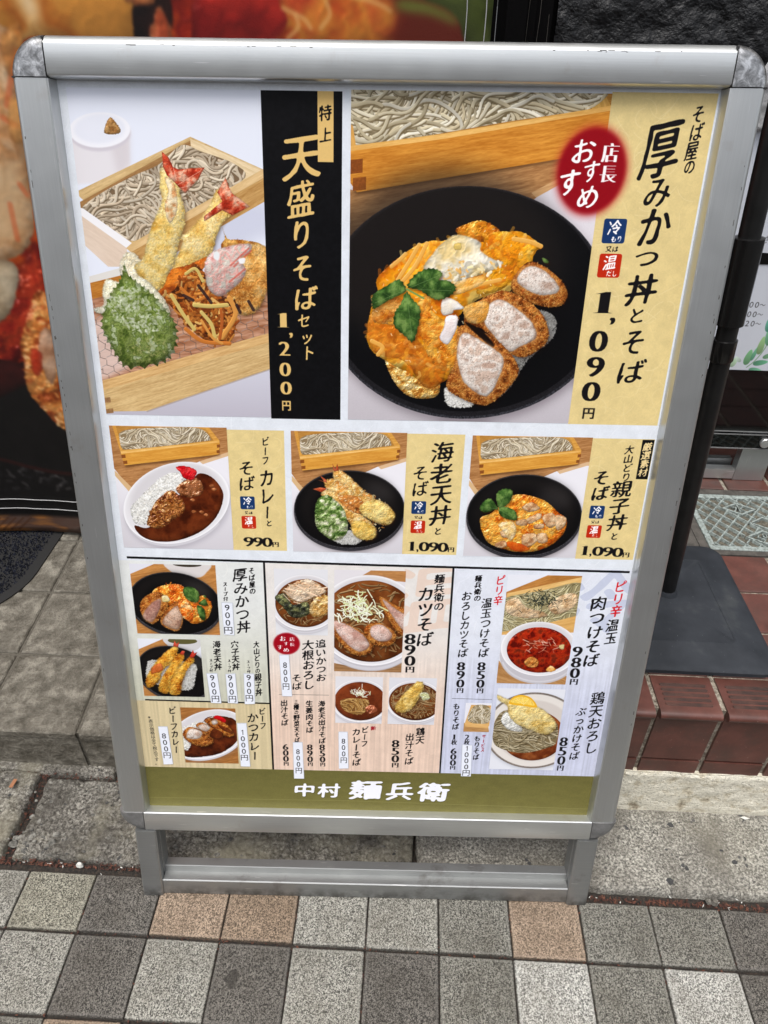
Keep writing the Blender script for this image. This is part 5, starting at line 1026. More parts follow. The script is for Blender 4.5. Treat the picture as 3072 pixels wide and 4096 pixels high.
def paint_board():
    """two sheets of paper behind acrylic on the second stand"""
    new_canvas(825, 1020, col(214, 218, 226)); R = (0, 0, 825, 1020); X, Y = grid(R)
    put(R, col(212, 216, 224)*(1 + .05*(fbm(X/60, Y/60, 3, 3) - .5))[..., None], np.ones_like(X))
    T = col(70, 70, 72)
    for s_, a_, b_ in (('3300〜', (212.5,600.8), (281.5,598.8)), ('4400〜', (214.9,625.5), (283.3,623.4)), ('1320〜', (217.2,650.0), (286.1,647.8))):
        x0, y0 = a_; w = (b_[0] - a_[0])/5
        for i, ch in enumerate(s_): glyph(ch, x0 + w*(i + .5), y0, w*1.45 if i < 4 else w*1.1, w*1.45 if i < 4 else w*1.2, T, 'flat')
    for i, ch in enumerate('ださい'):
        p = (213.8,441.4); glyph(ch, p[0] + i*17, p[1], 17, 20, col(90, 90, 92), 'flat')
    fill([(104.0,53.3), (174.0,52.3), (212.1,160.3), (139.2,161.6)], col(44, 66, 52)); glyph('た', (115.7,68.9)[0], (115.7,68.9)[1], 24, 26, col(226, 228, 224), 'bold')
    # leaf spray
    stroke(osmooth([(286.7,769.9), (303.1,749.3), (317.6,713.6), (329.1,651.8), (327.5,573.7)]), 2.2, col(120, 160, 120))
    for p, dx, dy, w, c in (((282.5,750.0), 3, -40, 22, (110, 168, 116)), ((294.6,738.9), 6, -36, 12, (100, 168, 130)), ((305.9,717.4), 0, -46, 20, (140, 178, 120)), ((318.5,692.8), -10, -44, 18, (110, 172, 130)), ((312.3,757.5), 34, -6, 18, (90, 160, 120)), ((305.2,776.5), 30, 2, 14, (110, 180, 140)), ((307.5,659.2), -6, -34, 18, (90, 168, 140)), ((248.1,761.8), 8, -26, 18, (176, 206, 170)), ((261.1,750.7), -16, -14, 12, (196, 216, 200)), ((330.6,737.7), 30, -12, 16, (120, 176, 130))):
        x, y = p; t = np.linspace(0, 2*math.pi, 18, endpoint=False); L = math.hypot(dx, dy); ca, sa = dx/L, dy/L
        q = np.c_[np.cos(t)*L*.55, np.sin(t)*w*.42*(1 - .25*np.cos(t))]; q = q @ np.array([[ca, sa], [-sa, ca]]) + [x + dx*.2, y + dy*.2]
        b = box(q); 
        if b[2] - b[0] < 2 or b[3] - b[1] < 2: continue
        X2, Y2 = grid(b); m = pmask(q, b); sh = np.clip((X2 - x)*ca + (Y2 - y)*sa, -L*.4, L*.8)/L
        put(b, ramp(sh*.7 + .35, [col(*c)*.72, col(*c), np.clip(col(*c)*1.25, 0, 1)]), m*.92)
    return CV
rnd = random.Random(11)
# ---------------------------------------------------------------- materials of the place
def alu(name, base=.60, rough=.33, streak=(1, 1, 60), dirt=.12, foot=False):
    M = Mat(name, rough, .85, .5)
    st = M.noise(14, 4, .6, M.mapping(streak)); ln = M.noise(30, 3, .6)
    c = M.ramp(st, [(.3, g(base*.90)), (.7, g(base*1.08))]); c = M.mix(.5, c, (base*.955, base*1.0, base*.985, 1))
    dm = M.ramp(M.noise(22, 5, .65), [(.60, g(0)), (.74, g(1))]); c = M.mix(dm, c, (base*(1 - dirt), base*(1 - dirt)*.98, base*(1 - dirt)*.94, 1))
    if foot:
        sx = M.n('ShaderNodeSeparateXYZ'); M.l(M.co, sx.inputs[0]); mr = M.n('ShaderNodeMapRange'); mr.inputs[1].default_value = 0.0; mr.inputs[2].default_value = .022; mr.inputs[3].default_value = .85; mr.inputs[4].default_value = 0.
        M.l(sx.outputs['Z'], mr.inputs[0]); mu = M.n('ShaderNodeMath', operation='MULTIPLY'); M.l(mr.outputs[0], mu.inputs[0]); M.l(M.ramp(M.noise(60, 4), [(.36, g(0)), (.62, g(1))]), mu.inputs[1])
        c = M.mix(mu.outputs[0], c, (.06, .055, .045, 1))
    sc_ = M.ramp(M.noise(300, 2, .5, M.mapping((streak[0]*.05 + .05, 1, streak[2]*.02 + .05))), [(.70, g(0)), (.74, g(1))]); c = M.mix(sc_, c, g(min(.9, base*1.35)))
    M.color(c); M.rough(ln, rough*.85, rough*1.35); M.bump(st, .05, .0004)
    return M.m
ALU_H = alu('brushed_aluminium_across', .68, .31, (1, 1, 70)); ALU_V = alu('brushed_aluminium_upright', .54, .33, (70, 1, 1)); ALU_D = alu('dull_aluminium_foot', .36, .46, (1, 1, 40), .35, True)
M = Mat('worn_chrome_cap', .22, .9); c = M.ramp(M.noise(120, 5, .7, dist=.6), [(.35, g(.16)), (.5, g(.34)), (.62, g(.62)), (.75, g(.30))]); M.color(c); M.rough(M.noise(90, 4), .12, .5); M.bump(M.noise(160, 4), .25, .0008); CAP = M.m
M = Mat('grey_cap', .4, .5); M.color(M.ramp(M.noise(60, 4), [(.35, g(.16)), (.7, g(.30))])); CAPB = M.m
M = Mat('black_rubber', .6); M.color(g(.012)); RUB = M.m
M = Mat('backing_board', .6); M.color(g(.35)); BOARD = M.m
# pavement
def stone(name, c, contrast=.75, tint=None):
    M = Mat(name, .85, 0, .3); c = tuple(c)
    n1 = M.noise(520, 2, .65, rnd=True, dist=1.2); n2 = M.noise(1100, 2, .6, rnd=True); big = M.noise(16, 5, .7, rnd=True)
    hi = tuple(min(.78, x*(1 + contrast*1.5)) for x in c); lo = tuple(x*(1 - contrast*.85) for x in c)
    k = M.ramp(n1, [(.43, lo + (1,)), (.5, c + (1,)), (.56, hi + (1,))])
    k = M.mix(.35, k, M.ramp(n2, [(.35, g(.25)), (.65, g(1.5))]), 'MULTIPLY') if False else k
    k = M.mix(M.ramp(n2, [(.62, g(0)), (.70, g(.7))]), k, tuple(min(.75, x*1.9) for x in c) + (1,))
    k = M.mix(M.ramp(big, [(.42, g(0)), (.72, g(.6))]), k, tuple(x*y for x, y in zip(c, (.58, .54, .48))) + (1,)); st_ = M.noise(26, 2, .5, rnd=True); k = M.mix(M.ramp(st_, [(.71, g(0)), (.74, g(.7))]), k, (c[0]*.35, c[1]*.34, c[2]*.33, 1))
    ge = M.n('ShaderNodeTexCoord').outputs['Generated']; sx = M.n('ShaderNodeSeparateXYZ'); M.l(ge, sx.inputs[0]); ed = None
    for ax in 'XY':
        q1_ = M.n('ShaderNodeMath', operation='PINGPONG'); q1_.inputs[1].default_value = .5; M.l(sx.outputs[ax], q1_.inputs[0])
        if ed is None: ed = q1_.outputs[0]
        else: mn = M.n('ShaderNodeMath', operation='MINIMUM'); M.l(ed, mn.inputs[0]); M.l(q1_.outputs[0], mn.inputs[1]); ed = mn.outputs[0]
    k = M.mix(M.ramp(ed, [(.012, g(0)), (.03, g(.42)), (.06, g(0))]), k, tuple(min(.8, x*1.55 + .03) for x in c) + (1,)); k = M.mix(M.ramp(ed, [(.0, g(.75)), (.018, g(0))]), k, (.03, .025, .02, 1)); M.color(k)
    M.bump(n1, .9, .002); M.bump(n2, .4, .0008); return M.m
PV = dict(L=stone('pale_grey_stone', (.205, .199, .175), .85), W=stone('whitish_stone', (.31, .305, .28), .8), M=stone('mid_grey_stone', (.138, .133, .115), .85), D=stone('dark_grey_stone', (.092, .085, .075), .85), T=stone('tan_stone', (.235, .178, .130), .7), O=stone('ochre_stone', (.185, .138, .098), .75), Y=stone('yellowish_stone', (.195, .187, .150), .85))
M = Mat('joint_dirt', .95); n = M.noise(260, 4, .7); M.color(M.ramp(n, [(.35, (.010, .009, .008, 1)), (.55, (.035, .028, .022, 1)), (.7, (.075, .045, .032, 1))])); M.bump(n, .8, .003); DIRT = M.m
M = Mat('leaf_litter', .8); i = M.n('ShaderNodeTexNoise'); n = M.noise(180, 2); M.color(M.ramp(n, [(.3, (.03, .014, .010, 1)), (.5, (.08, .028, .018, 1)), (.62, (.16, .06, .034, 1)), (.75, (.05, .036, .026, 1))])); LITTER = M.m
def concrete(name, base, sp=.5, warm=1.0, coarse=260, bump=.5, patch=.55):
    M = Mat(name, .9, 0, .25); n1 = M.noise(coarse, 5, .75, dist=.4); n2 = M.noise(12, 5, .65); v = M.voro(95)
    c = M.ramp(n1, [(.36, g(base*(1 - sp))), (.5, (base, base*.955*warm, base*.83*warm, 1)), (.62, (min(.8, base*(1 + sp*1.5)), min(.8, base*(1 + sp*1.4)), min(.8, base*(1 + sp*1.1)), 1))])
    c = M.mix(M.ramp(n2, [(.40, g(0)), (.66, g(.8))]), c, (base*.42, base*.38, base*.32, 1)); c = M.mix(M.ramp(M.noise(7, 4, .6), [(.48, g(0)), (.66, g(patch))]), c, (min(.8, base*2.0), min(.8, base*1.85), min(.8, base*1.35), 1))
    ag = M.ramp(M.voro(70, out='Color'), [(.0, g(0)), (.80, g(0)), (.86, g(1))]); near = M.ramp(v, [(.22, g(1)), (.30, g(0))])
    c = M.mix(M.mix(1.0, ag, near, 'MULTIPLY'), c, g(base*.30)); M.color(c); M.bump(n1, bump, .002); return M.m
CONC_R = concrete('smooth_kerb_concrete', .235, .85, 1.0, 300, .6, .10); CONC_L = concrete('worn_kerb_concrete', .175, .95, .97, 230, 1.4)
M = Mat('rough_mortar', .9, 0, .2); n1 = M.noise(40, 5, .7); n2 = M.noise(250, 4, .7); c = M.ramp(n1, [(.30, (.30, .25, .18, 1)), (.40, (.66, .60, .46, 1)), (.50, (.84, .80, .67, 1))])
c = M.mix(M.ramp(n2, [(.36, g(.5)), (.45, g(0))]), c, (.16, .14, .11, 1)); M.color(c); M.bump(n2, .9, .003); M.bump(n1, .8, .006); MORTAR = M.m
M = Mat('grey_brown_slate_tile', .55, 0, .4); n1 = M.noise(42, 6, .72, None, True); n2 = M.noise(160, 3, .6, rnd=True)
M.color(M.ramp(n1, [(.36, (.078, .069, .052, 1)), (.5, (.145, .131, .105, 1)), (.64, (.27, .25, .205, 1))])); M.bump(n1, 1.0, .010); M.bump(n2, .35, .0008); M.rough(n1, .4, .75); SLATE = M.m
M = Mat('grey_grout', .9); n = M.noise(200, 4); M.color(M.ramp(n, [(.3, (.065, .057, .044, 1)), (.7, (.13, .118, .095, 1))])); M.bump(n, .5, .001); GROUT = M.m
M = Mat('pale_grout', .9); n = M.noise(160, 5, .75); M.color(M.ramp(n, [(.34, (.07, .055, .042, 1)), (.48, (.22, .19, .15, 1)), (.64, (.42, .38, .31, 1))])); M.bump(n, .8, .002); GROUT2 = M.m
M = Mat('brick_red_tile', .36, 0, .5); n1 = M.noise(30, 5, .6, rnd=True); n2 = M.noise(420, 2, .5, rnd=True); c = M.ramp(n1, [(.3, (.072, .027, .020, 1)), (.55, (.120, .044, .033, 1)), (.75, (.165, .066, .050, 1))])
c = M.mix(M.ramp(n2, [(.70, g(0)), (.76, g(.8))]), c, (.36, .24, .2, 1)); c = M.mix(M.ramp(M.noise(14, 5, .7, rnd=True), [(.46, g(0)), (.70, g(.75))]), c, (.060, .038, .030, 1)); M.color(c); M.rough(n1, .28, .55); M.bump(n1, .15, .001); REDT = M.m
M = Mat('brick_red_rib', .45); M.color(M.ramp(M.noise(60, 4, rnd=True), [(.35, (.035, .022, .018, 1)), (.65, (.085, .04, .03, 1))])); REDD = M.m
M = Mat('grey_rubber_base', .7, 0, .12); n = M.noise(16, 5, .6); c = M.ramp(n, [(.35, (.024, .027, .032, 1)), (.6, (.036, .040, .047, 1)), (.8, (.065, .070, .072, 1))]); c = M.mix(M.ramp(M.noise(260, 2), [(.74, g(0)), (.78, g(.6))]), c, g(.3)); M.color(c); M.rough(n, .55, .75); M.bump(M.noise(90, 3), .08, .001); BASE = M.m
M = Mat('black_plastic_pole', .38, 0, .5); M.color(M.ramp(M.noise(40, 3), [(.4, g(.006)), (.7, g(.012))])); POLE = M.m
M = Mat('black_sleeve', .18, 0, .5); M.color(g(.008)); SLEEVE = M.m
M = Mat('pale_green_cast_iron', .6, .1, .4); n = M.noise(140, 5, .7); M.color(M.ramp(n, [(.34, (.10, .105, .09, 1)), (.5, (.30, .345, .325, 1)), (.7, (.44, .50, .48, 1))])); M.bump(n, .5, .001); GRATE = M.m
M = Mat('grate_floor', .9); n = M.noise(180, 4, .7); M.color(M.ramp(n, [(.35, (.045, .04, .03, 1)), (.65, (.16, .145, .11, 1))])); GFLOOR = M.m
M = Mat('dark_stone_channel', .8); n = M.noise(60, 5, .7); M.color(M.ramp(n, [(.35, (.045, .04, .035, 1)), (.65, (.105, .095, .082, 1))])); M.bump(n, .4, .002); CHAN = M.m
M = Mat('black_rough_render', .5, 0, .5); n1 = M.noise(28, 5, .65); n2 = M.noise(140, 3, .6); M.color(M.ramp(n1, [(.35, (.0035, .0035, .004, 1)), (.7, (.012, .0125, .014, 1))])); M.bump(n1, 1.0, .012); M.bump(n2, .4, .002); M.rough(n2, .35, .7); RENDER = M.m
M = Mat('black_paint_and_dark_interior', .7, 0, .08); M.color((.0025, .0022, .0025, 1)); BLACK = M.m  # also the colour of the unlit shop interior
M = Mat('glossy_black_board', .06, 0, .5); M.color(g(.004)); GLOSS = M.m
M = Mat('acrylic_edge', .1, 0, .6); M.color(g(.20)); ACR = M.m
M = Mat('mat_pile', .95, 0, .1); n = M.noise(150, 4, .8); M.color(M.ramp(n, [(.36, (.003, .0035, .006, 1)), (.55, (.016, .018, .028, 1)), (.7, (.05, .053, .072, 1))])); PILE = M.m
M = Mat('thread', .7); M.color(g(.45)); THREAD = M.m
M = Mat('pale_crumpled_sheet', .6); n = M.noise(50, 5); M.color(M.ramp(n, [(.3, g(.22)), (.7, g(.5))])); M.bump(n, .6, .004); SHEET = M.m
M = Mat('asphalt', .9); n = M.noise(300, 4); M.color(M.ramp(n, [(.3, g(.03)), (.7, g(.075))])); ASPH = M.m
M = Mat('litter_white', .7); M.color((.62, .62, .58, 1)); WHITE = M.m
M = Mat('dark_pebble', .8); M.color(M.ramp(M.noise(200, 3), [(.3, g(.02)), (.7, g(.06))])); PEB = M.m
M = Mat('grey_gravel', .8); M.color(M.ramp(M.noise(90, 3), [(.36, g(.035)), (.5, (.12, .115, .10, 1)), (.64, (.26, .25, .22, 1))])); PEB2 = M.m
M = Mat('pale_stain', .9); M.color((.50, .48, .40, 1)); PALE = M.m

# ---------------------------------------------------------------- ground, pavement and its paving blocks
gnd = MB().box(-60, 60, -60, 60, -.32, -.03).build('ground', ASPH); tag(gnd, kind='structure')
ROWS = [(.3131 - .0966*k, .4097 - .0966*k) for k in (0, 1, 2, 3, 4)]
ROWS = [(.4097, .4885)] + ROWS
X0, PI_ = -.5206, .09734
pave = MB().box(-2.2, 2.2, -3.0, .5018, -.06, -.006).build('pavement', DIRT); tag(pave, kind='structure')
KIND = ['MMDYDOTLLMTMMDDL', 'LDMLDLDLDMWMWDML', 'DMLMMTMDLMDLMWMD', 'MLDWDMLDMLMDLDMW', 'LMDMLDTMWDMLMDLM', 'DLMDWMDLMDLTMDML']
KIND[0] = 'DMDLYDTOLLMTMMDD'; KIND[1] = 'MLDLLDLDLDMWMWDM'; KIND[2] = 'DMMDMTMDLDLMDMLW'
tiles_mesh = {}
for r, (ya, yb) in enumerate(ROWS):
    for i in range(-4, 20):
        k = KIND[r][i % 16]; x = X0 + (i - 4)*PI_; j = .0014; key = (r == 0, k, (i + r) % 3)
        w, h = PI_ - j, (yb - ya) - .0034
        if key not in tiles_mesh:
            b = MB(); bb = .0026; q = rnd.Random(hash(str(key)) & 0) if False else rnd
            jt = lambda: q.uniform(-.0007, .0007)
            P = [(-w/2, -h/2), (w/2, -h/2), (w/2, h/2), (-w/2, h/2)]; ring = []
            for (ax, ay), (bx, by) in zip(P, P[1:] + P[:1]):      # slightly uneven outline
                for t in (.018, .3, .7, .982): ring.append((ax + (bx - ax)*t + jt()*.7, ay + (by - ay)*t + jt()*.7))
            n_ = len(ring); vs = [(x_, y_, -.03) for x_, y_ in ring] + [(x_, y_, -bb*.75) for x_, y_ in ring] + [(x_*(1 - .36*bb/w*2), y_*(1 - .36*bb/h*2), -bb*.22) for x_, y_ in ring] + [(x_*(1 - 2*bb/w), y_*(1 - 2*bb/h), 0) for x_, y_ in ring]
            fs = [(L*n_ + a, L*n_ + (a + 1) % n_, (L + 1)*n_ + (a + 1) % n_, (L + 1)*n_ + a) for L in range(3) for a in range(n_)] + [tuple(range(3*n_, 4*n_))]
            b.add(vs, fs); o = b.build('paving_block', PV[k], pave, smooth=True); tiles_mesh[key] = o.data
        else: o = link(bpy.data.objects.new('paving_block', tiles_mesh[key]), pave)
        o.location = (x + PI_/2, (ya + yb)/2, rnd.uniform(-.0010, .0008)); o.rotation_euler = (rnd.uniform(-.004, .004), rnd.uniform(-.004, .004), rnd.uniform(-.004, .004))

# ---------------------------------------------------------------- kerb between the pavement and the steps
kerb = MB().box(-2.2, 2.2, .5018, .70, -.06, -.010).build('kerb', DIRT); tag(kerb, kind='structure')
def kerb_stone(x0, x1, y0, y1, z, amp, sc, mt, nx, ny, seed, pits=0.):
    def fn(S, T):
        # outer ring folds down to close the sides
        xs = x0 + (x1 - x0)*np.clip((S*nx - 1)/(nx - 2), 0, 1); ys = y0 + (y1 - y0)*np.clip((T*ny - 1)/(ny - 2), 0, 1)
        n_ = fbm(xs*sc + 40, ys*sc + 40, 4, seed) - .5; e = np.minimum(np.minimum(xs - x0, x1 - xs), np.minimum(ys - y0, y1 - ys))
        zz = z + amp*2*n_ + pits*(vn(xs*sc*2.6 + 9, ys*sc*2.6 + 9, seed + 3) - .5) - .006*np.clip(1 - e/.006, 0, 1)**2
        w_ = .006*(fbm(xs*30 + 3, ys*30 + 5, 3, seed + 7) - .5)
        edge = (S <= 0) | (S >= 1) | (T <= 0) | (T >= 1); zz = np.where(edge, -.03, zz)
        return xs + w_*(e < .004), ys + w_*(e < .004), zz
    return gridmesh('kerb_stone', nx, ny, fn, mt, kerb)
kerb_stone(.031, 1.5, .5035, .640, .006, .0006, 60, CONC_R, 420, 60, 3)
kerb_stone(-.556, .026, .5045, .632, .005, .0045, 70, CONC_L, 420, 110, 5, .0045)
kerb_stone(-1.0, -.572, .5045, .640, .007, .0045, 60, CONC_L, 330, 90, 9, .0045)
kerb_stone(-.45, .026, .636, .662, .003, .002, 50, CONC_L, 160, 14, 12, .001); kerb_stone(-1.0, -.455, .640, .662, .004, .002, 50, CONC_L, 160, 14, 14, .001)
def rocks(name, spots, mt, parent, seed, flat=.35):
    q = random.Random(seed); b = MB()
    for x, y, z, r in spots:
        n_ = 7; a0 = q.uniform(0, 6); st = q.uniform(.6, 1.0); vs = []
        for k in range(n_):
            a = a0 + k*6.283/n_; rr = r*q.uniform(.75, 1.2); vs.append((x + math.cos(a)*rr, y + math.sin(a)*rr*st, z - r*.4))
        for k in range(n_):
            a = a0 + k*6.283/n_; rr = r*.62*q.uniform(.8, 1.1); vs.append((x + math.cos(a)*rr, y + math.sin(a)*rr*st, z + r*flat))
        b.add(vs, [(k, (k + 1) % n_, n_ + (k + 1) % n_, n_ + k) for k in range(n_)] + [tuple(range(n_, 2*n_))])
    return b.build(name, mt, parent)
sp = [(.3508, .5836, .0052, .0055), (.3926, .5194, .005, .0085), (.3699, .5414, .005, .006), (.395, .523, .005, .006), (.36, .5425, .005, .0045), (.31, .6, .005, .004)]
sp += [(rnd.uniform(.28, .62), rnd.uniform(.508, .62), .0052, abs(rnd.gauss(0, .0022)) + .0012) for _ in range(150)] + [(rnd.uniform(.04, .27), rnd.uniform(.51, .62), .0052, rnd.uniform(.001, .0038)) for _ in range(70)]
tag(rocks('embedded_stone', sp, PEB, kerb, 3, .12), kind='stuff')
sp = [(rnd.uniform(-.62, .02), rnd.uniform(.508, .63), .004, rnd.uniform(.0015, .006)) for _ in range(170)] + [(-.525 + rnd.gauss(0, .03), .528 + rnd.gauss(0, .010), .0045, rnd.uniform(.002, .007)) for _ in range(40)]
tag(rocks('embedded_gravel', sp, [PEB2], kerb, 5, .22), kind='stuff')
sp = [(.3294 + .0012*math.sin(k*1.3), .5785 - k*.0042, .0055, rnd.uniform(.001, .0022)) for k in range(9)] + [(.2958, .5115, .0052, .006), (.302, .514, .0052, .003), (.3585, .617, .005, .006), (.352, .613, .005, .003)]
tag(rocks('pale_paint_spot', sp, PALE, kerb, 7, .05), kind='stuff')
# wind-blown bits in the joints
def litter(name, n_, fx, mt, size=(.002, .006), seed=1, ht=.004):
    q = random.Random(seed); b = MB()
    for _ in range(n_):
        x, y, z = fx(q); a = q.uniform(0, 6.28); L = q.uniform(*size); w_ = L*q.uniform(.18, .5); c_, s_ = math.cos(a), math.sin(a); t1, t2 = q.uniform(0, ht), q.uniform(0, ht)
        P = [(-L, 0, t1), (0, -w_, t2*.5), (L, 0, t2), (0, w_, t1*.5)]; Q = [(x + c_*u - s_*v, y + s_*u + c_*v, z + k) for u, v, k in P]; Q2 = [(a1, b1, c1 - .0004) for a1, b1, c1 in Q]
        b.add(Q + Q2, [(0, 1, 2, 3), (7, 6, 5, 4), (0, 4, 5, 1), (1, 5, 6, 2), (2, 6, 7, 3), (3, 7, 4, 0)])
    return b.build(name, mt, kerb)
def band(q):
    u = q.random()
    if u < .42: return q.uniform(-.75, -.30), .4955 + abs(q.gauss(0, .0045)), -.003
    if u < .70: x = q.uniform(.28, .62); return x, .4935 + q.gauss(0, .0022), -.005
    if u < .82: return -.565 + q.gauss(0, .007), q.uniform(.50, .65), -.002
    if u < .92: return q.uniform(-.7, -.4), .634 + q.gauss(0, .004), .001
    return q.uniform(-.3, .3), .495 + q.gauss(0, .003), -.003
tag(litter('leaf_litter', 1300, band, LITTER, (.0010, .0036), 4, .0025), kind='stuff')
def band2(q):
    u = q.random(); j = q.randint(0, 3); yy = (.4097, .3131, .2165, .12)[j]
    if u < .6: return q.uniform(-.6, .7), yy + q.gauss(0, .0012), -.0025
    i = q.randint(0, 12); return X0 + i*PI_ + q.gauss(0, .0008), q.uniform(.2, .49), -.0025
tag(litter('leaf_crumbs', 420, band2, LITTER, (.001, .0032), 8, .002), kind='stuff')
tag(litter('white_crumbs', 60, lambda q: (q.uniform(-.6, .6), .4945 + q.gauss(0, .004), -.001), WHITE, (.001, .0026), 9), kind='stuff')
t = tag(litter('paper_scrap', 1, lambda q: (.5316, .6205, .010), WHITE, (.007, .0071), 12, .006), 'small white paper scrap lying in the gutter under the cream plinth', 'scrap'); t.parent = None
t = tag(rocks('pebble', [(-.452, .4975, .003, .0058)], WHITE, None, 15, .6), 'whitish pebble caught in the leaf litter left of the sign', 'pebble')
t = tag(rocks('pebble', [(.449, .4955, .002, .0062), (.441, .4965, .001, .0045)], CONC_R, None, 16, .6), 'grey crumb of mortar lying among red leaves at the kerb on the right', 'pebble')
b = MB(); b.add([(-.606, .606, .0125), (-.600, .6055, .0125), (-.5985, .620, .013), (-.604, .6205, .013), (-.606, .606, .0118), (-.600, .6055, .0118), (-.5985, .620, .0123), (-.604, .6205, .0123)], [(0, 1, 2, 3), (7, 6, 5, 4), (0, 4, 5, 1), (1, 5, 6, 2), (2, 6, 7, 3), (3, 7, 4, 0)])
M = Mat('orange_paper', .7); M.color((.30, .13, .06, 1)); tag(b.build('paper_scrap', M.m), 'small orange paper scrap on the rough kerb at the left', 'scrap')

# ---------------------------------------------------------------- grey tiled step, left
ZL = .090; SH = -.062; YL = .6545
stp = MB().box(-2.2, .308, YL + .004, 1.9, -.02, ZL - .004).build('left_step', GROUT); tag(stp, kind='structure')
def cut(o_): return o_
JX = [-.4985 + .155*k for k in range(-6, 6)]
for a, b_ in zip(JX[:-1], JX[1:]):
    for r in range(4):
        y0 = YL - .001 if r == 0 else YL + .155*r + .003; y1 = YL + .155*(r + 1) - .003
        xa, xb = a + .003, min(b_ - .003, .305 + .03)
        if xa > .30: continue
        m = MB(); m.slab(xa, xb, y0, y1, ZL - .012, ZL, .0022, None, SH, YL)
        if r == 0:
            for k in range(4):   # worn anti-slip grooves as low ribs
                yy = YL + .022 + k*.0085; m.slab(xa + .002, xb - .002, yy, yy + .0048, ZL - .001, ZL + .0008, .0008, None, SH, YL)
        m.build('step_tile', SLATE, stp)
    m = MB(); xa, xb = a + .003, min(b_ - .003, .305)
    if xa < .30: m.box(xa, xb, YL + .001, YL + .012, .002, ZL - .0125); m.build('riser_tile', SLATE, stp)
# ---------------------------------------------------------------- brick-red tiled step, right
ZR = .243; YR = .6320
st2 = MB().box(.310, 1.9, YR + .004, .9690, -.02, ZR - .0035).box(.310, 1.9, .9690, 1.1720, -.02, ZR - .030).box(.310, 1.9, 1.1720, 1.9, -.02, ZR - .0035).build('right_step', GROUT2); tag(st2, kind='structure')
JR = [.3475 + .0905*k for k in range(0, 12)]; first = {}
def redtile(name, x, y, w_, h_, key, maker):
    if key not in first: o = maker(); first[key] = o.data
    else: o = link(bpy.data.objects.new(name, first[key]), st2)
    o.location = (x, y, 0); return o
for k in range(-1, 12):
    x = .3475 + .0905*k; w_ = .0828; xo = x + .0038
    if k == -1: xo = .3115; w_ = .033
    def nose():
        m = MB(); prof = [(0, ZR - .0135), (-.006, ZR - .0125), (-.0095, ZR - .009), (-.0100, ZR - .0055), (-.0080, ZR - .002), (-.004, ZR - .0003), (0.002, ZR), (.0580, ZR), (.0595, ZR - .001), (.0595, ZR - .0135)]
        m.extrude(prof, lambda a, b_: (0, a, b_), lambda a, b_: (w_, a, b_))
        if w_ > .05:
            for j in range(5):
                y = .009 + j*.0084; ring = []
                for e, cx_ in ((0, w_ - .012), (1, .012)):
                    for q in range(5):
                        an = math.radians(-90 + q*45 + e*180); ring.append((cx_ + math.cos(an)*.0031, y + math.sin(an)*.0031))
                n_ = len(ring); m.add([(a, b_, ZR - .0003) for a, b_ in ring] + [((a - w_/2)*.985 + w_/2, (b_ - y)*.6 + y, ZR + .0014) for a, b_ in ring], [(q, (q + 1) % n_, n_ + (q + 1) % n_, n_ + q) for q in range(n_)] + [tuple(range(n_, 2*n_))], 1)
        return m.build('nosing_tile', [REDT, REDD], st2, smooth=True)
    redtile('nosing_tile', xo, YR, w_, 0, ('n', w_), nose)
    redtile('riser_tile', xo, YR, w_, 0, ('r', w_), lambda: MB().box(0, w_, -.0005, .01, .1345, .2285).build('riser_tile', REDT, st2))
    redtile('riser_tile', xo, YR, w_, 0, ('r2', w_), lambda: MB().box(0, w_, -.0005, .01, .035, .1290).build('riser_tile', REDT, st2))
    ys = [(.6952, .7818), (.7862, .8728), (.8772, .9665), (1.1735, 1.2085)] + [(1.2115 + .0905*q, 1.299 + .0905*q) for q in range(0, 3)]
    for (ya, yb) in ys:
        redtile('floor_tile', xo, ya, w_, 0, ('f', w_, round(yb - ya, 4)), lambda: MB().slab(0, w_, 0, yb - ya, ZR - .012, ZR, .0014).build('floor_tile', REDT, st2))
# cream mortar plinth under the bricks
def plinth(S, T):
    xs = .300 + 1.2*S; L = T*.150   # runs up the face, then back over the top
    zf = np.minimum(L, .103) + .004*(fbm(xs*25 + 2, L*0 + 4, 3, 5) - .5)*(L > .06); yb = np.clip(L - .103, 0, 1)
    n_ = fbm(xs*30 + 7, L*60 + 3, 4, 8) - .5
    return xs, .6277 + yb*.35 + .004*n_*(yb <= .02) + .0035*np.clip(1 - np.abs(L - .103)/.006, 0, 1), np.clip(zf, -.01, 1) + .0035*n_*(L > .09)
gridmesh('plinth', 420, 50, plinth, MORTAR, st2)
# ---------------------------------------------------------------- drain cover
dr = empty('drain_cover', (.530, .984, ZR)); tag(dr, 'pale green cast iron drain cover with a diamond lattice, set in the red tiles', 'drain cover')
ch = MB().box(.5135, 1.9, .9705, .9825, ZR - .028, ZR - .001).box(.5135, 1.9, 1.1545, 1.1705, ZR - .028, ZR - .001).box(.5135, .5285, .9826, 1.1544, ZR - .028, ZR - .001).build('channel', CHAN, st2)
MB().box(.311, .5130, .9705, 1.1705, ZR - .028, ZR - .002).build('channel', CHAN, st2)
GW, GD_ = .42, .169; m = MB(); m.box(0, GW, 0, GD_, -.018, -.006); m.build('cover_plate', GFLOOR, dr)
m = MB(); m.slab(0, GW, 0, .011, -.0060, 0, .001).slab(0, GW, GD_ - .011, GD_, -.0060, 0, .001).slab(0, .011, .0112, GD_ - .0112, -.0060, -.0001, .001).slab(GW - .011, GW, .0112, GD_ - .0112, -.0060, -.0001, .001); m.build('cover_rim', GRATE, dr)
_d = lambda p, w_, h_: (p[0] - .530, p[1] - .984, w_, h_)
DI = [_d((0.6209,1.1085), .032, .019), _d((0.6547,1.0658), .030, .019), _d((0.6393,1.0223), .036, .022), (.235, .118, .030, .019)]
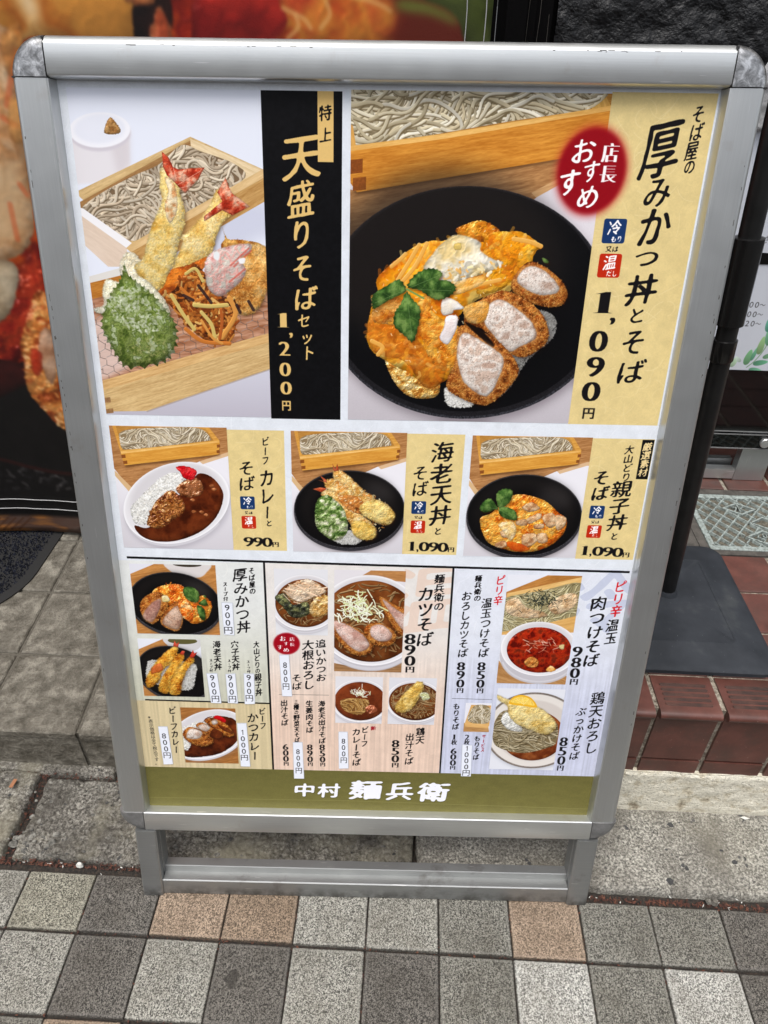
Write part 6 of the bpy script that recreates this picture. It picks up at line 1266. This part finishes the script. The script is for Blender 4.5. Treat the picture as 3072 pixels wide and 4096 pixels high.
def inside(x, y): return any(abs(x - a)/w_ + abs(y - b_)/h_ < 1.05 for a, b_, w_, h_ in DI)
def rib(p, q, z):
    d_ = Vector((q[0] - p[0], q[1] - p[1])); L = d_.length
    if L < .004: return None
    d_.normalize(); n_ = Vector((-d_.y, d_.x)); w_ = .0015
    P = [(p[0] - n_.x*w_*1.3, p[1] - n_.y*w_*1.3), (q[0] - n_.x*w_*1.3, q[1] - n_.y*w_*1.3), (q[0] + n_.x*w_*1.3, q[1] + n_.y*w_*1.3), (p[0] + n_.x*w_*1.3, p[1] + n_.y*w_*1.3)]
    T = [(p[0] - n_.x*w_*.7, p[1] - n_.y*w_*.7), (q[0] - n_.x*w_*.7, q[1] - n_.y*w_*.7), (q[0] + n_.x*w_*.7, q[1] + n_.y*w_*.7), (p[0] + n_.x*w_*.7, p[1] + n_.y*w_*.7)]
    return MB().add([(*a, -.0058) for a in P] + [(*a, z) for a in T], [(0, 1, 5, 4), (1, 2, 6, 5), (2, 3, 7, 6), (3, 0, 4, 7), (4, 5, 6, 7)])
for fam, sl_ in ((0, .80), (1, -.80)):
    for k in range(-9, 24):
        c_ = k*.0262; seg = None; N = 60; runs = []
        for i in range(N + 1):
            y = .011 + (GD_ - .022)*i/N; x = c_ + (y*sl_ if fam == 0 else (y*sl_ + .134)); ok = .011 < x < GW - .011 and not inside(x, y)
            if ok: seg = (seg or [(x, y)]); seg[1:] = [(x, y)]
            elif seg: runs.append(seg); seg = None
        if seg: runs.append(seg)
        for s_ in runs:
            if len(s_) == 2:
                m = rib(s_[0], s_[1], -.0004 if fam else -.0009)
                if m: m.build('lattice_rib', GRATE, dr)
for a, b_, w_, h_ in DI:
    m = MB(); C = [(a - w_, b_), (a, b_ - h_), (a + w_, b_), (a, b_ + h_)]; C2 = [(a + (x - a)*.82, b_ + (y - b_)*.82) for x, y in C]
    m.add([(*p, -.0058) for p in C] + [(*p, -.0002) for p in C] + [(*p, -.0002) for p in C2] + [(*p, -.0058) for p in C2], [(i + o1, (i + 1) % 4 + o1, (i + 1) % 4 + o2, i + o2) for o1, o2 in ((0, 4), (4, 8), (8, 12)) for i in range(4)]); m.build('diamond_frame', GRATE, dr)
def raised(ch_, x, y, size, mt, parent, z0, z1, rotz=0.):
    E = outline(ch_); m = MB()
    for x1, y1, x2, y2 in E:
        p = ((x1 - .5)*size + x, (y1 - .36)*size + y); q = ((x2 - .5)*size + x, (y2 - .36)*size + y); m.add([(*p, z0), (*q, z0), (*q, z1), (*p, z1)], [(0, 1, 2, 3)])
    cu = bpy.data.curves.new('letter', 'FONT'); cu.body = ch_; cu.size = size; cu.extrude = (z1 - z0)/2; cu.resolution_u = 3
    o = bpy.data.objects.new('letter', cu); COL.objects.link(o); dg = bpy.context.evaluated_depsgraph_get(); me = bpy.data.meshes.new_from_object(o.evaluated_get(dg)); bpy.data.objects.remove(o); bpy.data.curves.remove(cu)
    me.transform(Matrix.Translation((x - .5*size, y - .36*size, (z0 + z1)/2))); me.materials.clear(); me.materials.append(mt); return link(bpy.data.objects.new('raised_character', me), parent)
raised('水', DI[0][0], DI[0][1], .027, GRATE, dr, -.0058, -.0006)
x_, y_ = DI[2][:2]
for ch_, ox, oy in (('2', -.008, .006), ('0', .004, .006), ('2', -.002, -.008)): raised(ch_, x_ + ox, y_ + oy, .018, GRATE, dr, -.0058, -.0006)

# ---------------------------------------------------------------- pole on its weighted base
pb = empty('pole_stand', (.4127, .8478, ZR)); tag(pb, 'black plastic pole standing in a heavy slate grey square base on the red tiles', 'pole stand')
m = MB(); X1, X2, Y1, Y2 = -.124, .124, -.1535, .132
def ringpts(k, z, rr, dx=0, dy=0):
    P = []
    for sx_, sy_, a0 in ((1, -1, -90), (1, 1, 0), (-1, 1, 90), (-1, -1, 180)):
        hx = (X2 if sx_ > 0 else -X1) - k; hy = (Y2 if sy_ > 0 else -Y1) - k
        for j in range(5): an = math.radians(a0 + j*22.5); P.append((sx_*(hx - rr) + math.cos(an)*rr, sy_*(hy - rr) + math.sin(an)*rr, z))
    return P
L = [ringpts(0, .001, .026), ringpts(0, .007, .026), ringpts(.0025, .0095, .025), ringpts(.010, .0115, .022), ringpts(.047, .0165, .008), ringpts(.0482, .0176, .007), ringpts(.0505, .0176, .006), ringpts(.0515, .0166, .006), ringpts(.085, .0180, .006)]
vs = [p for r in L for p in r]; n_ = 20; fs = [(a*n_ + i, a*n_ + (i + 1) % n_, (a + 1)*n_ + (i + 1) % n_, (a + 1)*n_ + i) for a in range(len(L) - 1) for i in range(n_)] + [tuple((len(L) - 1)*n_ + i for i in range(n_)), tuple(range(n_ - 1, -1, -1))]
m.add(vs, fs); m.build('base', BASE, pb, smooth=True)
A = Vector((0, 0, .022)); Bv = Vector((-.0300, .022, .545)); dv = (Bv - A)/.523
at = lambda z: A + dv*(z - .022)
MB().tube([at(.012), at(.50), at(1.9)], [.0122, .0126, .0126], 24).build('pole', POLE, pb, smooth=True)
MB().tube([at(.0165), at(.021), at(.025)], [.0165, .0150, .0125], 24).build('socket', BASE, pb, smooth=True)
MB().tube([at(.402), at(.404), at(.430), at(.431)], [.0134, .0146, .0148, .0130], 24).build('collar', SLEEVE, pb, smooth=True)
MB().tube([at(.449), at(.450), at(.552), at(.553)], [.0146, .0170, .0176, .0136], 24).build('clamp', SLEEVE, pb, smooth=True)

# ---------------------------------------------------------------- second stand behind the pole
s2 = empty('notice_stand', (.55, 1.205, ZR)); tag(s2, 'aluminium legged notice stand with white papers behind clear acrylic, right edge of the photo', 'sign stand')
o0 = Vector(s2.location)
def w2(m, nm, mt, **k): o = m.build(nm, mt, s2, **k); o.data.transform(Matrix.Translation(-o0)); return o
w2(MB().slab(.6405, .699, 1.206, 1.226, ZR + .001, .92, .001), 'leg', ALU_V); w2(MB().slab(.420, .465, 1.206, 1.226, ZR + .001, .92, .001), 'leg', ALU_V)
w2(MB().box(.4655, .640, 1.2065, 1.224, ZR + .003, .2665), 'bottom_rail', ALU_H)
w2(MB().box(.4655, .640, 1.232, 1.244, ZR + .003, .2765), 'back_rail', ALU_D)
w2(MB().box(.41, .96, 1.2262, 1.236, .3225, .925), 'board', GLOSS)
w2(MB().box(.385, .96, 1.1995, 1.2045, .3205, .350), 'acrylic_strip', GLOSS)
for z in (.3205, .3510, .3570): w2(MB().box(.385, .96, 1.1975, 1.1992, z - .0009, z + .0009), 'acrylic_edge', ACR)
cyl = MB().tube([(.6717, 1.1990, .3355), (.6717, 1.1935, .3355), (.6717, 1.1920, .3355)], [.0098, .0098, .0085], 24); w2(cyl, 'bolt', ALU_H, smooth=True)
w2(MB().box(.385, .96, 1.1990, 1.2045, .358, .4805), 'lower_panel', GLOSS); w2(MB().box(.385, .96, 1.1985, 1.2045, .6668, .6845), 'dark_bar', GLOSS)
BIM = image_of('notice_print', paint_board()); PAPM = print_mat('notice_paper', BIM, .35).m
for nm, xa, xb, za, zb in (('paper_sheet', .415, .95, .481, .6665), ('paper_sheet', .415, .95, .685, .925)):
    o = gridmesh(nm, 2, 2, lambda S, T: (xa + (xb - xa)*S - o0.x, 0*S + 1.1995 - o0.y, za + (zb - za)*T - o0.z), PAPM, s2, False, uv=lambda S, T: ((xa + (xb - xa)*S - .40)*1500/825, 1 - (1.0 - (za + (zb - za)*T))*1500/1020))
    sol = o.modifiers.new('thickness', 'SOLIDIFY'); sol.thickness = .0006
def torn(S, T):
    x = .4585 + .03*T*(1 - .2*T) + .5*S + .004*(fbm(T*9 + 3, S*0 + 2, 3, 5) - .5)*2*(S < .05); z = .862 + .138*T
    return x - o0.x, 1.192 + .010*(fbm(S*20, T*9, 3, 6) - .5) - o0.y, z - o0.z
o = gridmesh('torn_sheet', 40, 30, torn, SHEET, s2); o.modifiers.new('thickness', 'SOLIDIFY').thickness = .0008

# ---------------------------------------------------------------- shop front: black rendered wall, black panel for the dark doorway
def rwall(S, T):
    x = .215 + 1.5*S; z = .235 + 1.6*T; n_ = fbm(x*22 + 5, z*22 + 5, 4, 4) - .5; n2 = fbm(x*70, z*70, 2, 7) - .5
    return x, 1.45 - .016*n_ - .004*n2, z
wl = gridmesh('rendered_wall', 360, 300, rwall, RENDER); tag(wl, 'black rough rendered shop wall behind the sign, top right', 'wall')
pw = MB().box(.19, 1.8, 1.462, 1.60, .235, 1.9).build('wall_core', BLACK, wl)
dj = MB().box(.128, .160, 1.405, 1.60, .086, 1.9).box(.1605, .176, 1.418, 1.60, .086, 1.9).box(.1765, .205, 1.432, 1.60, .086, 1.9).build('door_jamb', BLACK); tag(dj, 'black stepped door jamb between the dark doorway and the rough wall', 'door jamb')
b = MB(); 
for x, z0_, z1_ in ((.163, .90, 1.2), (.181, .93, 1.05), (.1965, .88, .99)):
    b.tube([(x, 1.4165, z0_), (x + .002, 1.4160, (z0_ + z1_)/2), (x + .001, 1.4165, z1_)], .00035, 5)
b.build('scratch', CHAN, dj)
dr2 = MB().box(-2.2, .127, 1.60, 1.66, .086, 1.9).build('doorway', BLACK); tag(dr2, 'black panel coloured as the unlit doorway of the shop behind the food banner', 'doorway')  # the interior's darkness is put into this panel's black colour

# ---------------------------------------------------------------- door mat
mt_ = empty('door_mat', (-.9, 1.05, ZL)); tag(mt_, 'dark blue grey pile door mat with a black rubber border on the grey step', 'mat')
def matring(k, z):
    P = [(-.722 - k + .0, 1.55)]; cx_, cy_ = -.722 - .155, .862 + .155
    for j in range(17): an = math.radians(0 - j*90/16); P.append((cx_ + math.cos(an)*(.155 - k), cy_ + math.sin(an)*(.155 - k)))
    P.append((-1.8, .862 + k)); P.append((-1.8, 1.55)); return [(x + .9, y - 1.05, z) for x, y in P]
R1, R2, R3 = matring(0, .0005), matring(.0, .003), matring(.022, .004); n_ = len(R1)
MB().add(R1 + R2 + R3, [(a*n_ + i, a*n_ + (i + 1) % n_, (a + 1)*n_ + (i + 1) % n_, (a + 1)*n_ + i) for a in range(2) for i in range(n_)] + [tuple(2*n_ + i for i in range(n_))]).build('rubber_border', RUB, mt_)
q = random.Random(5); b = MB(); RB = [Vector(p[:2]) for p in matring(.019, 0)]
def inmat(x, y):
    if x < -.877: return y > .881 and x > -1.4
    if x > -.741: return False
    return y > 1.017 or (x + .877)**2 + (y - 1.017)**2 < .136**2
for _ in range(11000):
    x, y = q.uniform(-1.15, -.74), q.uniform(.88, 1.20)
    if not inmat(x, y): continue
    h = q.uniform(.005, .010); a = q.uniform(0, 6.28); r = q.uniform(.0012, .0024); dx, dy = q.uniform(-.003, .003), q.uniform(-.003, .003); X_, Y_ = x + .9, y - 1.05
    P = [(X_ + math.cos(a + k*2.094)*r, Y_ + math.sin(a + k*2.094)*r, .0035) for k in range(3)]; b.add(P + [(X_ + dx, Y_ + dy, h)], [(0, 1, 3), (1, 2, 3), (2, 0, 3)])
tag(b.build('pile', PILE, mt_, fix=False), kind='stuff')

# ---------------------------------------------------------------- banner with a food close-up
bn = empty('food_banner', (-.45, 1.13, .10)); tag(bn, 'large fabric banner printed with a close-up of fried cutlets, hanging behind the menu sign', 'banner')
BNI = image_of('banner_print', paint_banner()); BMM = print_mat('banner_cloth', BNI, .55, .12, .3, 500); BM = BMM.m
for n_ in BMM.t.nodes:
    if n_.type == 'TEX_IMAGE': n_.extension = 'MIRROR'
def bfn(S, T):
    x = -1.9 + 1.985*S; z = .10 + 1.1*T; y = 1.13 + .004*np.sin(x*9 + 1) + .0025*np.sin(x*23 + z*5) + .003*np.clip((x - .05)/.035, 0, 1)*np.sin(z*60)
    return x + .45, y - 1.13, z - .10
o = gridmesh('cloth', 260, 90, bfn, BM, bn, uv=lambda S, T: ((-1.9 + 1.985*S + 1.0)/1.1, 1 - (1.05 - (.10 + 1.1*T))/.95)); o.modifiers.new('thickness', 'SOLIDIFY').thickness = .0012
for (xa, za, xb, zb) in ((-1.2, .1835, .07, .1835), (-1.2, .161, .07, .161)):
    pts = [(xa + (xb - xa)*k/60 + .45, -.0035 + .004*math.sin((xa + (xb - xa)*k/60)*9 + 1) + .0025*math.sin((xa + (xb - xa)*k/60)*23 + za*5), za - .10 + .0006*math.sin(k*1.7)) for k in range(61)]
    MB().tube(pts, .0008, 5).build('seam', THREAD, bn)
for xx in (.051, .076):
    MB().tube([(xx + .45 + .0005*math.sin(k*2), -.0055 + .004*math.sin(xx*9 + 1), .06 + k*.02) for k in range(52)], .0006, 5).build('seam', THREAD, bn)
MB().tube([(-1.9 + .45, 0, 1.12), (.10 + .45, 0, 1.12)], .012, 10).build('rod', ALU_H, bn)

# ---------------------------------------------------------------- the menu sign
LEAN, SY_, SX_, SYY = 0.239307, 0.032698, -0.038307, 0.4706
SHR = 0.014925
sg = empty('menu_sign', (SX_, SYY, 0)); sg.rotation_euler = (-LEAN, 0, SY_)
tag(sg, 'large aluminium framed standing menu board with a Japanese soba and rice bowl poster', 'sign')
V0, V1, HW, RW = .1549, .9869, .2925, .0315
def k_(u, v): return u + SHR*v
PR = [(0, .022), (0, .0078), (.0003, .0058), (.0012, .0036), (.0026, .0018), (.0046, .0005), (.0066, 0), (.0072, 0), (.0290, 0), (.0308, .0003), (.0316, .0012), (.0322, .0014), (.0352, .0124), (.0352, .022)]
PT = [(0, .022), (0, .0082), (.0004, .0066), (.0018, .0040), (.0036, .0020), (.0052, .0007), (.0064, .0001), (.0070, 0), (.0285, 0), (.0300, .0006), (.0310, .0020), (.0314, .0040), (.0320, .0124), (.0320, .022)]
def rail(name, mt, prof, side):
    m = MB()
    if side == 'L': m.extrude(prof, lambda t, d_: (k_(-HW - RW + t, V0), d_, V0), lambda t, d_: (k_(-HW - RW + t, V1 - .0008), d_, V1 - .0008))
    if side == 'R': m.extrude(prof, lambda t, d_: (k_(HW + RW - t, V0), d_, V0), lambda t, d_: (k_(HW + RW - t, V1 - .0008), d_, V1 - .0008))
    if side == 'T': m.extrude(prof, lambda t, d_: (k_(-HW + .0008, V1 + RW - t), d_, V1 + RW - t), lambda t, d_: (k_(HW - .0008, V1 + RW - t), d_, V1 + RW - t))
    if side == 'B': m.extrude(prof, lambda t, d_: (k_(-HW - .0015, V0 - .0335 + t), d_, V0 - .0335 + t), lambda t, d_: (k_(HW + .0010, V0 - .0335 + t), d_, V0 - .0335 + t))
    return m.build(name, mt, sg, smooth=True, ang=26)
rail('side_rail', ALU_V, PR, 'L'); rail('side_rail', ALU_V, PR, 'R'); rail('top_rail', ALU_H, PT, 'T')
PB = [(0, .022), (0, .0040), (.001, .0022), (.003, .0008), (.0050, 0), (.0300, 0), (.0318, .0004), (.0330, .0014), (.0340, .0124), (.0340, .022)]
rail('bottom_rail', ALU_H, PB, 'B')
def cap(u, v, su, sv, R, mt):
    prof = [(0, -.0009), (R*.55, -.0010), (R*.76, -.0007), (R*.87, .0006), (R*.95, .0026), (R*.99, .0052), (R, .0080), (R, .0215)]; m = MB(); n_ = 14; vs = [(k_(u, v), prof[0][1], v)]
    for r_, d_ in prof[1:]:
        for j in range(n_ + 1): an = math.pi/2*j/n_; vv = v + sv*math.sin(an)*r_; vs.append((k_(u + su*math.cos(an)*r_, vv), d_, vv))
    fs = [(0, 1 + j, 2 + j) for j in range(n_)]; w_ = n_ + 1
    for a in range(len(prof) - 2):
        for j in range(n_): fs.append((1 + a*w_ + j, 1 + (a + 1)*w_ + j, 1 + (a + 1)*w_ + j + 1, 1 + a*w_ + j + 1))
    last = 1 + (len(prof) - 2)*w_; c0 = len(vs); vs.append((k_(u, v), prof[-1][1], v)); fs += [(c0, last + j + 1, last + j) for j in range(n_)]
    e0 = [0] + [1 + a*w_ for a in range(len(prof) - 1)] + [c0]; e1 = [0] + [1 + a*w_ + n_ for a in range(len(prof) - 1)] + [c0]; fs += [tuple(e0), tuple(e1[::-1])]
    m.add(vs, fs); return m.build('corner_cap', mt, sg, smooth=True)
cap(-HW, V1, -1, 1, RW, CAP); cap(HW, V1, 1, 1, RW, CAP); cap(-HW - .0022, V0 - .0002, -1, -1, .0322, CAPB); cap(HW + .0016, V0 - .0002, 1, -1, .0322, CAPB)
# thin dark joints beside the top caps
JS = lambda mm: mm.build('joint_seal', RUB, sg)
JS(MB().box(k_(-HW, 1.0) - .0006, k_(-HW, 1.0) + .0006, .0006, .02, V1 + .001, V1 + RW - .002)); JS(MB().box(k_(HW, 1.0) - .0012, k_(HW, 1.0) + .0008, .0006, .02, V1 + .001, V1 + RW - .002)); JS(MB().box(k_(HW, 1) + .001, k_(HW, 1) + RW - .001, .0006, .02, V1 - .0012, V1 + .0002)); JS(MB().box(k_(-HW, 1) - RW + .001, k_(-HW, 1) - .001, .0006, .02, V1 - .0010, V1 + .0002))
# board, poster, printed pictures and stuck-on price strips
MB().add([(k_(u, v), d_, v) for d_ in (.0135, .0160) for u, v in ((-HW - .02, V0 - .012), (HW + .02, V0 - .012), (HW + .02, V1 + .012), (-HW - .02, V1 + .012))], [(0, 1, 2, 3), (7, 6, 5, 4), (0, 4, 5, 1), (1, 5, 6, 2), (2, 6, 7, 3), (3, 7, 4, 0)]).build('backing_board', BOARD, sg)
PIM = image_of('poster_print', paint_poster()); PM = print_mat('poster_paper', PIM, .34, .10, .09, 34).m
TW, TH = .585, .832
def sheet(name, q, d_, parent, curl=0., n_=2):
    """q: four canvas points tl, tr, br, bl"""
    q = [np.array(p, float) for p in q]
    def pt(S, T):
        S = S[..., None]; T = 1 - T[..., None]; return (q[0]*(1 - S) + q[1]*S)*(1 - T) + (q[3]*(1 - S) + q[2]*S)*T
    def fn(S, T):
        P = pt(S, T); u = (32 + (P[..., 0] - 38)*1.00648)/3000 - TW/2; v = V1 - (10 + (P[..., 1] - 12)*1.00527)/3000
        return k_(u, v), d_ - curl*(np.clip(np.abs(T - .5)*2 - .55, 0, 1)**2), v
    return gridmesh(name, n_, n_*2, fn, PM, parent, True, uv=lambda S, T: (pt(S, T)[..., 0]/1755, 1 - pt(S, T)[..., 1]/2496))
rc = lambda x0, y0, x1, y1: ((x0, y0), (x1, y0), (x1, y1), (x0, y1))
poster = sheet('poster', rc(-30, -30, 1785, 2530), .0120, sg, n_=2); 
for lab, r in PICS:
    o = sheet('dish_picture', rc(*r), .0118, poster); o['label'] = 'printed picture of ' + lab
for i_, (txt, quad, *_r) in enumerate(STICKERS):
    o = sheet('price_strip', quad, .0114, poster, .0012 if i_ in (2, 3) else .0004, 6)
q = random.Random(21); m = MB()
for _ in range(26):      # dents and scratches along the left rail's shoulder
    v = q.choice([q.uniform(.62, .80), q.uniform(.30, .95)]); u = k_(-HW - RW, v) + .0058 + q.uniform(-.0006, .0012); L = q.uniform(.0012, .006); m.box(u, u + q.uniform(.0003, .0006), -.00012, .0006, v, v + L)
for _ in range(22):
    v = q.uniform(.30, .93); u = k_(HW + RW, v) - .0066 + q.uniform(-.0010, .0008); m.box(u, u + q.uniform(.0003, .0007), -.00012, .0006, v, v + q.uniform(.001, .006))
for _ in range(20):
    u = q.choice([q.uniform(-.22, -.05), q.uniform(.15, .28)]); v = V1 + RW - .0068 + q.uniform(-.001, .0004); m.box(u, u + q.uniform(.001, .006), -.00012, .0006, v, v + q.uniform(.0003, .0006))
tag(m.build('scuff_mark', CHAN, sg), kind='stuff')
# legs and the foot rail
for u0, u1 in ((-.3095, -.2815), (.2793, .3072)):
    m = MB(); a, b_ = 0.0, V0 - .0345
    P = [(u0 + .002, .001), (u1 - .002, .001), (u1, .003), (u1, .010), (u1 - .002, .0105), (u1 - .002, .0155), (u1, .016), (u1, .034), (u0, .034), (u0, .003)] if u0 < 0 else [(u0, .003), (u0 + .002, .001), (u1 - .002, .001), (u1, .003), (u1, .034), (u0, .034), (u0, .016), (u0 + .002, .0155), (u0 + .002, .0105), (u0, .010)]
    m.extrude(P, lambda x, d_: (k_(x, a), d_, a + .0012 + d_*math.tan(LEAN)*0), lambda x, d_: (k_(x, b_), d_, b_)); m.build('leg', ALU_D, sg)
fr = [(.004, .0030), (.004, .0268), (.0052, .0282), (.0185, .0285), (.0185, .0385), (.0192, .0395), (.0318, .0395), (.0318, .0030)]
MB().extrude(fr, lambda d_, v: (k_(-.2812, v), d_, v), lambda d_, v: (k_(.2790, v), d_, v)).build('foot_rail', ALU_D, sg)
# rear leaf of the A-frame, folded open behind
Minv = (Matrix.Translation((SX_, SYY, 0)) @ Matrix.Rotation(SY_, 4, 'Z') @ Matrix.Rotation(-LEAN, 4, 'X')).inverted()
m = MB(); HY, HZ, FY, FZ = .742, .955, .960, ZL + .0008
for x in (-.285, .225):
    m.extrude([(0, 0), (.026, 0), (.026, .018), (0, .018)], lambda a, b_: (x + a, HY + b_, HZ), lambda a, b_: (x + a, FY + b_, FZ))
for t_ in (.0, .55, .93):
    y, z = HY + (FY - HY)*t_, HZ + (FZ - HZ)*t_; m.box(-.258, .224, y + .001, y + .017, z - .026, z)
o = m.build('rear_leaf', ALU_D, sg); o.data.transform(Minv)
for u in (-.2, .2): MB().box(u - .02, u + .02, .0222, .045, V1 - .004, V1 + .024).build('hinge', ALU_D, sg)

# ---------------------------------------------------------------- unseen buildings, added to shape reflections in the metal and shade on the poster
m = MB(); m.box(-26, 26, -14.0, -12.0, -.03, 6.0)
FAC = Mat('far_facade', .8); FAC.color((.48, .46, .43, 1)); WIN = Mat('far_window', .15, 0, .6); WIN.color((.02, .024, .03, 1))
ob = m.build('added_opposite_building', FAC.m); tag(ob, 'unseen plain grey building across the street, added for reflections and shade', 'building')
for fx in range(-8, 9):
    for fz in (0, 1): MB().box(fx*3 - .8, fx*3 + .8, -12.0, -11.94, .9 + fz*3, 2.5 + fz*3).build('window', WIN.m, ob)
fb = MB().box(-26, 26, 1.7, 3.0, 1.9, 9).build('added_upper_facade', FAC.m); tag(fb, 'unseen upper storeys of the shop building, added to block sky light', 'building')  # out of view, added to cut the sky behind the sign
